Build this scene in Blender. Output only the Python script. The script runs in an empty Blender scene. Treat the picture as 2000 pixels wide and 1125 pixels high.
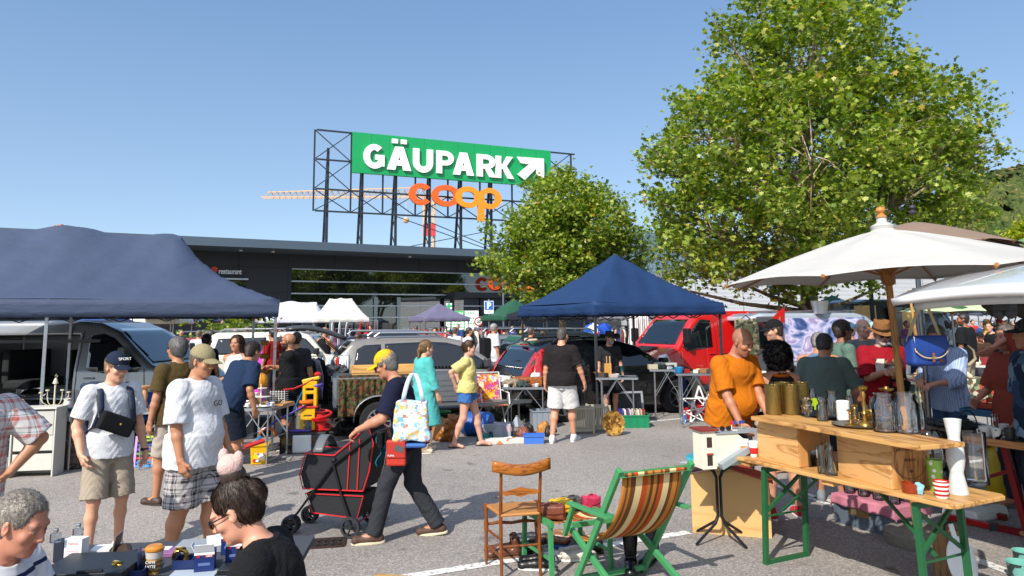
import bpy,math,random
import numpy as np
from mathutils import Vector,Matrix,geometry
random.seed(7);RNG=np.random.default_rng(7)
R=math.radians;C=bpy.context.scene.collection;SC=bpy.context.scene
# ------------------------------------------------------------ camera
F=1400.0;CY=458.0;H=1.85;PITCH=R(7.0);ROLL=R(-0.63)
fw=Vector((0,math.cos(PITCH),math.sin(PITCH)));up0=Vector((0,-math.sin(PITCH),math.cos(PITCH)));x0=Vector((1,0,0))
rt=x0*math.cos(ROLL)+up0*math.sin(ROLL);up=rt.cross(fw)
cam=bpy.data.objects.new('camera',bpy.data.cameras.new('camera'));C.objects.link(cam);SC.camera=cam
cam.matrix_world=Matrix(((rt.x,up.x,-fw.x,0),(rt.y,up.y,-fw.y,0),(rt.z,up.z,-fw.z,H),(0,0,0,1)))
cam.data.sensor_width=36;cam.data.lens=36*F/2000;cam.data.shift_y=-(562.5-CY)/2000
cam.data.clip_start=0.1;cam.data.clip_end=6000
# ------------------------------------------------------------ sky and sun
SUN_EL,SUN_AZ=40.0,29.0 # shadows fall 29 degrees right of straight ahead
w=bpy.data.worlds.new('World');SC.world=w;w.use_nodes=True
nt=w.node_tree;bg=nt.nodes['Background']
sky=nt.nodes.new('ShaderNodeTexSky');sky.sky_type='NISHITA';sky.sun_disc=False
sky.sun_elevation=R(SUN_EL);sky.altitude=400;sky.air_density=0.82;sky.dust_density=0.0;sky.ozone_density=1.6
sdir=Vector((-math.sin(R(SUN_AZ))*math.cos(R(SUN_EL)),-math.cos(R(SUN_AZ))*math.cos(R(SUN_EL)),math.sin(R(SUN_EL))))
sky.sun_rotation=math.atan2(sdir.x,sdir.y)
# physical sky blended with a soft vertical gradient; warm sunward glow added as fill
def nd(t,**k):
 n=nt.nodes.new(t)
 for a,b in k.items():setattr(n,a,b)
 return n
tcw=nd('ShaderNodeTexCoord');sx=nd('ShaderNodeSeparateXYZ');nt.links.new(tcw.outputs['Generated'],sx.inputs[0]);cr=nd('ShaderNodeValToRGB');nt.links.new(sx.outputs[2],cr.inputs[0]);e=cr.color_ramp.elements;e.new(.4)
for i,(p,c)in enumerate(((0,(.27,.37,.47)),(.4,(.128,.235,.40)),(1,(.07,.15,.33)))):e[i].position=p;e[i].color=(*c,1)
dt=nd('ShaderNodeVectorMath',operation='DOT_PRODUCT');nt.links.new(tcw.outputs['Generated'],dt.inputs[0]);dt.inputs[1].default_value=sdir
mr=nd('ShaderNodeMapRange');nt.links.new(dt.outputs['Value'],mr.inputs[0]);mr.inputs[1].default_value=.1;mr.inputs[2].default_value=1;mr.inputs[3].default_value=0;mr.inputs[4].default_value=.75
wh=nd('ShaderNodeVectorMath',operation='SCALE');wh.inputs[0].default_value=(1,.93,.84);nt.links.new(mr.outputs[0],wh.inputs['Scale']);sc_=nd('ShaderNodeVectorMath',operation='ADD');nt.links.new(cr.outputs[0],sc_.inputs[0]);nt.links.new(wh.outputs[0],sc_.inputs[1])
s2_=nd('ShaderNodeVectorMath',operation='SCALE');nt.links.new(sky.outputs[0],s2_.inputs[0]);s2_.inputs['Scale'].default_value=.115
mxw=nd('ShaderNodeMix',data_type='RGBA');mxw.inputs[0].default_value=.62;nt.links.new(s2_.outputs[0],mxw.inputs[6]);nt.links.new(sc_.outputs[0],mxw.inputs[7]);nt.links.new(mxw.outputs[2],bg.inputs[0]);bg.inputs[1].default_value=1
sl=bpy.data.lights.new('sun','SUN');sl.energy=3.5;sl.angle=R(0.55);sl.color=(1.0,0.94,0.85)
so=bpy.data.objects.new('sun',sl);C.objects.link(so);so.rotation_euler=sdir.to_track_quat('Z','Y').to_euler();so.location=(0,0,30)
SC.view_settings.view_transform='Standard';SC.view_settings.look='None';SC.view_settings.exposure=0.78;SC.view_settings.gamma=1
SC.cycles.max_bounces=8;SC.cycles.transparent_max_bounces=24;SC.cycles.caustics_reflective=False;SC.cycles.caustics_refractive=False
# ------------------------------------------------------------ pixel -> world (pixels of the 2000 x 1125 photograph), used to measure where things stand
def ray(px,py):return fw+rt*((px-1000)/F)-up*((py-CY)/F)
def W(px,py,Y=None,z=None):
 d=ray(px,py);t=(Y/d.y)if Y is not None else((z-H)/d.z)
 return Vector((0,0,H))+d*t
def G(px,py):return W(px,py,z=0.0)
def proj(p):
 v=Vector(p)-Vector((0,0,H));d=v.dot(fw);return(1000+F*v.dot(rt)/d,CY-F*v.dot(up)/d)
GA=26.0 # the market's grid is turned 26 degrees
U=Vector((math.cos(R(GA)),math.sin(R(GA)),0));V=Vector((-math.sin(R(GA)),math.cos(R(GA)),0))
# ------------------------------------------------------------ materials
_M={}
def lin(h):
 if isinstance(h,str):
  c=[int(h[i:i+2],16)/255 for i in(0,2,4)];return tuple(x/12.92 if x<.04045 else((x+.055)/1.055)**2.4 for x in c)
 return h
def newmat(name):
 m=bpy.data.materials.new(name);m.use_nodes=True;nt=m.node_tree
 return m,nt,nt.nodes['Principled BSDF']
def N(nt,t,**k):
 n=nt.nodes.new(t)
 for a,b in k.items():setattr(n,a,b)
 return n
def L(nt,a,b):nt.links.new(a,b)
def bumpn(nt,b,h,s,dist=.01):
 bp=N(nt,'ShaderNodeBump');bp.inputs['Strength'].default_value=s;bp.inputs['Distance'].default_value=dist
 L(nt,h,bp.inputs['Height']);L(nt,bp.outputs[0],b.inputs['Normal'])
def mat(col,rough=.6,metal=0,var=.12,scale=6,bump=.0,bs=60,spec=None,trans=0,ior=1.45,coat=0,name=None,sub=0):
 key=(str(col),rough,metal,var,scale,bump,bs,spec,trans,coat,sub)
 if key in _M:return _M[key]
 m,nt,b=newmat(name or 'material');c=lin(col)
 b.inputs['Roughness'].default_value=rough;b.inputs['Metallic'].default_value=metal
 if spec is not None:b.inputs['Specular IOR Level'].default_value=spec
 if trans:b.inputs['Transmission Weight'].default_value=trans;b.inputs['IOR'].default_value=ior
 if coat:b.inputs['Coat Weight'].default_value=coat;b.inputs['Coat Roughness'].default_value=.04
 if sub:b.inputs['Subsurface Weight'].default_value=sub;b.inputs['Subsurface Scale'].default_value=.01;b.inputs['Subsurface Radius'].default_value=(1,.3,.15)
 tc=N(nt,'ShaderNodeTexCoord');no=N(nt,'ShaderNodeTexNoise');no.inputs['Scale'].default_value=scale;no.inputs['Detail'].default_value=5
 L(nt,tc.outputs['Object'],no.inputs['Vector'])
 mx=N(nt,'ShaderNodeMix',data_type='RGBA');mx.inputs[6].default_value=(*[x*(1-var)for x in c],1);mx.inputs[7].default_value=(*[min(1,x*(1+var))for x in c],1)
 L(nt,no.outputs[0],mx.inputs[0]);L(nt,mx.outputs[2],b.inputs['Base Color'])
 if bump:
  n2=N(nt,'ShaderNodeTexNoise');n2.inputs['Scale'].default_value=bs;n2.inputs['Detail'].default_value=3
  L(nt,tc.outputs['Object'],n2.inputs['Vector']);bumpn(nt,b,n2.outputs[0],bump)
 _M[key]=m;return m
def cloth(col,bump=.5,var=.1):return mat(col,.9,0,var,5,bump,90,spec=.2)
def metal(col='b8bcc0',rough=.35):return mat(col,rough,1,.1,20)
def plastic(col,rough=.4):return mat(col,rough,0,.06,8)
def glass(tint='ffffff',rough=0.02,ior=1.3):
 k=('gl',tint,rough)
 if k in _M:return _M[k]
 m,nt,b=newmat('glass');g=N(nt,'ShaderNodeBsdfGlossy');g.inputs['Roughness'].default_value=rough
 t=N(nt,'ShaderNodeBsdfTransparent');t.inputs[0].default_value=(*[x*.975 for x in lin(tint)],1)
 f=N(nt,'ShaderNodeLayerWeight');f.inputs[0].default_value=.25;s=N(nt,'ShaderNodeMixShader')
 ad=N(nt,'ShaderNodeMath',operation='ADD');ad.inputs[1].default_value=.05;L(nt,f.outputs[0],ad.inputs[0]);L(nt,ad.outputs[0],s.inputs[0])
 L(nt,t.outputs[0],s.inputs[1]);L(nt,g.outputs[0],s.inputs[2]);L(nt,s.outputs[0],nt.nodes['Material Output'].inputs[0])
 _M[k]=m;return m
def ramp(nt,stops,interp='LINEAR'):
 r=N(nt,'ShaderNodeValToRGB');e=r.color_ramp.elements;r.color_ramp.interpolation=interp
 while len(e)<len(stops):e.new(.5)
 for i,(p,c)in enumerate(stops):e[i].position=p;e[i].color=(*lin(c),1)
 return r
def wood(col='c08a4c',dark='8a5a2a',axis=0,scale=3.0,rough=.5):
 k=('wd',col,dark,axis,scale,rough)
 if k in _M:return _M[k]
 m,nt,b=newmat('wood');b.inputs['Roughness'].default_value=rough
 tc=N(nt,'ShaderNodeTexCoord');mp=N(nt,'ShaderNodeMapping');s=[scale*5]*3;s[axis]=scale*.45;mp.inputs['Scale'].default_value=s
 L(nt,tc.outputs['Object'],mp.inputs[0]);n=N(nt,'ShaderNodeTexNoise');n.inputs['Detail'].default_value=6;n.inputs['Distortion'].default_value=1.2;n.inputs['Scale'].default_value=1.0
 L(nt,mp.outputs[0],n.inputs['Vector'])
 ms=N(nt,'ShaderNodeMath',operation='MULTIPLY');ms.inputs[1].default_value=9;sn=N(nt,'ShaderNodeMath',operation='PINGPONG');sn.inputs[1].default_value=1
 L(nt,n.outputs[0],ms.inputs[0]);L(nt,ms.outputs[0],sn.inputs[0]);r=ramp(nt,[(0,dark),(.35,col),(1,col)]);L(nt,sn.outputs[0],r.inputs[0])
 L(nt,r.outputs[0],b.inputs['Base Color']);bumpn(nt,b,n.outputs[0],.15);_M[k]=m;return m
def patch(cols,scale=20,rough=.85,kind='voronoi',name='print',dist=.5):
 """several flat colours in blotches (camouflage, printed cloth, clutter)"""
 k=('pt',tuple(cols),scale,rough,kind)
 if k in _M:return _M[k]
 m,nt,b=newmat(name);b.inputs['Roughness'].default_value=rough;b.inputs['Specular IOR Level'].default_value=.25
 tc=N(nt,'ShaderNodeTexCoord')
 dn=N(nt,'ShaderNodeTexNoise');dn.inputs['Scale'].default_value=scale*.8;L(nt,tc.outputs['Object'],dn.inputs['Vector'])
 mv=N(nt,'ShaderNodeMix',data_type='VECTOR');mv.inputs[0].default_value=dist*.12;L(nt,tc.outputs['Object'],mv.inputs[4]);L(nt,dn.outputs['Color'],mv.inputs[5])
 v=N(nt,'ShaderNodeTexVoronoi');v.inputs['Scale'].default_value=scale;L(nt,mv.outputs[1],v.inputs['Vector'])
 sp=N(nt,'ShaderNodeSeparateColor');L(nt,v.outputs['Color'],sp.inputs[0])
 r=ramp(nt,[(i/len(cols),c)for i,c in enumerate(cols)],'CONSTANT');L(nt,sp.outputs[0],r.inputs[0]);L(nt,r.outputs[0],b.inputs['Base Color'])
 _M[k]=m;return m
def stripes(cols,axis=0,period=.1,rough=.85,tilt=0,name='striped'):
 """colour bands across one object axis: cols = [(position 0-1, colour), ...]"""
 k=('st',str(cols),axis,period,rough,tilt)
 if k in _M:return _M[k]
 m,nt,b=newmat(name);b.inputs['Roughness'].default_value=rough;b.inputs['Specular IOR Level'].default_value=.25
 tc=N(nt,'ShaderNodeTexCoord');s=N(nt,'ShaderNodeSeparateXYZ');L(nt,tc.outputs['Object'],s.inputs[0])
 d=N(nt,'ShaderNodeMath',operation='DIVIDE');d.inputs[1].default_value=period
 if tilt:
  t2=N(nt,'ShaderNodeMath',operation='MULTIPLY');t2.inputs[1].default_value=tilt;ad=N(nt,'ShaderNodeMath',operation='ADD')
  L(nt,s.outputs[0],t2.inputs[0]);L(nt,t2.outputs[0],ad.inputs[0]);L(nt,s.outputs[axis],ad.inputs[1]);L(nt,ad.outputs[0],d.inputs[0])
 else:L(nt,s.outputs[axis],d.inputs[0])
 fr=N(nt,'ShaderNodeMath',operation='FRACT');L(nt,d.outputs[0],fr.inputs[0])
 r=ramp(nt,cols,'CONSTANT');L(nt,fr.outputs[0],r.inputs[0]);L(nt,r.outputs[0],b.inputs['Base Color'])
 _M[k]=m;return m
def plaid(base,c1,c2,period=.12,name='plaid'):
 m,nt,b=newmat(name);b.inputs['Roughness'].default_value=.9;b.inputs['Specular IOR Level'].default_value=.2
 tc=N(nt,'ShaderNodeTexCoord');s=N(nt,'ShaderNodeSeparateXYZ');L(nt,tc.outputs['Object'],s.inputs[0]);outs=[]
 xy=N(nt,'ShaderNodeMath',operation='ADD');L(nt,s.outputs[0],xy.inputs[0]);L(nt,s.outputs[1],xy.inputs[1])
 for src,off in((xy.outputs[0],.13),(s.outputs[2],.4)):
  d=N(nt,'ShaderNodeMath',operation='DIVIDE');d.inputs[1].default_value=period;L(nt,src,d.inputs[0]);a=N(nt,'ShaderNodeMath',operation='ADD');a.inputs[1].default_value=off;L(nt,d.outputs[0],a.inputs[0])
  fr=N(nt,'ShaderNodeMath',operation='FRACT');L(nt,a.outputs[0],fr.inputs[0])
  r=ramp(nt,[(0,base),(.3,c1),(.5,base),(.56,c2),(.62,base),(.8,c2),(.86,c1),(.92,base)],'CONSTANT');L(nt,fr.outputs[0],r.inputs[0]);outs.append(r.outputs[0])
 mx=N(nt,'ShaderNodeMix',data_type='RGBA');mx.inputs[0].default_value=.5;L(nt,outs[0],mx.inputs[6]);L(nt,outs[1],mx.inputs[7]);L(nt,mx.outputs[2],b.inputs['Base Color'])
 return m
# ------------------------------------------------------------ objects
def tag(o,label=None,cat=None,group=None,kind=None):
 if label:o['label']=label
 if cat:o['category']=cat
 if group:o['group']=group
 if kind:o['kind']=kind
 return o
def empty(name,label,cat,loc,rz=0,group=None,tilt=(0,0)):
 o=bpy.data.objects.new(name,None);C.objects.link(o);o.location=loc;o.rotation_euler=(tilt[0],tilt[1],R(rz));o.empty_display_size=.1
 return tag(o,label,cat,group)
def link(name,me,m=None,parent=None,smooth=True):
 o=bpy.data.objects.new(name,me);C.objects.link(o)
 if m is not None:
  for x in(m if isinstance(m,(list,tuple))else[m]):me.materials.append(x)
 if parent:o.parent=parent
 if smooth:me.polygons.foreach_set('use_smooth',np.ones(len(me.polygons),bool))
 return o
def fastmesh(name,vs,faces):
 """faces: (n,k) int array"""
 vs=np.asarray(vs,np.float32);faces=np.asarray(faces,np.int32);k=faces.shape[1]
 me=bpy.data.meshes.new(name);me.vertices.add(len(vs));me.vertices.foreach_set('co',vs.ravel())
 me.loops.add(faces.size);me.loops.foreach_set('vertex_index',faces.ravel())
 me.polygons.add(len(faces));me.polygons.foreach_set('loop_start',np.arange(0,faces.size,k,dtype=np.int32));me.polygons.foreach_set('loop_total',np.full(len(faces),k,np.int32))
 me.update(calc_edges=True);return me
def rotm(rx=0,ry=0,rz=0):return Matrix.Rotation(R(rz),3,'Z')@Matrix.Rotation(R(ry),3,'Y')@Matrix.Rotation(R(rx),3,'X')
class MB:
 def __init__(s):s.v=[];s.f=[];s.mi=[];s.cur=0
 def add(s,vs,fs):
  n=len(s.v);s.v+=[tuple(v)for v in vs];s.f+=[tuple(i+n for i in f)for f in fs];s.mi+=[s.cur]*len(fs);return s
 def m(s,i):s.cur=i;return s
 def box(s,c,d,r=(0,0,0),taper=1.0):
  M_=rotm(*r);c=Vector(c);vs=[]
  for z in(-.5,.5):
   k=taper if z>0 else 1
   for x,y in((-.5,-.5),(.5,-.5),(.5,.5),(-.5,.5)):vs.append(c+M_@Vector((x*d[0]*k,y*d[1]*k,z*d[2])))
  return s.add(vs,[(3,2,1,0),(4,5,6,7),(0,1,5,4),(1,2,6,5),(2,3,7,6),(3,0,4,7)])
 def bar(s,a,b,w=.02,h=None):
  """rectangular bar from a to b"""
  h=h or w;a=Vector(a);b=Vector(b);d=(b-a).normalized();up_=Vector((0,0,1))if abs(d.z)<.95 else Vector((0,1,0))
  x=d.cross(up_).normalized();y=x.cross(d);vs=[]
  for p in(a,b):
   for i,j in((-.5,-.5),(.5,-.5),(.5,.5),(-.5,.5)):vs.append(p+x*i*w+y*j*h)
  return s.add(vs,[(3,2,1,0),(4,5,6,7),(0,1,5,4),(1,2,6,5),(2,3,7,6),(3,0,4,7)])
 def tube(s,pts,r=.01,n=8,cap=True):
  pts=[Vector(p)for p in pts];rs=r if isinstance(r,(list,tuple))else[r]*len(pts);vs=[];fs=[]
  d0=(pts[1]-pts[0]).normalized();x=d0.cross(Vector((0,0,1)));
  if x.length<.1:x=d0.cross(Vector((0,1,0)))
  x.normalize()
  for i,p in enumerate(pts):
   d=(pts[min(i+1,len(pts)-1)]-pts[max(i-1,0)]).normalized();x=(x-d*x.dot(d)).normalized();y=d.cross(x)
   for k in range(n):a=2*math.pi*k/n;vs.append(p+(x*math.cos(a)+y*math.sin(a))*rs[i])
  for i in range(len(pts)-1):
   for k in range(n):fs.append((i*n+k,i*n+(k+1)%n,(i+1)*n+(k+1)%n,(i+1)*n+k))
  if cap:fs+=[tuple(range(n))[::-1],tuple((len(pts)-1)*n+k for k in range(n))]
  return s.add(vs,fs)
 def lathe(s,prof,c=(0,0,0),n=24,sq=1.0,rot=None,close=False):
  """prof = [(r, z), ...] round the z axis"""
  c=Vector(c);vs=[];fs=[];M_=rot or Matrix.Identity(3)
  for r_,z in prof:
   for k in range(n):a=2*math.pi*k/n;vs.append(c+M_@Vector((r_*math.cos(a),r_*math.sin(a)*sq,z)))
  for i in range(len(prof)-1):
   for k in range(n):fs.append((i*n+k,i*n+(k+1)%n,(i+1)*n+(k+1)%n,(i+1)*n+k))
  if prof[0][0]>1e-4 and close!=2:fs.append(tuple(range(n))[::-1])
  if prof[-1][0]>1e-4 and not close:fs.append(tuple((len(prof)-1)*n+k for k in range(n)))
  return s.add(vs,fs)
 def ball(s,c,r,n=12):
  r=r if isinstance(r,(tuple,list))else(r,r,r);vs=[];fs=[]
  for i in range(n//2+1):
   t=math.pi*i/(n//2)
   for k in range(n):a=2*math.pi*k/n;vs.append((c[0]+r[0]*math.sin(t)*math.cos(a),c[1]+r[1]*math.sin(t)*math.sin(a),c[2]-r[2]*math.cos(t)))
  for i in range(n//2):
   for k in range(n):fs.append((i*n+k,i*n+(k+1)%n,(i+1)*n+(k+1)%n,(i+1)*n+k))
  return s.add(vs,fs)
 def prism(s,poly,a,b,axis=1):
  """2D polygon extruded along an axis from a to b (axis 1: poly is x,z; axis 0: y,z; axis 2: x,y)"""
  f={0:lambda p,t:(t,p[0],p[1]),1:lambda p,t:(p[0],t,p[1]),2:lambda p,t:(p[0],p[1],t)}[axis];n=len(poly)
  vs=[f(p,a)for p in poly]+[f(p,b)for p in poly];tr=geometry.tessellate_polygon([[Vector((*p,0))for p in poly]])
  fs=[(i,(i+1)%n,n+(i+1)%n,n+i)for i in range(n)]+[tuple(t)[::-1]for t in tr]+[tuple(i+n for i in t)for t in tr]
  return s.add(vs,fs)
 def grid(s,fn,nu,nv,th=0):
  """fn(u,v)->point on 0..1; optional thickness along the face normals is left to solidify"""
  vs=[fn(i/nu,j/nv)for j in range(nv+1)for i in range(nu+1)]
  return s.add(vs,[(j*(nu+1)+i,j*(nu+1)+i+1,(j+1)*(nu+1)+i+1,(j+1)*(nu+1)+i)for j in range(nv)for i in range(nu)])
 def xf(s,M4):
  s.v=[tuple(M4@Vector(v))for v in s.v];return s
 def build(s,name,m,parent=None,loc=None,rz=0,smooth=False,bev=0,solid=0,label=None,cat=None,group=None,kind=None,sub=0):
  me=bpy.data.meshes.new(name);me.from_pydata([tuple(v)for v in s.v],[],s.f)
  o=link(name,me,m,parent,smooth)
  if isinstance(m,(list,tuple)):me.polygons.foreach_set('material_index',s.mi)
  me.update()
  import bmesh
  bm=bmesh.new();bm.from_mesh(me);bmesh.ops.recalc_face_normals(bm,faces=bm.faces);bm.to_mesh(me);bm.free()
  if loc is not None:o.location=loc
  if rz:o.rotation_euler=(0,0,R(rz))
  if solid:q=o.modifiers.new('s','SOLIDIFY');q.thickness=solid;q.offset=0
  if sub:q=o.modifiers.new('u','SUBSURF');q.levels=sub;q.render_levels=sub
  if bev:q=o.modifiers.new('b','BEVEL');q.width=bev;q.segments=2;q.limit_method='ANGLE';q.angle_limit=R(40)
  if smooth and not sub:
   try:me.set_sharp_from_angle(angle=R(40))
   except Exception:pass
  tag(o,label,cat,group,kind);return o
def children(o):return[c for c in bpy.data.objects if c.parent is o]
_kids={}
def copy_thing(o,loc,rz=None,label=None,group=None,scale=None):
 def kids(x):
  if x.name not in _kids:_kids[x.name]=[c for c in C.objects if c.parent is x]
  return _kids[x.name]
 c=o.copy();C.objects.link(c);c.location=loc
 if rz is not None:c.rotation_euler=(c.rotation_euler[0],c.rotation_euler[1],R(rz))
 if label:c['label']=label
 if group:c['group']=group
 if scale:c.scale=(scale,)*3 if not isinstance(scale,tuple)else scale
 for k in kids(o):
  d=k.copy();C.objects.link(d);d.parent=c
  for q in kids(k):e=q.copy();C.objects.link(e);e.parent=d
 return c
def text(s,size,m,parent,loc,rx=90,rz=0,name='lettering',ext=.01,offset=0,align='CENTER',squash=1.0,shear=0,label=None):
 cu=bpy.data.curves.new(name,'FONT');cu.body=s;cu.size=size;cu.extrude=ext;cu.offset=offset;cu.align_x=align;cu.shear=shear
 t=bpy.data.objects.new('t',cu);C.objects.link(t);dg=bpy.context.evaluated_depsgraph_get();dg.update()
 me=bpy.data.meshes.new_from_object(t.evaluated_get(dg));bpy.data.objects.remove(t)
 me.transform(Matrix.Diagonal((squash,1,1,1)));me.materials.clear();o=link(name,me,m,parent,False)
 o.location=loc;o.rotation_euler=(R(rx),0,R(rz))
 if label:o['label']=label
 return o
# ------------------------------------------------------------ signed-distance modelling: smooth bodies, clothes and car shells
class S:
 def __init__(s,k=.02):s.p=[];s.k=k;s.post=None
 def u(s,f,c,r,k=None):s.p.append((f,np.array(c,np.float32),r,s.k if k is None else k,'u'));return s
 def sub(s,f,c,r,k=.005):s.p.append((f,np.array(c,np.float32),r,k,'s'));return s
 def cut(s,f,k=.003):s.p.append((f,None,None,k,'i'));return s
 def cone(s,a,b,ra,rb,k=None,cutp=None,cutd=None,flat=None):
  a=np.array(a,np.float32);b=np.array(b,np.float32)
  def f(P):
   ba=b-a;l2=float(ba@ba)+1e-12;pa=P-a;t=np.clip(pa@ba/l2,0,1)[:,None]
   q=pa-ba*t
   if flat is not None:q=q+np.outer(q@flat[0],flat[0])*flat[1]
   d=np.sqrt((q*q).sum(1))-(ra+(rb-ra)*t[:,0])
   if cutp is not None:d=np.maximum(d,(P-cutp)@cutd)
   return d
  return s.u(f,(a+b)/2,float(np.linalg.norm(a-b))/2+max(ra,rb),k)
 def ell(s,c,r,M_=None,k=None,op='u'):
  c=np.array(c,np.float32);r=np.array(r,np.float32)
  def f(P):
   q=P-c
   if M_ is not None:q=q@M_
   k0=np.sqrt(((q/r)**2).sum(1));k1=np.sqrt(((q/(r*r))**2).sum(1))+1e-9;return k0*(k0-1)/k1
  return(s.u if op=='u' else s.sub)(f,c,float(r.max()),k if k is not None else(s.k if op=='u' else .005))
 def ev(s,P,bc=None,br=0):
  nb=P.shape[0];D=np.full(P.shape[:2],9.0,np.float32)
  for f,c,r,k,op in s.p:
   if op=='i':d=f(P.reshape(-1,3)).reshape(D.shape);h=np.clip(.5+.5*(d-D)/k,0,1);D=D*(1-h)+d*h+k*h*(1-h);continue
   m=slice(None)if bc is None else np.where(((bc-c)**2).sum(1)<(r*1.25+br+k*2+.02)**2)[0]
   if bc is not None and len(m)==0:continue
   d=f(P[m].reshape(-1,3)).reshape(-1,P.shape[1]).astype(np.float32);E=D[m]
   if op=='u':h=np.clip(.5+.5*(E-d)/k,0,1);D[m]=E*(1-h)+d*h-k*h*(1-h)
   else:d=-d;h=np.clip(.5+.5*(d-E)/k,0,1);D[m]=E*(1-h)+d*h+k*h*(1-h)
  if s.post is not None:D=D+s.post(P.reshape(-1,3)).reshape(D.shape)
  return D
 def bounds(s):
  lo=np.min([c-r*1.02-.03 for f,c,r,k,op in s.p if op=='u'],0);hi=np.max([c+r*1.02+.03 for f,c,r,k,op in s.p if op=='u'],0);return lo,hi
 def mesh(s,name,h,lo=None,hi=None,B=8):
  if lo is None:lo,hi=s.bounds()
  lo=np.array(lo,np.float32)-h;nb=np.maximum(1,np.ceil((np.array(hi)-lo+h)/(h*B))).astype(int);n=nb*B
  bi=np.stack(np.meshgrid(*[np.arange(x)for x in nb],indexing='ij'),-1).reshape(-1,3)
  bc=(lo+(bi+.5)*B*h-h/2).astype(np.float32);br=B*h*.87
  dc=s.ev(bc[:,None,:])[:,0]
  act=np.where(np.abs(dc)<br*1.25+h+.02)[0]
  V_=np.empty((nb[0],nb[1],nb[2],B,B,B),np.float32);V_[:]=np.where(dc>0,1,-1).reshape(nb)[...,None,None,None]
  g=np.stack(np.meshgrid(*[np.arange(B)]*3,indexing='ij'),-1).reshape(-1,3)*h
  for i in range(0,len(act),600):
   a=act[i:i+600];P=(lo+bi[a]*B*h)[:,None,:].astype(np.float32)+g[None].astype(np.float32)
   V_[bi[a,0],bi[a,1],bi[a,2]]=s.ev(P,bc[a],br).reshape(-1,B,B,B)
  V_=V_.transpose(0,3,1,4,2,5).reshape(n)
  V_[0]=V_[-1]=1;V_[:,0]=V_[:,-1]=1;V_[:,:,0]=V_[:,:,-1]=1
  ins=V_<0;cn=n-1;tot=int(np.prod(cn));acc=np.zeros((tot,3));cnt=np.zeros(tot);quads=[]
  for ax in range(3):
   sl0=[slice(None)]*3;sl1=[slice(None)]*3;sl0[ax]=slice(0,-1);sl1[ax]=slice(1,None)
   a=ins[tuple(sl0)];b=ins[tuple(sl1)];idx=np.argwhere(a!=b)
   if not len(idx):continue
   i1=idx.copy();i1[:,ax]+=1;va=V_[tuple(idx.T)];vb=V_[tuple(i1.T)];t=va/(va-vb);p=idx.astype(float);p[:,ax]+=t
   o1,o2=[(1,2),(2,0),(0,1)][ax];cells=[]
   for d1,d2 in((0,0),(1,0),(1,1),(0,1)):
    c=idx.copy();c[:,o1]-=d1;c[:,o2]-=d2;fi=(c[:,0]*cn[1]+c[:,1])*cn[2]+c[:,2];cells.append(fi)
    cnt+=np.bincount(fi,minlength=tot)
    for q in range(3):acc[:,q]+=np.bincount(fi,weights=p[:,q],minlength=tot)
   q=np.stack(cells,1);fl=~(a[tuple(idx.T)]);q[fl]=q[fl][:,::-1];quads.append(q[:,::-1])
  q=np.concatenate(quads);used=np.where(cnt>0)[0];mp=np.full(tot,-1);mp[used]=np.arange(len(used))
  vs=lo+acc[used]/cnt[used,None]*h
  return fastmesh(name,vs,mp[q][:,::-1])
# ------------------------------------------------------------ people
def ik(a,t,l1,l2,pole):
 a=np.array(a,float);t=np.array(t,float);d=t-a;L_=np.linalg.norm(d);m=(l1+l2)*.995
 if L_>m:t=a+d/L_*m;d=t-a;L_=m
 u=d/L_;x=(l1*l1-l2*l2+L_*L_)/(2*L_);h=math.sqrt(max(0,l1*l1-x*x));p=np.array(pole,float);p-=u*(p@u);p /= np.linalg.norm(p)+1e-9
 return a+u*x+p*h,t
def nrm(v):v=np.array(v,float);return v/(np.linalg.norm(v)+1e-9)
_skin={}
def skinmat(tone):
 if tone in _skin:return _skin[tone]
 m,nt,b=newmat('skin');at=N(nt,'ShaderNodeAttribute',attribute_name='Col')
 no=N(nt,'ShaderNodeTexNoise');no.inputs['Scale'].default_value=14;no.inputs['Detail'].default_value=4;tc=N(nt,'ShaderNodeTexCoord');L(nt,tc.outputs['Object'],no.inputs['Vector'])
 c=lin(tone);r=N(nt,'ShaderNodeMix',data_type='RGBA');r.inputs[6].default_value=(c[0]*.92,c[1]*.84,c[2]*.82,1);r.inputs[7].default_value=(min(1,c[0]*1.06),c[1]*1.08,c[2]*1.08,1)
 L(nt,no.outputs[0],r.inputs[0]);mx=N(nt,'ShaderNodeMix',data_type='RGBA');L(nt,at.outputs['Alpha'],mx.inputs[0]);L(nt,r.outputs[2],mx.inputs[6]);L(nt,at.outputs['Color'],mx.inputs[7])
 L(nt,mx.outputs[2],b.inputs['Base Color']);b.inputs['Roughness'].default_value=.5
 b.inputs['Subsurface Weight'].default_value=.12;b.inputs['Subsurface Scale'].default_value=.008;b.inputs['Subsurface Radius'].default_value=(1,.3,.15)
 n2=N(nt,'ShaderNodeTexNoise');n2.inputs['Scale'].default_value=220;L(nt,tc.outputs['Object'],n2.inputs['Vector']);bumpn(nt,b,n2.outputs[0],.12,.004)
 _skin[tone]=m;return m
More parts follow.
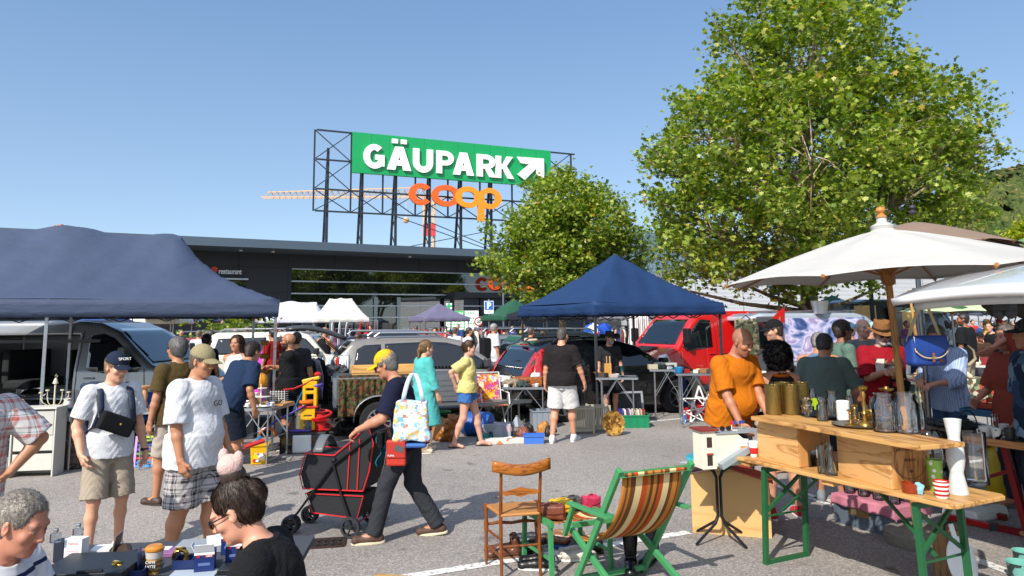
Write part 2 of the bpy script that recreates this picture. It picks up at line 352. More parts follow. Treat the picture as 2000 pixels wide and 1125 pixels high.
def hairmat(col,curly=False):
 k=('hair',col,curly)
 if k in _M:return _M[k]
 m,nt,b=newmat('hair');b.inputs['Roughness'].default_value=.45;tc=N(nt,'ShaderNodeTexCoord');mp=N(nt,'ShaderNodeMapping');mp.inputs['Scale'].default_value=(120,120,22)if not curly else(60,60,60)
 L(nt,tc.outputs['Object'],mp.inputs[0]);n=N(nt,'ShaderNodeTexNoise');n.inputs['Scale'].default_value=1;n.inputs['Detail'].default_value=4;n.inputs['Distortion'].default_value=1;L(nt,mp.outputs[0],n.inputs['Vector'])
 c=lin(col);r=ramp(nt,[(.3,tuple(x*.35 for x in c)),(.52,c),(.72,tuple(min(1,x*1.7+.02)for x in c))]);L(nt,n.outputs[0],r.inputs[0]);L(nt,r.outputs[0],b.inputs['Base Color']);bumpn(nt,b,n.outputs[0],.45,.006)
 _M[k]=m;return m
def strands(ho,me,hc,Rh,hs,hcol,o):
 """fine hair blades lying on the hair volume, combed down and back (or up to the knot)"""
 n=len(me.vertices);co=np.empty(n*3,np.float32);me.vertices.foreach_get('co',co);co=co.reshape(-1,3);nr=np.empty(n*3,np.float32);me.vertices.foreach_get('normal',nr);nr=nr.reshape(-1,3)
 k={'curly':6000,'long':9000,'bun':9000,'pony':5000}.get(hs,5200);i=RNG.integers(0,n,k);p=co[i]+RNG.normal(size=(k,3)).astype(np.float32)*.002;m=nr[i]
 Rh=np.asarray(Rh);tgt=hc+Rh@np.array({'bun':(0,-.06,.13),'pony':(0,-.12,.03)}.get(hs,(0,-.25,-.3)),float);d=tgt-p;d /= np.linalg.norm(d,axis=1)[:,None]
 if hs in('short','crop','full','rim'):d=d+m*.18
 d=d-m*(d*m).sum(1)[:,None]*.85+RNG.normal(size=(k,3))*{'curly':.8,'bun':.07,'pony':.08,'long':.1}.get(hs,.12);d /= np.linalg.norm(d,axis=1)[:,None]
 ln={'crop':.009,'short':.018,'full':.026,'curly':.028,'rim':.01}.get(hs,.04)*RNG.uniform(.5,1.2,k)[:,None];s=np.cross(d,m);s /= np.linalg.norm(s,axis=1)[:,None]+1e-6;w_=.0013
 a=p-s*w_;b=p+s*w_;mid=p+d*ln*.6+m*(.0025 if hs!='curly' else .008);e=p+d*ln+m*(.001 if hs in('bun','pony','long')else .003)
 vs=np.stack([a,b,mid+s*w_*.7,e,mid-s*w_*.7],1).reshape(-1,3);link('hair_strands',fastmesh('strands',vs,np.arange(k*5).reshape(k,5)),hairmat(hcol,hs=='curly'),o,False)['kind']='stuff'
def person(label,at,face,h=1.75,sex='m',wt=1.0,belly=0,lean=0,side=0,head=(0,0),hl=None,hr=None,fl=(0,0),fr=(0,0),skin='c08a6c',hair=('short','4a3a2a'),
           top=None,bottom=None,shoes=None,hat=None,specs=None,vox=.008,seat=None,group=None,shave=None,beard=None,name='person',z=0,curl=(.5,.5),twist=0):
 """face: 0 = to the picture's right, 90 = away, 180 = left, 270 = to the camera. hl / hr: hand targets (right, forward, up) for a 1.75 m body."""
 s=h/1.75;rz=face-90;fem=sex=='f'
 hx=.085*(1.05 if fem else 1);fl=list(fl)+[0]*(3-len(fl));fr=list(fr)+[0]*(3-len(fr))
 # feet: offsets (right, forward, up) from the default stance
 ank={-1:np.array([-hx-.015+fl[0],fl[1],.08+fl[2]]),1:np.array([hx+.015+fr[0],fr[1],.08+fr[2]])}
 l1,l2=.43,.425
 pz=.935
 for sd in(-1,1):
  dxy=math.hypot(ank[sd][0]-sd*hx,ank[sd][1]);pz=min(pz,ank[sd][2]+math.sqrt(max(.01,(l1+l2)**2*.992-dxy**2))+.0)
 if seat:pz=seat
 pel=np.array([0,-.0018*lean,pz+.03]);hip={sd:np.array([sd*hx,pel[1],pz])for sd in(-1,1)}
 Rt=np.array(rotm(-lean,side,twist));T=lambda p:pel+Rt@np.array(p,float)
 knee={}
 for sd in(-1,1):knee[sd],ank[sd]=ik(hip[sd],ank[sd],l1,l2,(sd*.12,1,0))
 shw=.175 if not fem else .15;shw*=(.6+.4*wt)
 sh={sd:T((sd*shw,-.005,.435))for sd in(-1,1)}
 elb={};wri={};tgt={-1:hl,1:hr}
 for sd in(-1,1):
  t=tgt[sd]
  if t is None:t=(sd*.27,.05+(.0),.80+(pz-.935))if not lean else tuple(sh[sd]+np.array([sd*.04,.06,-.52]))
  pole=(sd*.45,-1,-.1)if len(t)<6 else t[3:6]
  elb[sd],wri[sd]=ik(sh[sd],t[:3],.285,.25,pole)
 nb=T((0,-.012,.45));nt_=T((0,.012,.555));hy,hp=head
 Rh=Rt@np.array(rotm(0,0,hy))@np.array(rotm(-hp+lean*.6,0,0));hc=nt_+Rh@np.array([0,.022,.1]);HD=lambda x,y,z_:hc+Rh@np.array([x,y,z_])
 wz=[-.12,-.03,.05,.16,.28,.38,.455,.50]
 ww=[.10,.165,.163,.140,.155,.17,.135,.06]if not fem else[.10,.17,.168,.125,.135,.145,.115,.05]
 dd=[.08,.115,.112,.10,.11,.115,.088,.05]if not fem else[.08,.12,.11,.09,.10,.105,.08,.045]
 zz=np.linspace(-.12,.50,40);sm=np.array([.25,.5,.25])
 def table(t,add=0):v=np.interp(zz,wz,t)*wt+add;return np.convolve(np.pad(v,1,'edge'),sm,'valid')
 def torso(tw,td,z0=-.1,z1=.5,tail=0):
  def f(P):
   q=(P-pel)@Rt;zc=q[:,2];w_=np.interp(zc,zz,tw);d_=np.interp(zc,zz,td)
   if tail:w_=w_+np.clip(-zc-.05,0,1)*tail;d_=d_+np.clip(-zc-.05,0,1)*tail
   r_=np.sqrt((q[:,0]/w_)**2+(q[:,1]/d_)**2);d=(r_-1)*np.minimum(w_,d_)*.9
   return np.maximum(np.maximum(d,zc-z1),z0-zc)
  return f
 b=S(.022)
 b.u(torso(table(ww),table(dd),-.13,.5),T((0,0,.2)),.36,.04)
 if belly:b.ell(T((0,.05+belly*.5,.1)),(.13+belly*.4,.08+belly,.15),Rt,k=.06)
 if fem:
  for sd in(-1,1):b.ell(T((sd*.065,.07,.29)),(.062*wt,.05*wt,.066),Rt,k=.04)
 b.ell(hip[-1]+[0.02,-.035,.0],(.09*wt,.105*wt,.10),k=.04);b.ell(hip[1]+[-.02,-.035,.0],(.09*wt,.105*wt,.10),k=.04)
 lw=wt*(1.03 if fem else 1)
 foot={}
 for sd in(-1,1):
  b.cone(hip[sd],knee[sd],.088*lw,.053*lw,.04)
  m=knee[sd]*.68+ank[sd]*.32+np.array([0,-.012,0]);b.cone(knee[sd],m,.052*lw,.052*lw,.03);b.cone(m,ank[sd],.05*lw,.034,.03)
  fwd=nrm([sd*.12,1,0]);dirk=nrm(ank[sd]-knee[sd]);tilt=-np.array([0,1,0])@dirk*0
  lift=ank[sd][2]-.08;toe=ank[sd]+fwd*.15+[0,0,-.055-lift*.9 if lift>.02 else-.055];heel=ank[sd]-fwd*.045+[0,0,-.045];foot[sd]=(heel,toe,fwd)
  b.cone(heel,ank[sd]+fwd*.03+[0,0,-.02],.03,.034,.02);b.cone(ank[sd]+fwd*.03+[0,0,-.025],toe,.034,.022,.02);b.cone(toe+[.02*1,0,0],toe-[.02,0,0],.02,.02,.02)
  # arms
  aw=.9+.1*wt if not fem else .86*(.6+.4*wt)*1.0
  b.ell(sh[sd]-Rt@np.array([sd*.01,0,.01]),(.062*aw,.06*aw,.062*aw),k=.04);b.cone(T((sd*.05,-.01,.47)),sh[sd],.045,.05,.03)
  b.cone(sh[sd],elb[sd],.05*aw,.039*aw,.025);m=elb[sd]*.72+wri[sd]*.28;b.cone(elb[sd],m,.038*aw,.041*aw,.02);b.cone(m,wri[sd],.040*aw,.026*aw,.02)
  # hand
  d=nrm(wri[sd]-elb[sd]);nn=np.array([-sd,.15,0.])if abs(d[2])>.5 else np.array([-sd*.3,0,-1.]);nn=nrm(nn-d*(nn@d));lt=np.cross(nn,d)
  if lt@np.array([-sd*.4,1,.6])<0:lt=-lt
  cu=curl[0 if sd<0 else 1];d2=nrm(d+nn*cu*.25);kn=wri[sd]+d2*.085
  for j,o_ in enumerate((.03,.011,-.009,-.028)):
   k0=kn+lt*o_-d2*abs(o_-.005)*.25;b.cone(wri[sd]+lt*o_*.55,k0,.017,.0125,.01);ln=(.042,.047,.044,.034)[j];a1=cu*.9+j*.08
   e1=nrm(d2*math.cos(a1)+nn*math.sin(a1));k1=k0+e1*ln;a2=a1+cu*1.1;e2=nrm(d2*math.cos(a2)+nn*math.sin(a2));k2=k1+e2*ln*.75
   b.cone(k0,k1,.0105,.009,.004);b.cone(k1,k2,.009,.0075,.003)
  t0=wri[sd]+d2*.025+lt*.024;t1=t0+nrm(d2*.7+lt*.7+nn*.35)*.042;t2=t1+nrm(d2+lt*.15+nn*.35)*.033;b.cone(t0,t1,.014,.0115,.008);b.cone(t1,t2,.0115,.009,.003)
 # neck and head
 b.cone(nb,nt_+Rh@np.array([0,.0,.03]),.06*(.5+.5*wt)*(1 if not fem else .86),.053*(1 if not fem else .86),.03)
 hw=.95+.05*wt
 b.ell(HD(0,-.016,.03),(.077*hw,.096,.088),Rh,.02);b.ell(HD(0,.02,-.03),(.061*hw,.07,.086),Rh,.025);b.ell(HD(0,.036,-.078),(.044*hw,.046,.036),Rh,.025);b.ell(HD(0,.07,-.098),(.022,.018,.016),Rh,.02)
 b.cone(HD(-.034,.076,.026),HD(.034,.076,.026),.013,.013,.02)
 for sd in(-1,1):
  b.ell(HD(sd*.042,.062,-.022),(.022,.02,.02),Rh,.02)
  b.ell(HD(sd*.031,.097,.006),(.019,.013,.0115),Rh,.014,'s');b.ell(HD(sd*.03,.076,.004),(.0145,.013,.0115),Rh,.006)
  b.ell(HD(sd*.079*hw,-.006,-.004),(.009,.018,.031),Rh@np.array(rotm(10,0,sd*-22)),.006);b.ell(HD(sd*.088*hw,.004,.0),(.006,.009,.014),Rh,.004,'s')
 b.cone(HD(0,.086,.012),HD(0,.106,-.026),.008,.0115,.01);b.ell(HD(-.011,.096,-.03),(.009,.012,.009),Rh,.008);b.ell(HD(.011,.096,-.03),(.009,.012,.009),Rh,.008)
 b.cone(HD(-.016,.081,-.056),HD(.016,.081,-.056),.0085,.0085,.008);b.cone(HD(-.014,.080,-.068),HD(.014,.080,-.068),.009,.009,.008);b.cone(HD(-.024,.088,-.0618),HD(.024,.088,-.0618),.003,.003,.003);b.p[-1]=b.p[-1][:4]+('s',)
 me=b.mesh(name,vox)
 # features: brows, eyes, lips, cropped hair and stubble as colours of the skin
 n=len(me.vertices);co=np.empty(n*3,np.float32);me.vertices.foreach_get('co',co);co=co.reshape(-1,3);q=(co-hc)@Rh;col=np.zeros((n,4),np.float32)
 def paint(mk,c,a=1.0):col[mk,:3]=lin(c);col[mk,3]=a if not hasattr(a,'__len__')else a[mk]
 ax=np.abs(q[:,0]);near=(np.abs(q)<.14).all(1)
 if shave:paint(near&(q[:,2]>.035-.35*(q[:,1]<.035)*1.0*np.clip((.035-q[:,1])*6,0,.32))&((q[:,1]<.072+0*ax)|(q[:,2]>.085))&(q[:,2]>-.05),shave[0],shave[1])
 if beard:paint(near&(q[:,2]<-.035)&(q[:,2]>-.13)&(q[:,1]>-.005)&~((np.abs(q[:,2]+.062)<.011)&(ax<.025)),beard[0],beard[1])
 paint(near&(ax<.027)&(np.abs(q[:,2]+.062)<.0145)&(q[:,1]>.08),'a85a50',.45)
 ec=np.sqrt((ax-.03)**2+((q[:,2]-.004)*2.3)**2);ei=np.sqrt((ax-.03)**2+((q[:,2]-.004)*1.5)**2);paint(near&(ec<.0135)&(q[:,1]>.075),'b8aaa2',.75);paint(near&(ei<.0066)&(q[:,1]>.075),'1c1410');paint(near&(ax>.012)&(ax<.05)&(q[:,2]>.009)&(q[:,2]<.0135)&(q[:,1]>.065),'3a2a22',.6)
 paint(near&(ax>.013)&(ax<.052)&(np.abs(q[:,2]-.028+ax*.08)<.0042)&(q[:,1]>.06),hair[1]if hair and hair[1]not in('d8d0c8',)else '5a4a40',.7)
 at_=me.color_attributes.new('Col','FLOAT_COLOR','POINT');at_.data.foreach_set('color',col.ravel())
 o=link(name,me,skinmat(skin));tag(o,label,'person',group);o.location=(at[0],at[1],z);o.rotation_euler=(0,0,R(rz));o.scale=(s,s,s)
 fold=lambda amp,ph=0:(lambda P:amp*(np.sin(P[:,2]*46+3.2*np.sin(P[:,0]*19+ph)+2.5*np.sin(P[:,1]*23+1+ph))*np.sin(P[:,0]*15+P[:,1]*11+P[:,2]*7+ph)+.5*np.sin(P[:,2]*90+5*np.sin(P[:,0]*31)+4*np.sin(P[:,1]*27))))
 def part(nm,sd_,m,v=None,par=o,amp=0):
  if amp:sd_.post=fold(amp,random.random()*6)
  return link(nm,sd_.mesh(nm,v or vox),m,par)
 # trousers, shorts, skirt
 if bottom:
  kd,bm_,ln=bottom[:3];fit=bottom[3]if len(bottom)>3 else .014;c_=S(.03)
  tw=table(ww,fit*.8);td=table(dd,fit*.8);c_.u(torso(tw,td,-.16,.09),T((0,0,-.03)),.25,.03)
  for sd in(-1,1):
   c_.ell(hip[sd]+[-sd*.02,-.035,0],((.09+fit*.7)*wt,(.105+fit*.7)*wt,.105),k=.03)
   if kd=='skirt':continue
   if ln<=1.0:
    e=hip[sd]+(knee[sd]-hip[sd])*ln;dv=nrm(knee[sd]-hip[sd]);e2=hip[sd]+(knee[sd]-hip[sd])*(ln+.12)
    c_.cone(hip[sd],e2,.092*lw+fit*.6,(.088+(.053-.088)*ln)*lw+fit*1.9,.02,cutp=e,cutd=dv)
   else:
    e=knee[sd]+(ank[sd]-knee[sd])*(ln-1)*1.04;dv=nrm(ank[sd]-knee[sd])
    c_.cone(hip[sd],knee[sd],.09*lw+fit*.6,.057*lw+fit,.02);c_.cone(knee[sd],e+dv*.06,.057*lw+fit,.05+fit*(1.0 if kd!='slim' else .2),.02,cutp=e,cutd=dv)
  if kd=='skirt':c_.cone(pel+[0,0,-.02],pel+[0,0,-ln],.15,.22,.03,cutp=pel+np.array([0,0,-ln]),cutd=np.array([0,0,-1.]))
  part('shorts' if ln<=1 and kd!='skirt' else('skirt' if kd=='skirt' else 'trousers'),c_,bm_,amp=.0028 if vox<.012 else 0)
 if top:
  kd,tm,sv,hem=top[:4];fit=top[4]if len(top)>4 else .016;c_=S(.03);zz0=hem
  tw=table(ww,fit);td=table(dd,fit);lo_=.158*wt+fit if not fem else .135*wt+fit
  if kd!='tight':mk=(zz<.34)&(zz>-.2);tw[mk]=np.maximum(tw[mk],lo_);td[mk]=np.maximum(td[mk],lo_*.72)
  tw[zz<-.03]=tw[np.argmin(abs(zz+.03))];td[zz<-.03]=td[np.argmin(abs(zz+.03))]
  bf=max(fit,(bottom[3]if bottom and len(bottom)>3 else .014)+.019);tw[zz<.09]+=bf-fit;td[zz<.09]+=bf-fit
  tail={'dress':.22,'tight':0}.get(kd,.02)
  tf=torso(tw,td,hem,.5,tail)
  c_.u(tf,T((0,0,(hem+.5)/2)),.38+max(0,-hem-.1)*.6,.03)
  if belly:c_.ell(T((0,.05+belly*.5,.1)),(.135+belly*.4+fit,.08+belly+fit,.16),Rt,k=.06)
  if fem:
   for sd in(-1,1):c_.ell(T((sd*.065,.07,.28)),(.062*wt+fit,.05*wt+fit*.8,.075+fit*.5),Rt,k=.05)
  if hem<-.04 and kd!='tight':
   for sd in(-1,1):c_.ell(hip[sd]+[-sd*.02,-.035,0.01],((.09+bf*.8)*min(wt,1.12),(.105+bf*.45)*min(wt,1.12),.12),k=.03)
  for sd in(-1,1):
   if sv>0:
    c_.ell(sh[sd]-Rt@np.array([sd*.01,0,.01]),(.066*aw+fit*.5,.066*aw+fit*.5,.066),k=.03);c_.cone(T((sd*.05,-.01,.465)),sh[sd],.05+fit*.3,.055+fit*.2,.03)
    if sv<=1:
     e=sh[sd]+(elb[sd]-sh[sd])*sv;dv=nrm(elb[sd]-sh[sd]);c_.cone(sh[sd],sh[sd]+(elb[sd]-sh[sd])*(sv+.15),.054*aw+fit,.047*aw+fit*1.6,.02,cutp=e,cutd=dv)
    else:
     e=elb[sd]+(wri[sd]-elb[sd])*(sv-1);dv=nrm(wri[sd]-elb[sd]);c_.cone(sh[sd],elb[sd],.054*aw+fit,.044*aw+fit,.02);c_.cone(elb[sd],e+dv*.05,.044*aw+fit,.034*aw+fit*1.4,.015,cutp=e,cutd=dv)
   elif kd=='tank':c_.sub(lambda P,c0=sh[sd]+Rt@np.array([sd*.015,0,.0]):np.sqrt((((P-c0)@Rt/np.array([1,1.25,1.5]))**2).sum(1))-.068,sh[sd],.12,.01)
  if hem<-.1 or True:
   p0=T((0,0,hem));c_.cut(lambda P:-((P-p0)@Rt)[:,2]+.008*np.sin(P[:,0]*25)*np.sin(P[:,1]*21))
  nk=top[5]if len(top)>5 else .066
  pn=T((0,.012 if nk<.1 else .05,.505));c_.cut(lambda P:nk-np.sqrt((((P-pn)@Rt/np.array([1,1.0,.62 if nk<.1 else 1.1]))**2).sum(1)),.004)
  part('dress' if kd=='dress' else('shirt' if kd!='tank' else 'tank_top'),c_,tm,amp=.0024 if vox<.012 else .0018)
  if kd=='polo':
   cl=S(.008);cl.u(lambda P:np.abs(np.sqrt((((P-T((0,.005,.47)))@Rt)[:,0]/1.05)**2+(((P-T((0,.005,.47)))@Rt)[:,1])**2)-.068+.25*np.clip(((P-T((0,.005,.47)))@Rt)[:,2],-1,.06))-.007,T((0,0,.475)),.1)
   pc=T((0,.005,.478));cl.cut(lambda P:np.abs(((P-pc)@Rt)[:,2]-.25*-((P-pc)@Rt)[:,1])-.026);part('collar',cl,tm)
 if shoes:
  kd,sm_,so_=shoes[:3]
  for sd in(-1,1):
   heel,toe,fwd=foot[sd];pt=nrm((toe-heel)*[1,1,1]);lat=nrm(np.cross(pt,[0,0,1]));zb=min(heel[2]-.035,99)
   Rf=np.stack([lat,pt,np.cross(lat,pt)],1);c0=(heel+toe)/2;c_=S(.025)
   if kd!='flip':
    c_.cone(heel+[0,0,.002],ank[sd]+[0,0,-.025 if kd=='low' else .01],.041,.043,.02);c_.cone(heel+pt*.05,toe+pt*.005,.042,.032,.03);c_.cone(toe+lat*.012+pt*.01,toe-lat*.012+pt*.01,.03,.03,.03)
    if kd!='low':c_.cone(ank[sd]+[0,0,-.02],ank[sd]+[0,0,.02],.043,.043,.01,cutp=ank[sd]+np.array([0,0,.018]),cutd=np.array([0,0,1.]))
    pb=heel+[0,0,-.031];c_.cut(lambda P:-((P-pb)@Rf)[:,2]);part('shoe',c_,sm_)
   sl_=S(.01);hl_=.028
   sl_.u(lambda P:np.maximum(np.sqrt(((((P-c0)@Rf)[:,0])/(.043+.07*np.clip(((P-c0)@Rf)[:,1],-.1,.07)*.3))**2+np.abs(((P-c0)@Rf)[:,1]/.148)**3.2)*.04-.04,np.abs(((P-(heel+[0,0,-.032]))@Rf)[:,2])-(.013 if kd!='flip' else .008)),c0-[0,0,.03],.16)
   so=part('sole' if kd!='flip' else 'flip_flop',sl_,so_)
   if kd in('trainer','low')and vox<.009:
    lc=MB()
    for q_ in range(3):p_=ank[sd]+fwd*(.045+q_*.022)+np.array([0,0,.008-q_*.016]);lc.tube([p_-lat*.022,p_+[0,0,.012],p_+lat*.022],.0035,5)
    lc.build('lace',shoes[3]if len(shoes)>3 else so_,o)
 hs,hcol=hair if hair else(None,None)
 if hs and hs!='bald':
  c_=S(.015);g={'crop':.006,'short':.009,'full':.018,'curly':.045,'long':.014,'bun':.004,'pony':.008,'rim':.005}[hs]
  c_.ell(HD(0,-.02,.034),(.077*hw+g,.096+g,.088+g),Rh)
  if hs in('curly','long'):c_.ell(HD(0,-.035,-.01),(.078+g,.08+g,.09+g*.8),Rh)
  elif hs!='rim' or 1:c_.ell(HD(0,-.042,-.02),(.066+g*.5,.062+g*.6,.07),Rh)
  yf={'long':.05,'curly':.06}.get(hs,.03)
  c_.cut(lambda P:np.minimum(((P-hc)@Rh)[:,1]-.028+.35*np.abs(((P-hc)@Rh)[:,0])*0-np.clip((((P-hc)@Rh)[:,2]+.0)*1.1,-.03,.03),.076-((P-hc)@Rh)[:,2])if hs not in('long','curly')else np.minimum(((P-hc)@Rh)[:,1]-.035+.9*np.clip(.06-np.abs(((P-hc)@Rh)[:,0]),0,.05)-1.0*np.clip(((P-hc)@Rh)[:,2],0,.05),.088-((P-hc)@Rh)[:,2]),.012)
  if hs not in('long','curly'):
   for sd in(-1,1):c_.sub(lambda P,e=HD(sd*.082,.0,-.012):np.sqrt((((P-e)@Rh/np.array([1.5,.8,1.3]))**2).sum(1))-.026,HD(sd*.08,0,0),.05,.006)
  if hs=='rim':c_.cut(lambda P:((P-hc)@Rh)[:,2]-.055,.01)
  if hs=='long':c_.cone(HD(-.04,-.06,.0),HD(-.05,-.07,-.2),.05,.035,.03);c_.cone(HD(.04,-.06,.0),HD(.05,-.07,-.2),.05,.035,.03);c_.cone(HD(0,-.075,.0),HD(0,-.08,-.22),.05,.04,.03)
  if hs=='pony':c_.cone(HD(0,-.1,.03),HD(0,-.12,-.06),.032,.03,.02);c_.cone(HD(0,-.12,-.06),HD(0,-.105,-.24),.03,.012,.02)
  if hs=='bun':c_.ell(HD(0,-.112,.02),(.04,.032,.05),Rh,.012)
  if hs=='topbun':pass
  fr_=55 if hs=='curly' else 130;am=.011 if hs=='curly' else .0009 if hs in('bun','pony','crop')else .0013
  c_.post=lambda P:am*(np.sin(P[:,0]*fr_+2*np.sin(P[:,2]*fr_*.7))*np.sin(P[:,1]*fr_*1.1+1.5*np.sin(P[:,0]*fr_*.6))+(np.sin(P[:,2]*fr_*.9+np.sin(P[:,1]*fr_))if hs=='curly' else 0))
  hm_=c_.mesh('hair',min(vox,.006)if vox<.012 else vox);ho=link('hair',hm_,hairmat(hcol,hs=='curly'),o)
  if vox<.0095:strands(ho,hm_,hc,Rh,hs,hcol,o)
 if hat:
  kd,hm=hat[:2];c_=S(.012)
  if kd=='cap':
   c_.ell(HD(0,-.018,.04),(.087,.106,.098),Rh);c_.cut(lambda P:.036+.1*-((P-hc)@Rh)[:,1]*.4-((P-hc)@Rh)[:,2],.004)
   bc_=HD(0,.095,.036);bk=-1 if len(hat)>3 else 1
   part('cap',c_,hm)
   v_=S(.01);v_.u(lambda P:np.maximum(np.sqrt((((P-HD(0,.07,.04))@Rh)[:,0]/.074)**2+np.abs(((P-HD(0,.07,.04))@Rh)[:,1]/.105)**2.3)*.07-.07,np.abs(((P-HD(0,.07,.046))@Rh)[:,2]+.18*((P-HD(0,.07,.04))@Rh)[:,1]+5.5*((P-hc)@Rh)[:,0]**2)-.0045),HD(0,.1,.03),.12)
   v_.cut(lambda P:.055-((P-hc)@Rh)[:,1]);part('visor',v_,hat[2]if len(hat)>2 else hm,v=min(vox,.006))
  else:
   hgt=.115 if kd=='fedora' else .1
   c_.u(lambda P:np.maximum(np.sqrt((((P-HD(0,-.015,0))@Rh)[:,0]/(.092-.12*(((P-hc)@Rh)[:,2]-.04)*.9))**2+(((P-HD(0,-.015,0))@Rh)[:,1]/(.108-.12*(((P-hc)@Rh)[:,2]-.04)*.9))**2)*.08-.08,np.abs(((P-hc)@Rh)[:,2]-.04-hgt/2)-hgt/2+.012*(((P-hc)@Rh)[:,0]**2<.0009)*(kd=='fedora')),HD(0,-.01,.1),.12);part('hat_crown',c_,hm)
   v_=S(.01);bw=.155 if kd=='fedora' else .2
   v_.u(lambda P:np.maximum(np.sqrt((((P-HD(0,-.01,0))@Rh)[:,0]/bw)**2+(((P-HD(0,-.01,0))@Rh)[:,1]/(bw*1.08))**2)*.12-.12,np.abs(((P-hc)@Rh)[:,2]-.043-1.2*((P-hc)@Rh)[:,0]**2+.9*((P-hc)@Rh)[:,1]**2)-.004),HD(0,0,.04),.2);part('brim',v_,hm,v=min(vox,.007))
   if len(hat)>2:bd=S(.005);bd.u(lambda P:np.maximum(np.abs(np.sqrt((((P-HD(0,-.015,0))@Rh)[:,0]/.092)**2+(((P-HD(0,-.015,0))@Rh)[:,1]/.108)**2)-1.0)*.09-.005,np.abs(((P-hc)@Rh)[:,2]-.066)-.013),HD(0,-.01,.06),.12);part('hat_band',bd,hat[2])
 if specs:
  g_=MB()
  for sd in(-1,1):
   M_=Matrix([list(r_)for r_ in Rh]);c0=Vector(HD(sd*.033,.098,.004));g_.lathe([(.001,.0025),(.022,.002),(.0245,0),(.022,-.002)],c0,16,.8,M_@Matrix.Rotation(R(90),3,'X'))
   g_.tube([HD(sd*.056,.092,.012),HD(sd*.074,.06,.012),HD(sd*.083,.0,.008),HD(sd*.08,-.015,-.008)],.0028,5)
  g_.tube([HD(-.012,.103,.008),HD(0,.107,.011),HD(.012,.103,.008)],.0022,5);g_.build('sunglasses' if specs=='sun' else 'glasses',mat('101012',.12,0,.05)if specs!='clear' else mat('5a5048',.3),o,smooth=True)
 o.data['hc']=list(hc)
 return o,dict(hc=hc,Rh=Rh,T=T,sh=sh,elb=elb,wri=wri,pel=pel,Rt=Rt,HD=HD,knee=knee,ank=ank)
# ------------------------------------------------------------ ground, road markings
def asphalt():
 m,nt,b=newmat('asphalt');tc=N(nt,'ShaderNodeTexCoord')
 def no(sc,d=4,ty='ShaderNodeTexNoise'):
  n=N(nt,ty);n.inputs['Scale'].default_value=sc
  if ty=='ShaderNodeTexNoise':n.inputs['Detail'].default_value=d
  L(nt,tc.outputs['Object'],n.inputs['Vector']);return n
 v=no(95,ty='ShaderNodeTexVoronoi');sp=N(nt,'ShaderNodeSeparateColor');L(nt,v.outputs['Color'],sp.inputs[0])
 r=ramp(nt,[(0,'7c7773'),(.3,'8e8883'),(.6,'9b948f'),(.85,'aaa39c'),(1,'bdb6ad')]);L(nt,sp.outputs[0],r.inputs[0])
 big=no(.35,6);r2=ramp(nt,[(.3,'d8d8d8'),(.7,'ffffff')]);L(nt,big.outputs[0],r2.inputs[0])
 st=no(3,5);r3=ramp(nt,[(.28,'c4c2c0'),(.36,'ffffff')]);L(nt,st.outputs[0],r3.inputs[0])
 m1=N(nt,'ShaderNodeMix',data_type='RGBA',blend_type='MULTIPLY');m1.inputs[0].default_value=1;L(nt,r.outputs[0],m1.inputs[6]);L(nt,r2.outputs[0],m1.inputs[7])
 m2=N(nt,'ShaderNodeMix',data_type='RGBA',blend_type='MULTIPLY');m2.inputs[0].default_value=1;L(nt,m1.outputs[2],m2.inputs[6]);L(nt,r3.outputs[0],m2.inputs[7])
 L(nt,m2.outputs[2],b.inputs['Base Color']);b.inputs['Roughness'].default_value=.85;b.inputs['Specular IOR Level'].default_value=.3
 bumpn(nt,b,v.outputs['Distance'],.35,.006);return m
vs=[];gx=[-3000,-300,-60,-20,0,20,60,300,3000];gy=[-3000,-60,-10,0,10,20,40,90,400,3000]
MB().grid(lambda u,v:(gx[round(u*8)],gy[round(v*9)],0),8,9).build('parking_lot_ground',asphalt(),kind='structure')
def wornpaint():
 m,nt,b=newmat('road_paint');tc=N(nt,'ShaderNodeTexCoord');n=N(nt,'ShaderNodeTexNoise');n.inputs['Scale'].default_value=28;n.inputs['Detail'].default_value=6;L(nt,tc.outputs['Object'],n.inputs['Vector'])
 r=ramp(nt,[(.36,'8c8884'),(.46,'d2d0cb'),(1,'e4e2de')]);L(nt,n.outputs[0],r.inputs[0]);L(nt,r.outputs[0],b.inputs['Base Color']);b.inputs['Roughness'].default_value=.8;return m
WP=wornpaint()
def mark(p,q,w=.11):
 p=Vector(p);q=Vector(q);d=(q-p).normalized();n=Vector((-d.y,d.x,0))*w/2;mb=MB()
 mb.add([(*(p-n).xy,.004),(*(q-n).xy,.004),(*(q+n).xy,.004),(*(p+n).xy,.004)],[(0,1,2,3)]);mb.build('painted_line',WP,kind='structure')
for a_,b_ in(((700,1142),(1345,1040)),((1585,972),(1990,1125)),((600,886),(720,872)),((1240,826),(1350,816)),((930,806),(1010,800)),((1470,935),(1640,985)),((1380,770),(1480,762)),((520,748),(700,735)),((1880,905),(2050,880))):
 mark(G(*a_),G(*b_),.11)
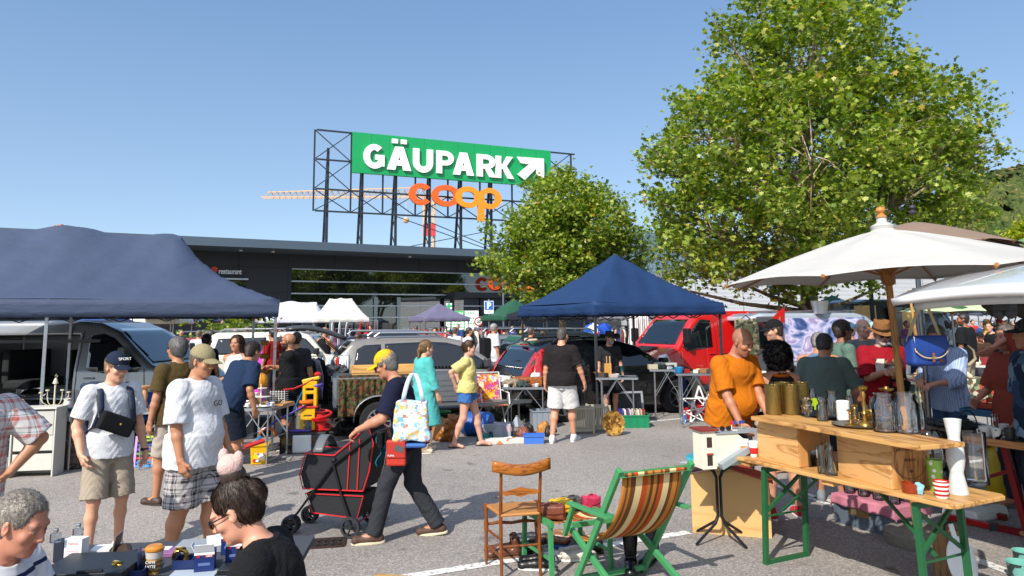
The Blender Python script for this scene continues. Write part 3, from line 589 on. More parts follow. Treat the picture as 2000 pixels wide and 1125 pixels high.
# ------------------------------------------------------------ hill
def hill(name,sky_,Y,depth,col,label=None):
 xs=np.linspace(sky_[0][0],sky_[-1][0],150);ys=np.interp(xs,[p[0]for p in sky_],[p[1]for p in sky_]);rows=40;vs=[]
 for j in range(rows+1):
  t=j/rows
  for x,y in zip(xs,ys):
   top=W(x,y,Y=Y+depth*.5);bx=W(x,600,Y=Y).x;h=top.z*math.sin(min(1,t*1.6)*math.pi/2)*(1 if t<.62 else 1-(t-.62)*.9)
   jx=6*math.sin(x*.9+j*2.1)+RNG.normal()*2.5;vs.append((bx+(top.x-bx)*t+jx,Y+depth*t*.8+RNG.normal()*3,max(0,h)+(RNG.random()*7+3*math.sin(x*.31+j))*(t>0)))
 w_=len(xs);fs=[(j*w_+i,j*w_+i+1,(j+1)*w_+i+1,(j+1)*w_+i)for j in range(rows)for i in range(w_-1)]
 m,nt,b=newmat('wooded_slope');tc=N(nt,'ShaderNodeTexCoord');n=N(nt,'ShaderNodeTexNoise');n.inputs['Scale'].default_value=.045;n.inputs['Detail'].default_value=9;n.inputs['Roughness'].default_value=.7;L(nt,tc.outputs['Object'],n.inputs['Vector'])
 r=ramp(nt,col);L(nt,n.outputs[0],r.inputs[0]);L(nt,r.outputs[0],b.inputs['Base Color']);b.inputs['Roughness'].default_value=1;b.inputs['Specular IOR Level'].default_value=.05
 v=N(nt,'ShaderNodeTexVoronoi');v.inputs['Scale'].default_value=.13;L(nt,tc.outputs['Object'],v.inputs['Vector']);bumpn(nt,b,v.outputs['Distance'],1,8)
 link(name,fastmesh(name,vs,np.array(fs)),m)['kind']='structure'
hill('wooded_hill',[(1700,560),(1800,470),(1870,405),(1925,372),(1975,351),(2060,335),(2250,290),(2500,340),(2900,560)],900,420,[(.3,'2c3a24'),(.45,'46542e'),(.55,'5b6438'),(.64,'8a7a50'),(.72,'4a5a34')])
hill('distant_hill',[(1150,575),(1200,500),(1265,453),(1320,462),(1450,480),(1650,470),(1800,500),(1900,590)],2200,900,[(.3,'4a5f68'),(.5,'5d727a'),(.7,'6c8088')])  # blue-grey aerial haze is put into this far hill's colours
# ------------------------------------------------------------ trees
def leafmat(a,b_,c,d):
 m,nt,b=newmat('leaves');g=N(nt,'ShaderNodeNewGeometry');r=ramp(nt,[(0,a),(.35,b_),(.75,c),(.97,d),(1,'a8842c')]);L(nt,g.outputs['Random Per Island'],r.inputs[0]);L(nt,r.outputs[0],b.inputs['Base Color'])
 b.inputs['Roughness'].default_value=.42;t=N(nt,'ShaderNodeBsdfTranslucent');hs=N(nt,'ShaderNodeHueSaturation');hs.inputs['Value'].default_value=1.7;hs.inputs['Saturation'].default_value=1.15;L(nt,r.outputs[0],hs.inputs['Color']);L(nt,hs.outputs[0],t.inputs[0])
 s=N(nt,'ShaderNodeMixShader');s.inputs[0].default_value=.33;L(nt,b.outputs[0],s.inputs[1]);L(nt,t.outputs[0],s.inputs[2]);L(nt,s.outputs[0],nt.nodes['Material Output'].inputs[0]);return m
LEAF=[(0,-.5),(.16,-.28),(.5,-.22),(.3,.02),(.42,.3),(.15,.2),(0,.6),(-.15,.2),(-.42,.3),(-.3,.02),(-.5,-.22),(-.16,-.28)]
def leaves(cent,size,rng,n_per,spread,upb=.5):
 P=np.repeat(cent,n_per,0);n=len(P);P=P+rng.normal(size=(n,3))*spread*[1,1,.8]
 nz=rng.normal(size=(n,3));nz[:,2]=np.abs(nz[:,2])+upb;nz /= np.linalg.norm(nz,axis=1)[:,None];t=rng.normal(size=(n,3));t-=nz*(t*nz).sum(1)[:,None];t /= np.linalg.norm(t,axis=1)[:,None];bt=np.cross(nz,t)
 sz=size*rng.uniform(.6,1.25,n);lf=np.array(LEAF);k=len(lf);vs=P[:,None]+(t[:,None]*lf[None,:,0:1]+bt[:,None]*lf[None,:,1:2]+nz[:,None]*(-np.abs(lf[:,0])*.35)[None,:,None])*sz[:,None,None]
 return vs.reshape(-1,3),np.arange(n*k).reshape(n,k)
def tree(name,label,base,lobes,seed,leaf=.17,tips=2400,per=9,spread=.2,mats=None,trunk=(.2,.4),bark=None,fork=.45,group=None):
 """lobes: list of (centre, radii) in world space"""
 rng=np.random.default_rng(seed);b=np.array(base,float);root=empty(name,label,'tree',tuple(b),group=group)
 vol=np.array([r[0]*r[1]*r[2]for c,r in lobes])**.8;vol /= vol.sum();pts=[]
 for i,(c,r)in enumerate(lobes):
  k=max(12,int(tips*vol[i]));d=rng.normal(size=(k,3));d /= np.linalg.norm(d,axis=1)[:,None];rad=rng.uniform(.25,1,k)**.45*rng.choice([1,1,1,1.08,1.18],k);pts.append(np.array(c)+d*rad[:,None]*np.array(r))
 pts=np.concatenate(pts)-b
 # clump: pull tips toward random twig centres, so there are gaps and dense tufts
 cl=pts[rng.choice(len(pts),len(pts)//11,replace=False)];idx=np.array([np.argmin(((cl-p)**2).sum(1))for p in pts]);pts=pts*.5+cl[idx]*.5
 vs,fs=leaves(pts,leaf,rng,per,spread);link('crown',fastmesh('crown',vs,fs),mats,root,smooth=False)
 tb=MB();cen=np.mean([c for c,r in lobes],0)-b;zt=max(c[2]+r[2]for c,r in lobes)-b[2];tr=[Vector((0,0,-.1)),Vector((.03,0,zt*.18)),Vector((cen[0]*.2,cen[1]*.2,zt*.4)),Vector((cen[0]*.5,cen[1]*.5,zt*.65)),Vector((cen[0]*.8,cen[1]*.8,zt*.92))]
 tb.tube(tr,[trunk[1]*1.15,trunk[1],trunk[1]*.75,trunk[1]*.4,.03],10)
 for i,(c,r)in enumerate(lobes):
  c=Vector(np.array(c)-b);t=min(.95,max(.18,(c.z/zt)*fork+.05));j=t*4;a=tr[int(j)].lerp(tr[min(4,int(j)+1)],j%1);mid=a.lerp(c,.5)+Vector((0,0,-.1*c.length*.2));rr=trunk[1]*.38
  tb.tube([a,mid,c,c+(c-mid)*.12],[rr,rr*.6,rr*.3,.012],6)
  sel=[p for p in pts[rng.choice(len(pts),260)]if(Vector(p)-c).length<max(r)*1.25][:16]
  for p in sel:
   p=Vector(p);q=mid.lerp(c,rng.random());tb.tube([q,q.lerp(p,.5)+Vector((0,0,.12)),p],[rr*.22,rr*.13,.006],4)
 tb.build('trunk',bark,root,smooth=True);return root
def patchy_bark():
 m,nt,b=newmat('plane_bark');tc=N(nt,'ShaderNodeTexCoord');n=N(nt,'ShaderNodeTexNoise');n.inputs['Scale'].default_value=5;n.inputs['Detail'].default_value=4;L(nt,tc.outputs['Object'],n.inputs['Vector'])
 r=ramp(nt,[(.35,'5c5040'),(.5,'8c7c64'),(.58,'b0a284'),(.7,'6e6250')]);L(nt,n.outputs[0],r.inputs[0]);L(nt,r.outputs[0],b.inputs['Base Color']);b.inputs['Roughness'].default_value=.85;bumpn(nt,b,n.outputs[0],.5,.02);return m
BK=patchy_bark();LM=leafmat('445e18','688026','90a240','b2b458')
def lob(l,Y,seed,k=1.5):
 r=random.Random(seed);out=[]
 for px,py,rp in l:
  y=Y+r.uniform(-1,1)*(1 if rp<90 else 1.6);c=W(px,py,Y=y);q=rp/F*y;out.append((tuple(c),(q,q*(k if rp>60 else 1),q*.95)))
  if rp>100:
   for s_ in(-1,1):y2=Y+s_*q*1.1;c=W(px+r.uniform(-40,40),py+10,Y=y2);out.append((tuple(c),(q*.8,q*.7,q*.8)))
 return out
big=[(1590,90,150),(1450,130,100),(1420,260,120),(1335,330,85),(1290,300,40),(1300,400,60),(1590,290,190),(1750,230,130),(1855,250,75),(1900,330,60),(1800,350,125),(1865,402,56),(1915,280,40),(1400,440,115),(1340,500,60),(1550,470,120),(1700,440,100),(1320,420,65),(1480,10,80),(1640,0,75),(1430,545,48),(1785,115,45),(1890,180,34),(1275,320,26),(1905,290,35),(1400,50,40),(1700,60,40),(1335,200,45),(1590,560,35),(1720,560,38),(1925,420,18),(1310,560,30),(1515,555,40)]
tree('plane_tree','tall broad plane tree rising behind the open white parasol',(*W(1588,745,z=0).xy,0),lob(big,20.5,3),5,leaf=.15,tips=6000,per=11,spread=.19,mats=LM,trunk=(0,.26),bark=BK,fork=.8)
sml=[(1100,395,62),(1055,450,65),(1170,440,68),(1005,480,45),(1220,470,38),(1090,520,80),(1190,525,62),(968,520,32),(1088,340,26),(1030,550,50),(1120,560,50),(1238,500,26),(962,450,18),(1022,420,26),(1060,370,34),(1175,385,30),(1110,450,70)]
t2=tree('plane_tree','smaller round plane tree standing in front of the shop billboard',(*W(1100,712,z=0).xy,0),lob(sml,29,9),6,leaf=.165,tips=2900,per=10,spread=.22,mats=LM,trunk=(0,.17),bark=BK,fork=.8)
b3=[(2005,465,36),(2045,450,38),(1972,478,15)]
tree('plane_tree','yellowish tree at the right edge of the picture below the wooded hill',(*W(2030,690,z=0).xy,0),lob(b3,45,11),16,leaf=.3,tips=500,per=7,spread=.3,mats=leafmat('6b7c1c','8a9a28','a8b038','c0bc48'),trunk=(0,.2),bark=BK,fork=.8)
for i,(x,y,sc)in enumerate(((30,9,1.9),(36,15,2.1),(42,5,2.0),(50,14,2.3),(60,4,2.4),(32,-4,1.9),(44,-9,2.2),(64,-12,2.5),(27,2,1.7),(56,20,2.4),(36,-14,2.0))):
 copy_thing(t2,(x,y,0),i*47,'dark plane tree mirrored in the shop windows','trees mirrored in the shop glass',sc)
hedge=[]
# ------------------------------------------------------------ shop building
FA=29.5;FU=Vector((math.cos(R(FA)),math.sin(R(FA)),0));FN=Vector((FU.y,-FU.x,0));FP=Vector((-26.2,56,0))
def onplane(px,py,P0,u):
 n=Vector((u.y,-u.x,0));d=ray(px,py);o=Vector((0,0,H));t=(P0-o).dot(n)/d.dot(n);p=o+d*t;return(p-P0).dot(u),p.z
def fitmesh(o,s0,s1,z0,z1):
 me=o.data;co=np.array([v.co for v in me.vertices]);a=co.min(0);b=co.max(0)
 for v in me.vertices:v.co.x=(v.co.x-a[0])/(b[0]-a[0])*(s1-s0);v.co.y=(v.co.y-a[1])/(b[1]-a[1])*(z1-z0)
DK=mat('34383d',.5,.3,.06,1.2);DK2=mat('23262a',.55,.1,.08,.8);FAS=mat('5e6c78',.4,.5,.05,.6)
bl=empty('shop_building','long dark flat-roofed shopping hall with a wide window front','building',tuple(FP),FA)
_,zt=onplane(345,460,FP,FU);s_end,_=onplane(1225,500,FP,FU)
MB().box(((s_end-45)/2,13,zt-.35),(s_end+45,26,.7)).build('roof_edge',FAS,bl)
OV=4.5;FP2=FP-FN*OV
fs0,zg1=onplane(570,524,FP2,FU);_,zg0=onplane(570,622,FP2,FU)
mb=MB();mb.box(((fs0-45)/2,OV+.5,(zt-.7)/2),(fs0+45,1,zt-.7));mb.box(((fs0+s_end)/2,OV+.5,(zg1+zt-.7)/2),(s_end-fs0,1,zt-.7-zg1));mb.box((s_end-.3,OV+6,(zt-.7)/2),(.6,10,zt-.7));mb.build('wall',DK2,bl)
mb=MB()
for x in np.arange(-20,s_end,4.2):mb.box((x,OV-.01,(zg1+zt-.7)/2),(.03,.03,zt-.7-zg1))
for x in np.arange(-20,fs0,4.2):mb.box((x,OV-.01,zg1/2),(.03,.03,zg1))
for z_ in(zg1+.02,zg1-2.2,zg1-4.4):mb.box(((fs0-20)/2,OV-.01,z_),(fs0+20,.03,.03))
mb.build('panel_joint',mat('131517',.7),bl)
m_,nt_g,b_g=newmat('window_glass');b_g.inputs['Base Color'].default_value=(.008,.01,.012,1);b_g.inputs['Roughness'].default_value=.015;b_g.inputs['IOR'].default_value=2.3
ng=N(nt_g,'ShaderNodeTexNoise');ng.inputs['Scale'].default_value=.35;tcg=N(nt_g,'ShaderNodeTexCoord');L(nt_g,tcg.outputs['Object'],ng.inputs['Vector']);bumpn(nt_g,b_g,ng.outputs[0],.06,.05);WG=m_
MB().box(((fs0+s_end)/2,OV+.7,zg1/2),(s_end-fs0-1,.1,zg1)).build('backing',DK2,bl)
for x in np.arange(fs0,s_end-1,4.2):
 MB().box((x+2.1,OV+.35,zg1/2),(4.18,.05,zg1)).build('window',WG,bl,rz=0)
mb=MB()
WHM=mat('b8bec2',.35,.6)
for py in(524.5,549,573,597,621):
 z_=onplane(570,py,FP2,FU)[1];MB().box(((fs0+s_end)/2,OV+.12,z_),(s_end-fs0,.12,.12)).build('mullion',WHM,bl)
ex0,_=onplane(872,575,FP2,FU);_,ez=onplane(872,577,FP2,FU)
mb=MB();mb.box(((ex0+s_end)/2,OV-.9,ez),(s_end-ex0,2.2,.5));mb.box((ex0+.2,OV-.9,ez/2),(.35,.35,ez));mb.build('entrance_canopy',mat('2a2d32',.5,.3),bl)
for px in(945,1000):
 sx,_=onplane(px,600,FP2,FU);MB().box((sx,OV-.3,ez/2),(.12,.12,ez)).build('column',mat('3a3d42',.5,.4),bl)
for px in(735,780):
 sx,_=onplane(px,600,FP2,FU);MB().box((sx,OV+.2,2.2),(.35,.1,4.4)).build('inner_column',mat('8fa09c',.6),bl)
# lettering on the facade
rs0,rz0=onplane(427,535,FP2,FU);rs1,rz1=onplane(472,527,FP2,FU);WL=mat('f0f0f0',.5)
t=text('restaurant',1,WL,bl,(rs0,OV-.08,rz0),name='lettering',ext=.03,offset=.02,align='LEFT');fitmesh(t,rs0,rs1,0,rz1-rz0)
rs2,_=onplane(418,530,FP2,FU);MB().lathe([(.28,0),(.28,.08)],(rs2,OV-.1,rz0+.35),16,1,rotm(90).to_3x3()).build('logo_dot',mat('c03a20',.5),bl)
cs,cz=onplane(468,546,FP2,FU);MB().box((cs-2,OV-.4,cz),(5.2,.8,.12)).build('door_canopy',WHM,bl);MB().box((cs-2,OV-.02,cz-1.6),(5,.05,2.9)).build('window',WG,bl)
for px in(533,470,800):
 sx,sz=onplane(px,489,FP-FN*2,FU);MB().box((sx,2,zt-.8),(.25,.25,.12)).build('soffit_lamp',mat('c8ccd0',.4),bl)
def ringletter(cx,cy,w,h,t,a0=0,a1=360,n=40,th=.3,name='letter',m=None,par=None,stem=None,loc=(0,0,0)):
 mb=MB();vs=[];k=n
 closed=a1-a0>=360
 for i in range(k+(0 if closed else 1)):
  a=R(a0+(a1-a0)*i/k)
  tx=t*(1.0+.3*abs(math.cos(a)))if True else t
  for r_,y in((1,0),(0,0),(0,th),(1,th)):
   ww_,hh_=(w/2,h/2)if r_ else(w/2-tx,h/2-t*.95);vs.append((cx+ww_*math.cos(a),y,cy+hh_*math.sin(a)))
 m_n=k if not closed else k;fs=[]
 for i in range(m_n):
  j=(i+1)%(k if closed else k+1)
  for q in range(4):fs.append((i*4+q,i*4+(q+1)%4,j*4+(q+1)%4,j*4+q))
 if not closed:fs+=[(0,1,2,3),(k*4+3,k*4+2,k*4+1,k*4)]
 mb.add(vs,fs)
 if stem:mb.box(stem[0],stem[1])
 return mb.build(name,m,par,loc=loc)
OR1=mat('e4611c',.45);OR2=mat('f0921e',.45);OR3=mat('dd7a55',.45)
def coop(par,s0,s1,zb,zt_,y,c1,c2,th=.25):
 w_=s1-s0;h=zt_-zb;cz=(zb+zt_)/2;t=h*.25
 for i,(c,w2,m,a0,a1)in enumerate(((.12,.25,c1,40,320),(.385,.31,c1,0,360),(.625,.29,c2,0,360),(.865,.27,c2,0,360))):
  cx=s0+c*w_;ringletter(cx,cz,w2*w_,h,t,a0,a1,m=m,par=par,loc=(0,y-i*.006,0),th=th,stem=((cx-w2*w_*.36,th/2,zb+h*.05),(w_*.075,th-.02,h*1.3))if i==3 else None)
def glowmat(c):
 m,nt,b=newmat('glow_letter');b.inputs['Base Color'].default_value=(*lin(c),1);b.inputs['Emission Color'].default_value=(*lin(c),1);b.inputs['Emission Strength'].default_value=.5;return m  # emission added so the letters read bright under the shaded overhang
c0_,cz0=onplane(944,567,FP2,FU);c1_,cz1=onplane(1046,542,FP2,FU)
coop(bl,c0_,c1_,cz0,cz1,OV-1.2,glowmat('d9501e'),glowmat('e4781e'),.15)
# roof billboard
BA=24.0;BU=Vector((math.cos(R(BA)),math.sin(R(BA)),0));BP=Vector((-16.9,62,0))
bp=lambda px,py:onplane(px,py,BP,BU)
sg=empty('roof_billboard','giant green billboard with white letters on a steel lattice above the hall','billboard',(BP.x,BP.y,zt),BA)
st=mat('3c4046',.45,.6,.08,3);Z=lambda z_:z_-zt
xl,ztop=bp(620,254);xr,_=bp(1125,298);_,zbot=bp(613,410);_,zmid=bp(688,341);bx0,bz1=bp(689,261);bx1,_=bp(1074,294)
ztop=(ztop+bp(1125,298)[1])/2;bz1=(bz1+bp(1074,293)[1])/2;bz0=(bp(688,341)[1]+bp(1000,357)[1])/2
MB().box(((bx0+bx1)/2,0,Z((bz0+bz1)/2)),(bx1-bx0,.35,bz1-bz0)).build('green_panel',mat('0f9a55',.35,0,.04,.5),sg)
mb=MB()
for x in np.linspace(bx0,bx1,13)[1:-1]:mb.box((x,-.177,Z((bz0+bz1)/2)),(.03,.006,bz1-bz0-.05))
mb.build('panel_joint',mat('0c7a45',.4),sg)
def arcpts(cx,cz,rx,rz,tx,tz,a0,a1,n=18):return[[(cx+(rx-i*tx)*math.cos(a),cz+(rz-i*tz)*math.sin(a))for i in(0,1)]for a in np.radians(np.linspace(a0,a1,n))]
PB=[[(.3,.79),(.52,.79),(.52,1),(.3,1)],[(.3,.36),(.52,.36),(.52,.57),(.3,.57)],[(0,0),(.32,0),(.32,1),(0,1)],(.5,.68,.5,.32,.3,.21,-90,90)]
GLY=dict(A=[[(0,0),(.33,0),(.62,1),(.33,1)],[(1,0),(.67,0),(.38,1),(.67,1)],[(.22,.19),(.78,.19),(.7,.42),(.3,.42)]],G=[(.52,.5,.52,.52,.31,.25,48,335),[(.56,.37),(1,.37),(1,.58),(.56,.58)],[(.72,.1),(1,.1),(1,.56),(.72,.56)]],
 U=[[(0,.4),(.31,.4),(.31,1),(0,1)],[(.69,.4),(1,.4),(1,1),(.69,1)],(.5,.41,.5,.44,.31,.26,180,360)],P=PB,R=PB+[[(.38,.42),(.72,.42),(1.04,0),(.68,0)]],K=[[(0,0),(.31,0),(.31,1),(0,1)],[(.25,.42),(.64,1),(1.0,1),(.5,.42)],[(.26,.62),(.56,.64),(1.05,0),(.68,0)]])
def blockletter(ch,x,z,w_,h):
 mb=MB()
 for i,g in enumerate(GLY[ch]):
  y0=-.40-i*.004
  if isinstance(g,list):mb.prism([(x+a*w_,z+b_*h)for a,b_ in g],y0,-.24,1)
  else:
   ps=arcpts(*g)
   for j in range(len(ps)-1):mb.prism([(x+a*w_,z+b_*h)for a,b_ in(ps[j][0],ps[j+1][0],ps[j+1][1],ps[j][1])],y0,-.24,1)
 mb.build('letter',WH,sg)
g0,_=bp(708,310);g1,_=bp(999,325);gz0=bp(740,331)[1];gz1=bp(740,285)[1];WH=mat('f4f4f4',.4,0,.02);chars='GAUPARK';ws=((0,.131),(.147,.302),(.313,.444),(.467,.583),(.578,.722),(.742,.872),(.876,1.0))
for i,ch in enumerate(chars):
 x=g0+(g1-g0)*ws[i][0];w_=(g1-g0)*(ws[i][1]-ws[i][0]);blockletter(ch,x,Z(gz0),w_,gz1-gz0)
 if i==1:
  for q in(-.42,.42):MB().box((x+w_/2+q,-.32,Z(gz1)+.5),(.55,.16,.42)).build('umlaut_dot',WH,sg)
ax0,az0=bp(1006,352);ax1,az1=bp(1058,312);aw_=ax1-ax0;ah=az1-az0
MB().prism([(ax0+aw_*p,Z(az0)+ah*q)for p,q in((0,.98),(1,1),(1,.1),(.72,.28),(.72,.55),(.28,0),(.02,.22),(.45,.7),(.15,.72))],-.52,-.3).build('arrow',WH,sg)
chordz=[ztop,ztop-(ztop-zbot)*.365,ztop-(ztop-zbot)*.73,zbot];nod=[bp(px,400)[0]for px in(613,686,749,813,877,940,1003,1060,1120)]
for i,z_ in enumerate(chordz):
 MB().bar((xl,.35,Z(z_)),(xr,.35,Z(z_)),.14).build('chord',st,sg)
for i,x in enumerate(nod):MB().bar((x,.35,Z(ztop)),(x,.35,Z(zbot)),.14).build('upright',st,sg)
mb=MB()
for i in range(len(nod)-1):
 for j in range(3):
  a,b_=(nod[i],nod[i+1])if(i+j)%2 else(nod[i+1],nod[i]);mid=((nod[i]+nod[i+1])/2,.4,Z((chordz[j]+chordz[j+1])/2))
  if i in(0,7)or j==2:
   mb.bar((nod[i],.4,Z(chordz[j])),(nod[i+1],.4,Z(chordz[j+1])),.08);mb.bar((nod[i],.46,Z(chordz[j+1])),(nod[i+1],.46,Z(chordz[j])),.08)
mb.build('bracing',st,sg)
for px in(640,709,776,843,905,965):
 s_=bp(px,470)[0];q=MB();q.bar((s_,.7,0),(s_,.7,Z(ztop)-1.5),.22);q.bar((s_,2.4,0),(s_,.9,Z(ztop)-2.2),.2)
 for i in range(5):q.bar((s_,.7,i*1.5),(s_,2.3-i*.25,(i+1)*1.5),.08)
 q.build('post',st,sg)
mb=MB();s1_,s2_=bp(776,400)[0],bp(905,400)[0];s3_=bp(965,400)[0];mb.bar((s1_,1,Z(zbot)),(s2_+3,1,0),.07);mb.bar((bp(843,4)[0]-2,1,0),(s3_,1,Z(zbot)-1),.07);mb.bar((bp(843,4)[0],1,2.5),(s3_+1,1,-.1),.07);mb.build('cross_brace',st,sg)
_,kz0=bp(870,407);_,kz1=bp(870,363);k0,k1=bp(797,380)[0],bp(976,380)[0]
coop(sg,k0,k1,Z(kz0)+.1,Z(kz1),-.5,OR1,OR2)
# tower crane far behind
YC=130.0;cj=[W(px,py,Y=YC)for px,py in((512,386),(905,396))];cm=W(838,470,Y=YC)
cr=empty('tower_crane','pale orange tower crane far behind the roof billboard','crane',(cm.x,YC,0));co_=mat('d0a878',.5,0,.05)
mb=MB();z0=cj[0].z;xa=cj[0].x-cm.x;xb=cj[1].x-cm.x
for y in(-.7,.7):mb.bar((xa,y,z0),(xb,y,z0-.3),.16)
mb.bar((xa+1,0,z0+1.0),(xb-6,0,z0+1.6),.18)
for i in range(26):
 x=xa+1+(xb-xa-8)*i/26;d_=(xb-xa-8)/26;mb.bar((x,-.7,z0),(x+d_/2,0,z0+1.2),.12);mb.bar((x+d_/2,0,z0+1.2),(x+d_,.7,z0),.12)
mb.build('jib',co_,cr);mb=MB();zt_c=z0-1
for x,y in((-.9,-.9),(.9,-.9),(.9,.9),(-.9,.9)):mb.bar((x,y,0),(x,y,zt_c),.25)
for i in range(int(zt_c/2)):
 mb.bar((-.9,-.9,i*2),(.9,-.9,i*2+2),.12);mb.bar((.9,-.9,i*2),(.9,.9,i*2+2),.12)
mb.build('mast',co_,cr);MB().box((.2,-1.2,zt_c-5.5),(2.2,.6,2.2)).build('warning_panel',mat('c03030',.5),cr)
hk=W(793,430,Y=YC);MB().bar((hk.x-cm.x,0,hk.z),(hk.x-cm.x,0,z0),.06).build('cable',co_,cr);MB().ball((hk.x-cm.x,0,hk.z),.6).build('hook',co_,cr)
c2=W(118,446,Y=90);mb=MB();mb.bar((-.8,0,-.9),(-.8,0,.4),.2);mb.bar((.7,0,-.9),(.7,0,.4),.2);mb.bar((-.8,0,.2),(.7,0,.2),.15);mb.bar((0,0,-c2.z),(0,0,.5),.5)
mb.build('crane_top',mat('c0724a',.5),loc=tuple(c2),label='orange crane top just showing above the long navy tent',cat='crane')
# pale industrial hall on the right
wl=empty('industrial_hall','long low hall with pale grey corrugated cladding behind the plane tree','building',(*W(1400,640,Y=52).xy,0),8)
m_,nt_c,b_c=newmat('corrugated_cladding');b_c.inputs['Base Color'].default_value=(*lin('c4c8cc'),1);b_c.inputs['Roughness'].default_value=.4;b_c.inputs['Metallic'].default_value=.2
wv=N(nt_c,'ShaderNodeTexWave');wv.bands_direction='Z';wv.inputs['Scale'].default_value=3.2;tcc=N(nt_c,'ShaderNodeTexCoord');L(nt_c,tcc.outputs['Object'],wv.inputs['Vector']);bumpn(nt_c,b_c,wv.outputs[0],.6,.05)
zh=W(1500,540,Y=53).z;MB().box((12,6,zh/2),(31,12,zh)).build('wall',m_,wl);MB().box((12,6,zh+.15),(31.4,12.4,.3)).build('roof_edge',mat('9ca0a4',.4,.4),wl)
mb=MB()
for x in np.arange(-1.5,27,3.6):mb.box((x,-.02,zh/2),(.05,.04,zh))
mb.build('panel_joint',mat('8c9094',.5),wl)
# ------------------------------------------------------------ vehicles
def polysdf(poly):
 A=np.array(poly,np.float32);B=np.roll(A,-1,0)
 def f(q):
  d=np.full(len(q),1e9,np.float32);s=np.ones(len(q),np.float32)
  for a,b in zip(A,B):
   e=b-a;w_=q-a;t=np.clip(w_@e/(e@e),0,1);r_=w_-t[:,None]*e;d=np.minimum(d,(r_*r_).sum(1))
   c1=q[:,1]>=a[1];c2=q[:,1]<b[1];c3=e[0]*w_[:,1]>e[1]*w_[:,0];fl=(c1&c2&c3)|(~c1&~c2&~c3);s[fl]*=-1
  return s*np.sqrt(d)
 return f
def panel(S_,poly,axis,sg,m,name,par,off=.006,step=.07,lift=0):
 """a thin sheet with the outline poly that lies on the shell: axis 'y' (sides; poly x,z) or 'x' (front / rear; poly y,z)"""
 P=[Vector(p)for p in poly];xs=[p.x for p in P];ys=[p.y for p in P];pts=list(P);n=len(P)
 ins=lambda x,y:sum(((P[i].y>y)!=(P[i-1].y>y))and(x<(P[i-1].x-P[i].x)*(y-P[i].y)/(P[i-1].y-P[i].y)+P[i].x)for i in range(n))%2
 dense=[]
 for i in range(n):
  a,b=P[i],P[(i+1)%n];k=max(1,int((b-a).length/step));dense+=[a.lerp(b,j/k)for j in range(k)]
 nb=len(dense);inner=[Vector((x,y))for x in np.arange(min(xs)+step/2,max(xs),step)for y in np.arange(min(ys)+step/2,max(ys),step)if ins(x,y)and min((Vector((x,y))-d).length for d in dense)>step*.4]
 r=geometry.delaunay_2d_cdt(dense+inner,[(i,(i+1)%nb)for i in range(nb)],[],1,1e-5);V2=r[0];fs=r[2]
 q=np.array([[v.x,v.y]for v in V2],np.float32);lo=np.zeros(len(q));hi=np.full(len(q),1.3 if axis=='y' else 3.3)
 for _ in range(20):
  md=(lo+hi)/2;P3=np.stack([q[:,0],sg*md,q[:,1]],1)if axis=='y' else np.stack([sg*md,q[:,0],q[:,1]],1)
  o_=S_.ev(P3[:,None,:].astype(np.float32))[:,0]>0;hi=np.where(o_,md,hi);lo=np.where(o_,lo,md)
 d=hi+off;P3=np.stack([q[:,0],sg*d,q[:,1]],1)if axis=='y' else np.stack([sg*d,q[:,0],q[:,1]],1)
 mb=MB();mb.add(P3.tolist(),[tuple(f)for f in fs]);o=mb.build(name,m,par,smooth=True)
 md_=o.modifiers.new('s','SOLIDIFY');md_.thickness=.004;md_.offset=0;return o
CARGLASS=mat('0c1114',.03,0,.05,coat=1,name='car_glass');TYRE=mat('17181a',.85,0,.1,30,.3,80);RIM=mat('a9adb2',.3,.9);BLK=mat('141517',.5);HUB=mat('303236',.5,.3)
def paint(c,met=.4):return mat(c,.32,met,.03,2,coat=1)
def wheel(par,x,y,r,sg,rim='alloy',name='wheel'):
 w_=.2;M_=rotm(90,0,0);t=MB().lathe([(r*.62,-w_/2),(r*.93,-w_/2),(r,-w_/2+.03),(r,w_/2-.03),(r*.93,w_/2),(r*.64,w_/2),(r*.6,w_/2-.03)],(0,0,0),28,1,M_).build(name,TYRE,par,smooth=True)
 t.location=(x,y,r);q=MB();yo=sg*(w_/2-.025)
 q.lathe([(.001,yo-sg*.05),(r*.6,yo-sg*.05),(r*.62,yo),(r*.66,yo)],(0,0,0),28,1,Matrix.Rotation(R(90),3,'X')@Matrix.Diagonal((1,1,-1)))if 0 else q.lathe([(.001,-.03),(r*.6,-.03),(r*.62,.012),(r*.66,.012)],(0,sg*.075,0),28,1,rotm(-90*sg),close=2)
 q.build('rim_well',HUB if rim=='alloy' else mat('8a8d90',.45,.5),t,smooth=True);s_=MB()
 for i in range(5 if rim=='alloy' else 12):
  a=2*math.pi*i/(5 if rim=='alloy' else 12);c,n_=math.cos(a),math.sin(a)
  s_.bar((c*r*.1,sg*.085,n_*r*.1),(c*r*.6,sg*.085,n_*r*.6),r*(.16 if rim=='alloy' else .09),.02)
 s_.lathe([(r*.58,0),(r*.66,.012),(r*.66,.02),(r*.56,.02)],(0,sg*.078,0),28,1,rotm(-90*sg),close=2);s_.lathe([(r*.16,0),(r*.14,.03),(.001,.035)],(0,sg*.075,0),16,1,rotm(-90*sg))
 s_.build('rim',RIM,t);return t
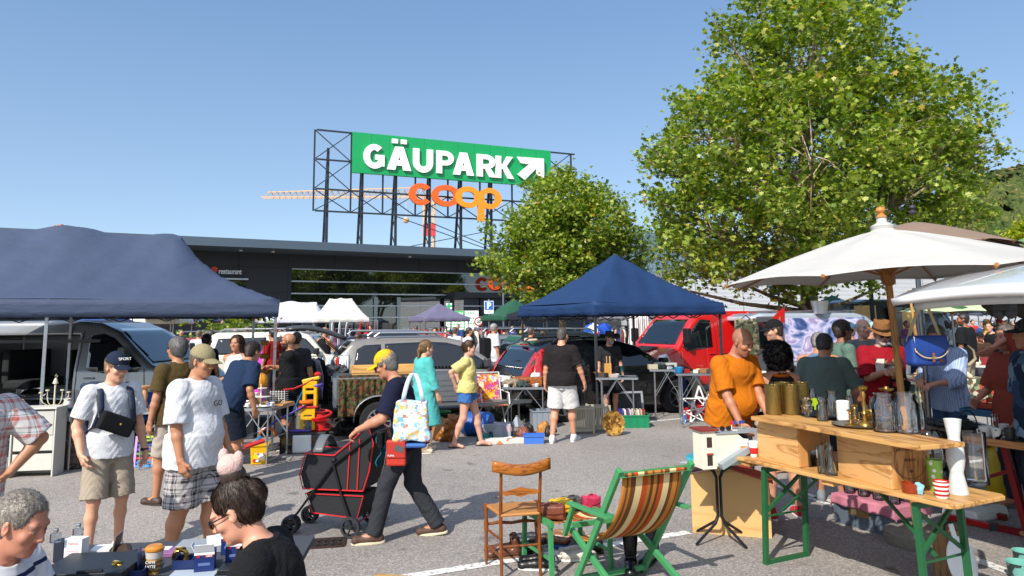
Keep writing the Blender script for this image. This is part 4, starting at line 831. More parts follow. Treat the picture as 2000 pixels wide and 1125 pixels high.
def car(name,label,cat,loc,rz,prof,hw,wz,wb,wr,color,wins,rear_poly=None,front_poly=None,lights=(),arch=.075,plan=.14,vox=.022,belt=1.0,group=None,cavity=None,k=.07,seams=(),rim='alloy',trim=None,handles=(),extra=None,mirror=None,z=0,met=.4,cladding=None):
 root=empty(name,label,cat,(loc[0],loc[1],z),rz,group);s=S(.02);pf=polysdf(prof);x0=min(p[0]for p in prof);x1=max(p[0]for p in prof);wx=(x0+.0+(x1+x0)/2)*0
 zs=[a for a,b in wz];ws=[b for a,b in wz]
 def body(P):
  d=pf(P[:,[0,2]]);w_=np.interp(P[:,2],zs,ws)*hw;e=np.clip((P[:,0]-(x1-.75))/.75,0,1.3)**2*plan*1.5+np.clip(((x0+.5)-P[:,0])/.5,0,1.3)**2*plan
  t=np.abs(P[:,1])-w_+e;h=np.clip(.5+.5*(d-t)/k,0,1);return(t*(1-h)+d*h+k*h*(1-h))
 s.u(body,((x0+x1)/2,0,.9),(x1-x0)/2+.6,.01);s.bounds=lambda:(np.array([x0-.05,-hw-.05,.1]),np.array([x1+.05,hw+.05,max(p[1]for p in prof)+.05]))
 fx,rx=wb
 for x in(fx,rx):s.sub(lambda P,x=x:np.maximum(np.sqrt((P[:,0]-x)**2+(P[:,2]-wr)**2)-wr-arch,-(np.abs(P[:,1])-hw+.3)),(x,0,wr),hw+.5,.02)
 for cv in(cavity or[]):
  cc,cs=np.array(cv[0]),np.array(cv[1])/2
  s.sub(lambda P,cc=cc,cs=cs:(np.abs(P-cc)-cs).max(1),cc,float(np.linalg.norm(cs)),.03)
 bd=link('body',s.mesh('body',vox),paint(color,met),root)
 solid=S(.02);solid.u(body,((x0+x1)/2,0,.9),9,.01)
 for x in(fx,rx):
  for sg in(-1,1):wheel(root,x,sg*(hw-.12),wr,sg,rim)
 for nm,poly,sides in wins:
  for sg in sides:panel(solid,poly,'y',sg,CARGLASS,nm,root)
 if rear_poly:panel(solid,rear_poly,'x',-1,CARGLASS,'rear_window',root)
 if front_poly:panel(solid,front_poly,'x',1,CARGLASS,'windscreen',root)
 for li,(nm,poly,ax,sg,m)in enumerate(lights):panel(solid,poly,ax,sg,m,nm,root,.01+li*.004)
 for pts in seams:
  for sg in(-1,1):
   for a,b in zip(pts[:-1],pts[1:]):
    a=Vector(a);b=Vector(b);n_=Vector((-(b-a).y,(b-a).x)).normalized()*.006;panel(solid,[a-n_,b-n_,b+n_,a+n_],'y',sg,BLK,'door_seam',root,.003,.12)
 for hx_,hz_ in handles:
  for sg in(-1,1):MB().box((0,0,0),(.19,.035,.03)).build('door_handle',trim or paint(color,met),root,loc=(hx_,sg*(np.interp(hz_,zs,ws)*hw+.012),hz_),bev=.012)
 if mirror:
  for sg in(-1,1):
   yy=sg*(np.interp(mirror[1],zs,ws)*hw+.02);q=MB().bar((mirror[0],yy-sg*.06,mirror[1]-.06),(mirror[0],yy+sg*.08,mirror[1]-.03),.05);q.box((mirror[0],yy+sg*.14,mirror[1]+mirror[2]*.3),(.12,.2,mirror[2]));q.build('mirror',mirror[3],root,bev=.04)
 if cladding:
  for poly,ax,sg in cladding:panel(solid,poly,ax,sg,BLK,'cladding',root,.01)
 if extra:extra(root,solid)
 return root
WZ=[(.15,.9),(.35,.97),(.6,1.0),(.85,.985),(.98,.955),(1.45,.76),(1.6,.6)]
WZV=[(.15,.93),(.4,.98),(.8,1.0),(1.15,.98),(1.9,.86),(2.2,.8),(2.6,.74)]
REDL=mat('a30d0d',.15,coat=1);CLEARL=mat('d8dcdf',.12,.3,coat=1);ORL=mat('d8701a',.2,coat=1)
PLATE=mat('e0e0dc',.5)
# ---- grey van with its sliding door open, under the long navy tent
def custom_extra(root,sol):
 q=MB();q.box((-.35,0,.52),(2.6,1.7,.04));q.build('load_floor',mat('2a2b2d',.8),root)
 MB().box((.78,0,1.0),(.06,1.7,1.0)).build('bulkhead',mat('1c1d1f',.8),root)
 for x in(-.9,.25):q=MB();q.box((x,.2,.85),(.5,1.1,.16));q.box((x-.22,.2,1.15),(.14,1.1,.6));q.build('seat',mat('1e2023',.9),root,bev=.04)
 st_=MB();st_.tube([(1.18+.05*math.sin(a),-.3+.18*math.cos(a),1.22+.18*math.sin(a))for a in np.linspace(0,2*math.pi,17)],.014,6,False);st_.build('steering_wheel',BLK,root)
 MB().box((-.25,-.965,1.62),(2.5,.03,.05)).build('door_rail',mat('3a3b3d',.5,.4),root)
tp=[(-2.4,.3),(-2.46,.9),(-2.42,1.5),(-2.3,1.9),(-2.0,1.97),(.4,1.97),(.85,1.92),(1.2,1.78),(1.85,1.22),(2.2,1.08),(2.42,.92),(2.5,.62),(2.48,.34),(2.2,.26)]
vanA=W(255,700,Y=12.7)
car('van','dark grey passenger van with its sliding door open under the long navy tent','van',(vanA.x-1.2,vanA.y+.5),-3,tp,.99,[(.15,.93),(.4,.98),(.8,1.0),(1.1,.98),(1.9,.8),(2.0,.76)],(1.5,-1.45),.34,'86898c',
 [('front_window',[(.78,1.13),(.74,1.7),(.98,1.74),(1.18,1.66),(1.72,1.2),(1.68,1.1),(1.1,1.08)],(-1,1)),('rear_window',[(-2.25,1.13),(-2.2,1.72),(-1.45,1.75),(-1.42,1.13)],(-1,1)),('middle_window',[(-1.2,1.13),(-1.18,1.72),(.45,1.75),(.45,1.13)],(1,))],
 front_poly=[(-.78,1.24),(-.66,1.82),(.66,1.82),(.78,1.24)],rear_poly=[(-.7,1.15),(-.62,1.75),(.62,1.75),(.7,1.15)],lights=[('headlight',[(2.0,.78),(2.05,1.02),(2.36,.9),(2.42,.72)],'y',-1,CLEARL)],
 cavity=[((-.5,-.6,1.12),(2.1,1.5,1.2)),((-.5,0,1.15),(2.3,1.5,1.1))],seams=[[(.62,.4),(.62,1.78)],[(1.82,.75),(1.78,1.15)]],handles=[(.85,1.0)],mirror=(1.5,1.25,.34,mat('55585a',.45)),extra=custom_extra,met=.5)
# ---- silver people carrier with open tailgate
mp=[(-1.95,.35),(-2.02,.7),(-1.98,1.0),(-1.86,1.3),(-1.62,1.52),(-1.1,1.6),(0.1,1.6),(.55,1.5),(1.25,1.02),(1.7,.92),(1.98,.75),(2.04,.5),(2.0,.28),(1.6,.22),(-1.7,.24)]
def mpv_extra(root,sol):
 t=empty_part=MB();f=lambda u,v:(-1.75-1.12*v+.0*u,(u-.5)*(1.32-.12*v),1.56+.22*math.sin(v*2.1)-.0*v+.03*math.cos((u-.5)*3));t.grid(f,10,10);tg=t.build('tailgate',mat('3c3f42',.4,.3),root,solid=.07,smooth=True)
 MB().grid(lambda u,v:(-1.9-.55*v,(u-.5)*1.05,1.52+.22*math.sin((.15+v*.5)*2.1)),4,4).build('tailgate_window',CARGLASS,root,solid=.01)
 for sg in(-1,1):MB().tube([(-1.72,sg*.6,1.2),(-2.2,sg*.6,1.62)],.012,6).build('gas_strut',BLK,root)
 q=MB();q.tube([(-1.2,-.6,1.6),(-1.1,-.6,1.67),(.2,-.6,1.66),(.4,-.6,1.58)],.02,6);q.build('roof_rail',mat('b0b4b8',.3,.8),root);q=MB();q.tube([(-1.2,.6,1.6),(-1.1,.6,1.67),(.2,.6,1.66),(.4,.6,1.58)],.02,6);q.build('roof_rail',mat('b0b4b8',.3,.8),root)
 MB().box((-1.3,0,.62),(1.2,1.1,.05)).build('load_floor',mat('202122',.9),root)
 q=MB().box((-.35,0,1.02),(.9,.8,.4));q.build('parcel',patch(['a03a3a','c04048','9aa4ac','7a3030'],6),root)
wl_=[('quarter_window',[(-1.62,1.02),(-1.55,1.36),(-1.4,1.44),(-1.08,1.45),(-1.1,.99),(-1.5,.97)],(-1,1)),('rear_window',[(-1.02,.97),(-1.0,1.46),(-.2,1.48),(-.18,.95)],(-1,1)),('front_window',[(-.08,.95),(-.08,1.48),(.25,1.46),(.55,1.38),(1.15,.98),(1.05,.92)],(-1,1))]
pC=G(846,805)
car('family_car','silver beige people carrier with its tailgate open behind the trailer','car',(W(836,700,Y=15.3).x,15.3),18,mp,.87,WZ,(1.27,-1.27),.32,'8c867e',wl_,front_poly=[(-.6,1.05),(-.5,1.4),(.5,1.4),(.6,1.05)],
 lights=[('tail_light',[(-1.97,.85),(-1.92,1.2),(-1.76,1.34),(-1.66,1.2),(-1.72,.98),(-1.8,.86)],'y',-1,CLEARL),('tail_light',[(-1.95,.88),(-1.92,1.04),(-1.78,1.02),(-1.78,.88)],'y',-1,REDL)],
 cavity=[((-1.75,0,.95),(1.1,1.25,.85))],seams=[[(-1.05,.95),(-1.15,.7),(-1.0,.3),(-.2,.3),(-.13,1.5)],[(-.13,.3),(1.0,.3),(1.12,.95)]],handles=[(-.85,.86),(.05,.86)],mirror=(1.02,1.0,.17,mat('3a3c3e',.4)),extra=mpv_extra)
# ---- black estate car, rear to the camera
wp=[(-2.1,.35),(-2.16,.6),(-2.1,.85),(-1.98,1.05),(-1.72,1.38),(-1.45,1.47),(-.6,1.5),(.1,1.46),(.5,1.36),(1.1,.98),(1.85,.86),(2.12,.66),(2.16,.42),(2.05,.24),(1.6,.2),(-1.8,.22)]
def est_extra(root,sol):
 for sg in(-1,1):MB().tube([(-1.4,sg*.56,1.46),(-1.3,sg*.56,1.53),(-.1,sg*.56,1.54),(.05,sg*.56,1.47)],.018,6).build('roof_rail',BLK,root)
 MB().tube([(-1.2,0,1.5),(-1.45,0,1.75)],.006,5).build('aerial',BLK,root)
 q=MB().box((-2.17,-.02,.78),(.02,.52,.12));q.build('number_plate',PLATE,root);text('SO',.1,BLK,root,(-2.185,.12,.745),90,-90,ext=.001);
 MB().bar((-1.93,-.25,1.12),(-1.93,.2,1.08),.03).build('wiper',BLK,root)
 MB().box((-1.72,0,1.42),(.05,.25,.03)).build('brake_light',REDL,root)
car('estate_car','black estate car with tall red tail lights parked behind the folding tables','car',(W(1165,700,Y=15.2).x,15.0),27,wp,.89,[(.15,.9),(.4,.98),(.65,1.0),(.85,.97),(.95,.94),(1.4,.74),(1.5,.66)],(1.33,-1.37),.33,'07090e',
 [('quarter_window',[(-1.62,1.06),(-1.35,1.36),(-1.22,1.36),(-1.2,.98)],(-1,1)),('rear_window',[(-1.12,.98),(-1.1,1.37),(-.2,1.4),(-.2,.94)],(-1,1)),('front_window',[(-.12,.94),(-.12,1.4),(.2,1.37),(.5,1.27),(1.0,.95)],(-1,1))],
 rear_poly=[(-.68,.98),(-.55,1.36),(.55,1.36),(.68,.98)],front_poly=[(-.68,1.0),(-.55,1.35),(.55,1.35),(.68,1.0)],
 lights=[('tail_light',[(-2.06,.72),(-1.78,1.33),(-1.64,1.36),(-1.72,1.1),(-1.82,.72)],'y',-1,REDL),('tail_light',[(-.86,.74),(-.7,1.3),(-.6,1.3),(-.6,.74)],'x',-1,REDL),('reversing_light',[(-2.04,.82),(-1.98,.93),(-1.83,.93),(-1.84,.82)],'y',-1,CLEARL),('tail_light',[(.86,.74),(.7,1.3),(.6,1.3),(.6,.74)],'x',-1,REDL)],
 seams=[[(-1.17,.95),(-1.2,.7),(-.95,.3),(-.2,.3),(-.16,1.4)],[(-.16,.3),(.95,.3),(1.05,.92)]],handles=[(-.9,.84),(.05,.84)],mirror=(.92,1.0,.15,paint('0e1118')),extra=est_extra,met=.2,k=.06)
# ---- red van, nose to the left
rp=[(-2.6,.4),(-2.64,1.2),(-2.55,2.0),(-2.3,2.08),(.7,2.08),(1.05,2.0),(1.3,1.82),(1.8,1.22),(2.45,1.0),(2.58,.8),(2.6,.4),(2.3,.28),(-2.4,.3)]
def red_extra(root,sol):
 q=MB()
 for z_ in(.62,.72,.82):q.box((2.6,0,z_),(.04,1.2,.05))
 q.build('grille',BLK,root);MB().tube([(1.75,.45,1.32),(1.6,-.1,1.34)],.012,5).build('wiper',BLK,root);MB().box((2.0,-.1,1.17),(.3,.7,.02),(0,18,0)).build('bonnet_vent',BLK,root)
vF=W(1330,700,Y=18.0)
car('van','bright red panel van facing left behind the blue gazebo','van',(vF.x+1.0,vF.y+.9),205,rp,.98,WZV,(1.75,-1.55),.35,'c01414',
 [('front_window',[(.75,1.2),(.72,1.85),(1.02,1.88),(1.2,1.75),(1.66,1.24),(1.55,1.12)],(-1,1))],front_poly=[(-.78,1.28),(-.66,1.88),(.66,1.88),(.78,1.28)],
 lights=[('headlight',[(2.0,.82),(2.12,1.08),(2.3,1.04),(2.5,.8),(2.4,.68)],'y',1,CLEARL),('headlight',[(.9,.7),(.86,.98),(.62,.98),(.6,.7)],'x',1,CLEARL),('headlight',[(-.9,.7),(-.86,.98),(-.62,.98),(-.6,.7)],'x',1,CLEARL)],
 cladding=[([(-2.5,1.25),(-2.5,1.8),(-.75,1.82),(-.75,1.25)],'y',7)][:0]+[([(-.95,.35),(-.95,.62),(.95,.62),(.95,.35)],'x',1)],seams=[[(.62,.45),(.62,1.95)],[(.5,.45),(.5,1.95)],[(-.85,.45),(-.85,1.95)],[(1.72,.95),(1.75,1.25)]],handles=[(.78,1.05),(.38,1.05)],mirror=(1.62,1.38,.36,BLK),extra=red_extra,met=0,rim='steel')
# ---- mural van
def mural():
 m,nt,b=newmat('mural');b.inputs['Roughness'].default_value=.35;tc=N(nt,'ShaderNodeTexCoord');n=N(nt,'ShaderNodeTexNoise');n.inputs['Scale'].default_value=1.3;n.inputs['Detail'].default_value=7;n.inputs['Distortion'].default_value=1.6
 mp_=N(nt,'ShaderNodeMapping');mp_.inputs['Scale'].default_value=(1,1,1.5);L(nt,tc.outputs['Object'],mp_.inputs[0]);L(nt,mp_.outputs[0],n.inputs['Vector']);r=ramp(nt,[(.28,'1e2a52'),(.42,'46588c'),(.5,'8b94bb'),(.57,'c9c2dc'),(.63,'8c7aa6'),(.75,'e6e2ee')]);L(nt,n.outputs[0],r.inputs[0]);L(nt,r.outputs[0],b.inputs['Base Color']);return m
MU=mural()
def mural_extra(root,sol):
 panel(sol,[(-2.44,.84),(-2.38,1.88),(.95,1.88),(.95,.5),(-1.12,.5),(-1.14,.84)],'y',-1,MU,'mural_panel',root,.008)
 q=MB();q.box((-2.55+.0,-1.35,1.2),(.07,.85,1.45),(0,0,0));dr=q.build('rear_door',mat('46494c',.6),root,bev=.03);MB().box((-2.6,-1.35,1.5),(.02,.62,.6)).build('door_window',CARGLASS,root)
 MB().box((-2.62,-1.2,.62),(.02,.5,.11)).build('number_plate',PLATE,root)
 q=MB()
 for y in(-.5,.5):q.bar((-2.2,y,2.02),(1.0,y,2.04),.04)
 for x in(-1.8,-.4,.8):q.bar((x,-.7,2.06),(x,.7,2.06),.04)
 q.build('roof_rack',mat('8a8c90',.4,.7),root)
 q=MB();q.bar((-2.0,-.9,1.1),(-1.9,-.9,.7),.02)
vG=W(1545,700,Y=17.5)
car('van','white and blue van painted with a swirling cloud mural, rear door open','van',(vG.x+1.1,vG.y+1.4),22,[(-x if 0 else x,z*.965)for x,z in rp],.97,WZV,(1.65,-1.6),.34,'aeb6c4',
 [('front_window',[(1.0,1.15),(.98,1.75),(1.2,1.65),(1.65,1.15)],(-1,1))],front_poly=[(-.78,1.24),(-.66,1.8),(.66,1.8),(.78,1.24)],lights=[('tail_light',[(-2.56,.75),(-2.56,1.05),(-2.44,1.05),(-2.44,.75)],'y',-1,REDL)],cavity=[((-2.0,0,1.15),(1.6,1.5,1.35))],extra=mural_extra,met=.2,rim='steel',mirror=(1.55,1.3,.3,BLK))
# ---- black van far right with its side and rear doors open
def bv_extra(root,sol):
 MB().box((-.2,-.9,1.35),(1.2,.03,1.5)).build('plywood_lining',wood('c8a468','a8844c',2,2),root);MB().box((-1.25,-1.0,1.45),(.7,.06,1.7)).build('sliding_door',paint('101216'),root,bev=.03)
 MB().box((-3.05,-1.1,1.4),(.08,.75,1.9),(0,0,30)).build('rear_door',wood('c8a468','a8844c',2,2),root)
bp_=[(-2.95,.4),(-3.0,1.3),(-2.9,2.5),(-2.6,2.6),(1.0,2.6),(1.5,2.45),(1.9,2.1),(2.4,1.3),(2.85,1.1),(2.95,.8),(2.95,.4),(2.6,.3),(-2.8,.32)]
vH=W(1752,660,Y=30.0)
car('van','tall black panel van with plywood lined side door open at the right','van',(vH.x,vH.y),24,bp_,1.0,[(.15,.93),(.5,.99),(1.0,1.0),(1.5,.96),(2.6,.86)],(2.0,-1.7),.36,'101318',
 [('front_window',[(1.25,1.3),(1.25,2.1),(1.6,2.05),(2.25,1.35),(2.1,1.22)],(-1,1))],front_poly=[(-.8,1.4),(-.7,2.2),(.7,2.2),(.8,1.4)],cavity=[((-.2,-.5,1.35),(1.3,1.6,1.7))],extra=bv_extra,vox=.035,mirror=(2.05,1.5,.35,BLK),rim='steel')
# ---- old beige off-roader, dark cars and others behind
sp_=[(-2.1,.5),(-2.15,1.0),(-2.0,1.6),(-1.85,1.68),(.15,1.68),(.42,1.6),(.85,1.12),(2.0,1.02),(2.15,.85),(2.15,.5),(-1.8,.42)]
def suv_extra(root,sol):
 for sg in(-1,1):MB().tube([(-1.8,sg*.55,1.7),(-1.7,sg*.55,1.76),(-.3,sg*.55,1.76),(-.2,sg*.55,1.7)],.015,5).build('roof_rail',mat('9a9c9e',.4,.7),root)
s0=car('off_roader','old pale beige off-roader with three doors behind the clothes rails','car',(W(575,700,Y=18.5).x,18.8),4,sp_,.86,[(.15,.95),(.5,1.0),(1.05,.98),(1.65,.84)],(1.35,-1.25),.36,'cfccbc',
 [('side_window',[(-1.9,1.14),(-1.78,1.53),(-.62,1.55),(-.62,1.14)],(-1,1)),('front_window',[(-.4,1.12),(-.4,1.56),(.2,1.56),(.36,1.5),(.72,1.14)],(-1,1))],front_poly=[(-.65,1.2),(-.6,1.55),(.6,1.55),(.65,1.2)],rear_poly=[(-.6,1.15),(-.55,1.52),(.55,1.52),(.6,1.15)],seams=[[(-.52,.55),(-.52,1.6)],[(.8,.6),(.78,1.1)]],handles=[(-.35,1.02)],mirror=(.66,1.16,.15,BLK),extra=suv_extra,met=.1,rim='steel',vox=.03,k=.05)
def rails(root,sol):
 for sg in(-1,1):MB().tube([(-1.6,sg*.6,1.6),(-1.5,sg*.6,1.68),(.2,sg*.6,1.67),(.35,sg*.6,1.6)],.022,5).build('roof_rail',mat('9aa0a8',.3,.8),root)
k_=dict(vox=.04,extra=rails,rim='alloy')
midp=[(x,z*1.02)for x,z in mp]
for lb,px,Y,rz,c,pr in(('dark blue family car whose roof shows above the silver people carrier',800,19.2,12,'14202e',mp),('grey compact car parked left of the dark estate under the blue gazebo',1030,22,20,'7c8288',wp),('dark green family car seen through the legs of the blue gazebo',1120,19.6,18,'1a2420',mp),('red hatchback between the grey van and the cafe parasols',395,24,160,'a02020',wp),('white delivery car behind the dark grey passenger van',190,17.5,175,'c8ccd0',mp),('pale blue hatchback in the row beyond the black shirted man',1905,34,200,'8fa4b8',wp),('navy estate car parked right of the mural van',1640,21.5,22,'1c2c50',wp),('silver hatchback in the distance right of the red van',1230,27,200,'a4a8ac',wp)):
 car('parked_car',lb,'car',(W(px,700,Y=Y).x,Y),rz,pr,.87,WZ,(1.3,-1.3),.32,c,wl_ if pr is mp else[('rear_window',[(-1.12,.98),(-1.1,1.37),(-.2,1.4),(-.2,.94)],(-1,1)),('front_window',[(-.12,.94),(-.12,1.4),(.2,1.37),(.5,1.27),(1.0,.95)],(-1,1))],
  front_poly=[(-.6,1.05),(-.5,1.35),(.5,1.35),(.6,1.05)],rear_poly=[(-.6,1.0),(-.5,1.35),(.5,1.35),(.6,1.0)],lights=[('tail_light',[(-.8,.75),(-.75,1.0),(-.55,1.0),(-.55,.75)],'x',-1,REDL),('tail_light',[(.8,.75),(.75,1.0),(.55,1.0),(.55,.75)],'x',-1,REDL),('headlight',[(.75,.62),(.7,.8),(.45,.8),(.45,.62)],'x',1,CLEARL),('headlight',[(-.75,.62),(-.7,.8),(-.45,.8),(-.45,.62)],'x',1,CLEARL)],**k_)
# ---- white van at the right edge, its tailgate raised over the stall
P2=W(1730,576,Y=4.75);LT=2.05
vr=empty('van','white van at the right edge whose raised tailgate reaches over the stall','van',(P2.x+LT*U.x-.68*V.x,P2.y+LT*U.y-.68*V.y,0),GA)
s=S(.02);vp=polysdf([(.0,.4),(-.03,1.2),(.02,2.18),(.3,2.3),(3.6,2.3),(4.0,2.1),(4.6,1.3),(5.0,1.0),(5.05,.4)])
s.u(lambda P:np.maximum(vp(P[:,[0,2]]),np.abs(P[:,1])-.92+.09*np.clip(P[:,2]-1.1,0,2)),(2.5,0,1.2),3,.02);s.bounds=lambda:(np.array([-.1,-1,.3]),np.array([5.1,1,2.4]))
s.sub(lambda P:(np.abs(P-np.array([1.2,0,1.3]))-np.array([1.4,.76,.8])).max(1),(1.2,0,1.3),1.9,.02)
WP_=paint('d8dadb',.1);link('body',s.mesh('body',.04),WP_,vr)
for x in(.9,4.0):
 for sg in(-1,1):wheel(vr,x,sg*.84,.34,sg,'steel')
zt0=P2.z;tz=lambda v:zt0+.25*math.sin(v*1.45)
f=lambda u,v:(-LT+u*LT,(.5-v)*1.36*(1-.06*(1-u)),tz(u)+.035*math.sin(v*math.pi)-.05*(1-u)**6)
tg=MB().grid(f,16,12).build('tailgate',WP_,vr,smooth=True,solid=.045)
q=MB()
for v0,v1 in((.05,.14),(.86,.95)):q.grid(lambda u,v:Vector(f(.08+u*.86,v0+(v1-v0)*v))-Vector((0,0,.06)),14,2)
q.grid(lambda u,v:Vector(f(.04+.2*u,.08+.84*v))-Vector((0,0,.065)),4,12);q.build('inner_frame',mat('c2c5c4',.5),tg,smooth=True,solid=.05)
MB().grid(lambda u,v:Vector(f(.36+.5*u,.16+.68*v))-Vector((0,0,.035)),6,6).build('tailgate_window',CARGLASS,tg)
lk=Vector(f(.14,.42));q=MB();q.box(lk-Vector((0,0,.12)),(.07,.11,.12));q.ball(lk-Vector((0,.03,.19)),(.03,.035,.04));q.ball(lk-Vector((0,-.035,.19)),(.03,.035,.04));q.build('latch',mat('2a2d31',.5),tg,bev=.01)
q=MB();q.box(Vector(f(.1,.12))-Vector((0,0,.1)),(.05,.04,.025));q.build('buffer',BLK,tg)
# ------------------------------------------------------------ tents and parasols
def tentcloth(c,rough=.6):
 k=('tc',c)
 if k in _M:return _M[k]
 m,nt,b=newmat('tent_cloth');b.inputs['Roughness'].default_value=rough;b.inputs['Specular IOR Level'].default_value=.35;tc=N(nt,'ShaderNodeTexCoord')
 n=N(nt,'ShaderNodeTexNoise');n.inputs['Scale'].default_value=1.6;n.inputs['Detail'].default_value=6;n.inputs['Distortion'].default_value=.8;L(nt,tc.outputs['Object'],n.inputs['Vector'])
 cc=lin(c);mx=N(nt,'ShaderNodeMix',data_type='RGBA');mx.inputs[6].default_value=(*[x*.86 for x in cc],1);mx.inputs[7].default_value=(*[min(1,x*1.12)for x in cc],1);L(nt,n.outputs[0],mx.inputs[0]);L(nt,mx.outputs[2],b.inputs['Base Color'])
 mp_=N(nt,'ShaderNodeMapping');mp_.inputs['Scale'].default_value=(2.5,2.5,9);L(nt,tc.outputs['Object'],mp_.inputs[0]);n2=N(nt,'ShaderNodeTexNoise');n2.inputs['Scale'].default_value=1.5;n2.inputs['Detail'].default_value=3;L(nt,mp_.outputs[0],n2.inputs['Vector']);bumpn(nt,b,n2.outputs[0],.5,.03)
 tr=N(nt,'ShaderNodeBsdfTranslucent');tr.inputs[0].default_value=(*cc,1);sh=N(nt,'ShaderNodeMixShader');sh.inputs[0].default_value=.18;L(nt,b.outputs[0],sh.inputs[1]);L(nt,tr.outputs[0],sh.inputs[2]);L(nt,sh.outputs[0],nt.nodes['Material Output'].inputs[0]);_M[k]=m;return m
GM=metal('9a9da0',.4);GMD=mat('3e4145',.5,.4)
def tent(label,F0,a,b_,rz,eave=1.98,peak=3.15,c='1e3c78',ridge=0,val=.26,legs='fblr',legm=GM,scallop=0,name='gazebo',fine=1,mid=0,group=None,sag=.05):
 """F0: world xy of the corner at local (0,0); x runs a along rz, y runs b_ away"""
 root=empty(name,label,'gazebo',(F0[0],F0[1],0),rz,group);m=tentcloth(c);n=24*fine;et=eave+val
 def roof(u,v):
  x=u*a;y=v*b_;dx=abs(x-a/2);dy=abs(y-b_/2)/(b_/2);rr=max(0,(dx-ridge/2))/((a-ridge)/2);r_=max(rr,dy);s1=1-r_
  z=et+(peak-et)*(s1**1.22 if s1>0 else 0)-(1.1*rr*(1-min(1,rr))*max(0,s1)if ridge>2 else 0);z-=sag*math.sin(math.pi*u*(2 if mid else 1))**2*(1 if dy>.3 else 0)*r_*.5
  if ridge:z+=.06*math.exp(-((x-a/2)**2)*3)*(1-dy)-.05*math.sin(math.pi*min(1,abs(x-a/2)/(ridge/2)))*(1-dy)
  z+=.012*math.sin(x*5+y*3)*s1+.008*math.sin(x*13-y*7)*min(1,s1*4);return(x,y,z)
 MB().grid(roof,n,n).build('canopy',m,root,smooth=True,solid=.006)
 per=[(0,0),(a,0),(a,b_),(0,b_),(0,0)];vs=[];
 for i in range(4):
  p,q=per[i],per[i+1]
  for j in range(16):t=j/16;vs.append((p[0]+(q[0]-p[0])*t,p[1]+(q[1]-p[1])*t,t))
 k=len(vs);V1=[];cx,cy=a/2,b_/2
 for j in range(4):
  for x,y,t in vs:
   w_=.012*math.sin((x+y)*9)*j;drop=(1-.10*math.sin(math.pi*t));sc=scallop*abs(math.sin(t*16*math.pi/2))if j==3 else 0
   V1.append((x+(w_+.01)*(1 if x>cx else-1),y+(w_+.01)*(1 if y>cy else-1),et-j/3*val*drop+sc-sag*.3*math.sin(math.pi*t)))
 mb=MB();mb.add(V1,[(j*k+i,j*k+(i+1)%k,(j+1)*k+(i+1)%k,(j+1)*k+i)for j in range(3)for i in range(k)]);mb.build('valance',m,root,smooth=True,solid=.005)
 lg=[(0.04,.04),(a-.04,.04),(a-.04,b_-.04),(.04,b_-.04)]+([(a/2,.04),(a/2,b_-.04)]if mid else[])
 for x,y in lg:
  q=MB();q.box((x,y,.5),(.03,.03,1.0));q.box((x,y,1.0+(et-1)/2),(.04,.04,et-1.0));q.box((x,y,.005),(.09,.09,.01));q.build('leg',legm,root)
 q=MB()
 for i in range(4):
  p,w2=lg[i],lg[(i+1)%4];h=4 if not mid or i%2 else 8
  for j in range(h):
   t0,t1=j/h,(j+1)/h;A=lambda t,z_:(p[0]+(w2[0]-p[0])*t,p[1]+(w2[1]-p[1])*t,z_)
   q.bar(A(t0,et-.03 if j%2 else et-.3),A(t1,et-.3 if j%2 else et-.03),.018);q.bar(A(t0,et-.3 if j%2 else et-.03),A(t1,et-.03 if j%2 else et-.3),.018)
 q.bar((lg[0][0],lg[0][1],et-.1),(a/2,b_/2,peak-.5),.02);q.bar((a,b_,et-.1),(a/2,b_/2,peak-.5),.02);q.bar((a,0,et-.1),(a/2,b_/2,peak-.5),.02);q.bar((0,b_,et-.1),(a/2,b_/2,peak-.5),.02);q.bar((a/2,b_/2,peak-.6),(a/2,b_/2,peak-.03),.03)
 q.build('truss',GMD,root);return root
c1=Vector((-3.57,11.0,0))-U*6
tent('long navy canopy with two peaks over the crockery stall and grey van',c1,6,3,GA,1.97,3.36,'48546e',ridge=3.2,val=.27,mid=1,sag=.03,fine=2,legm=metal('a8acb0',.45))
tent('bright blue pyramid gazebo in the middle over the folding tables',(1.47,13.0),3,3,GA,1.96,3.27,'1f3a64',val=.24,fine=2,legm=GMD,sag=.08)
def far_tent(label,px0,px1,Y,c,peak=3.2,rz=GA,ridge=0,depth=3,eave=1.95,**k):
 a=W(px0,600,Y=Y);b_=W(px1,600,Y=Y);w_=(b_.x-a.x)/(math.cos(R(rz))+math.sin(R(rz))*(depth/3.0));tent(label,(a.x+depth*math.sin(R(rz)),Y),w_,depth,rz,eave,peak,c,ridge=ridge,**k)
far_tent('white gazebo with a flat ridge between the clothes rails and the shop windows',584,714,38,'d6d4ce',3.25,14,1.2)
far_tent('wide plain white market tent left of the ridged white gazebo',468,640,41,'ced0da',3.2,10,3)
far_tent('faded purple gazebo in front of the shop windows',786,912,42,'736e88',3.1,GA)
far_tent('dark green gazebo right of the parking sign',935,1066,38,'2a5a44',3.2,GA)
far_tent('black gazebo with scalloped white trim left of the blue gazebo',990,1110,24,'262a34',2.75,GA,scallop=.05,eave=1.9)
far_tent('grey lilac gazebo seen under the right side of the blue gazebo',1165,1300,26,'8e8a98',2.5,GA,scallop=.04,eave=1.9)
far_tent('deep green gazebo just behind the mural van',1596,1700,30,'1c4a3c',2.9,GA)
far_tent('grey blue gazebo beyond the pale green parasol',1858,1935,36,'5a6478',2.8,GA)
far_tent('white printed gazebo in the far right of the market',1922,2060,19,'dfe4e6',2.85,12,eave=1.98)
far_tent('blue and white beach tent behind the roof of the grey van',80,190,20,'3a5690',2.5,10,eave=1.6)
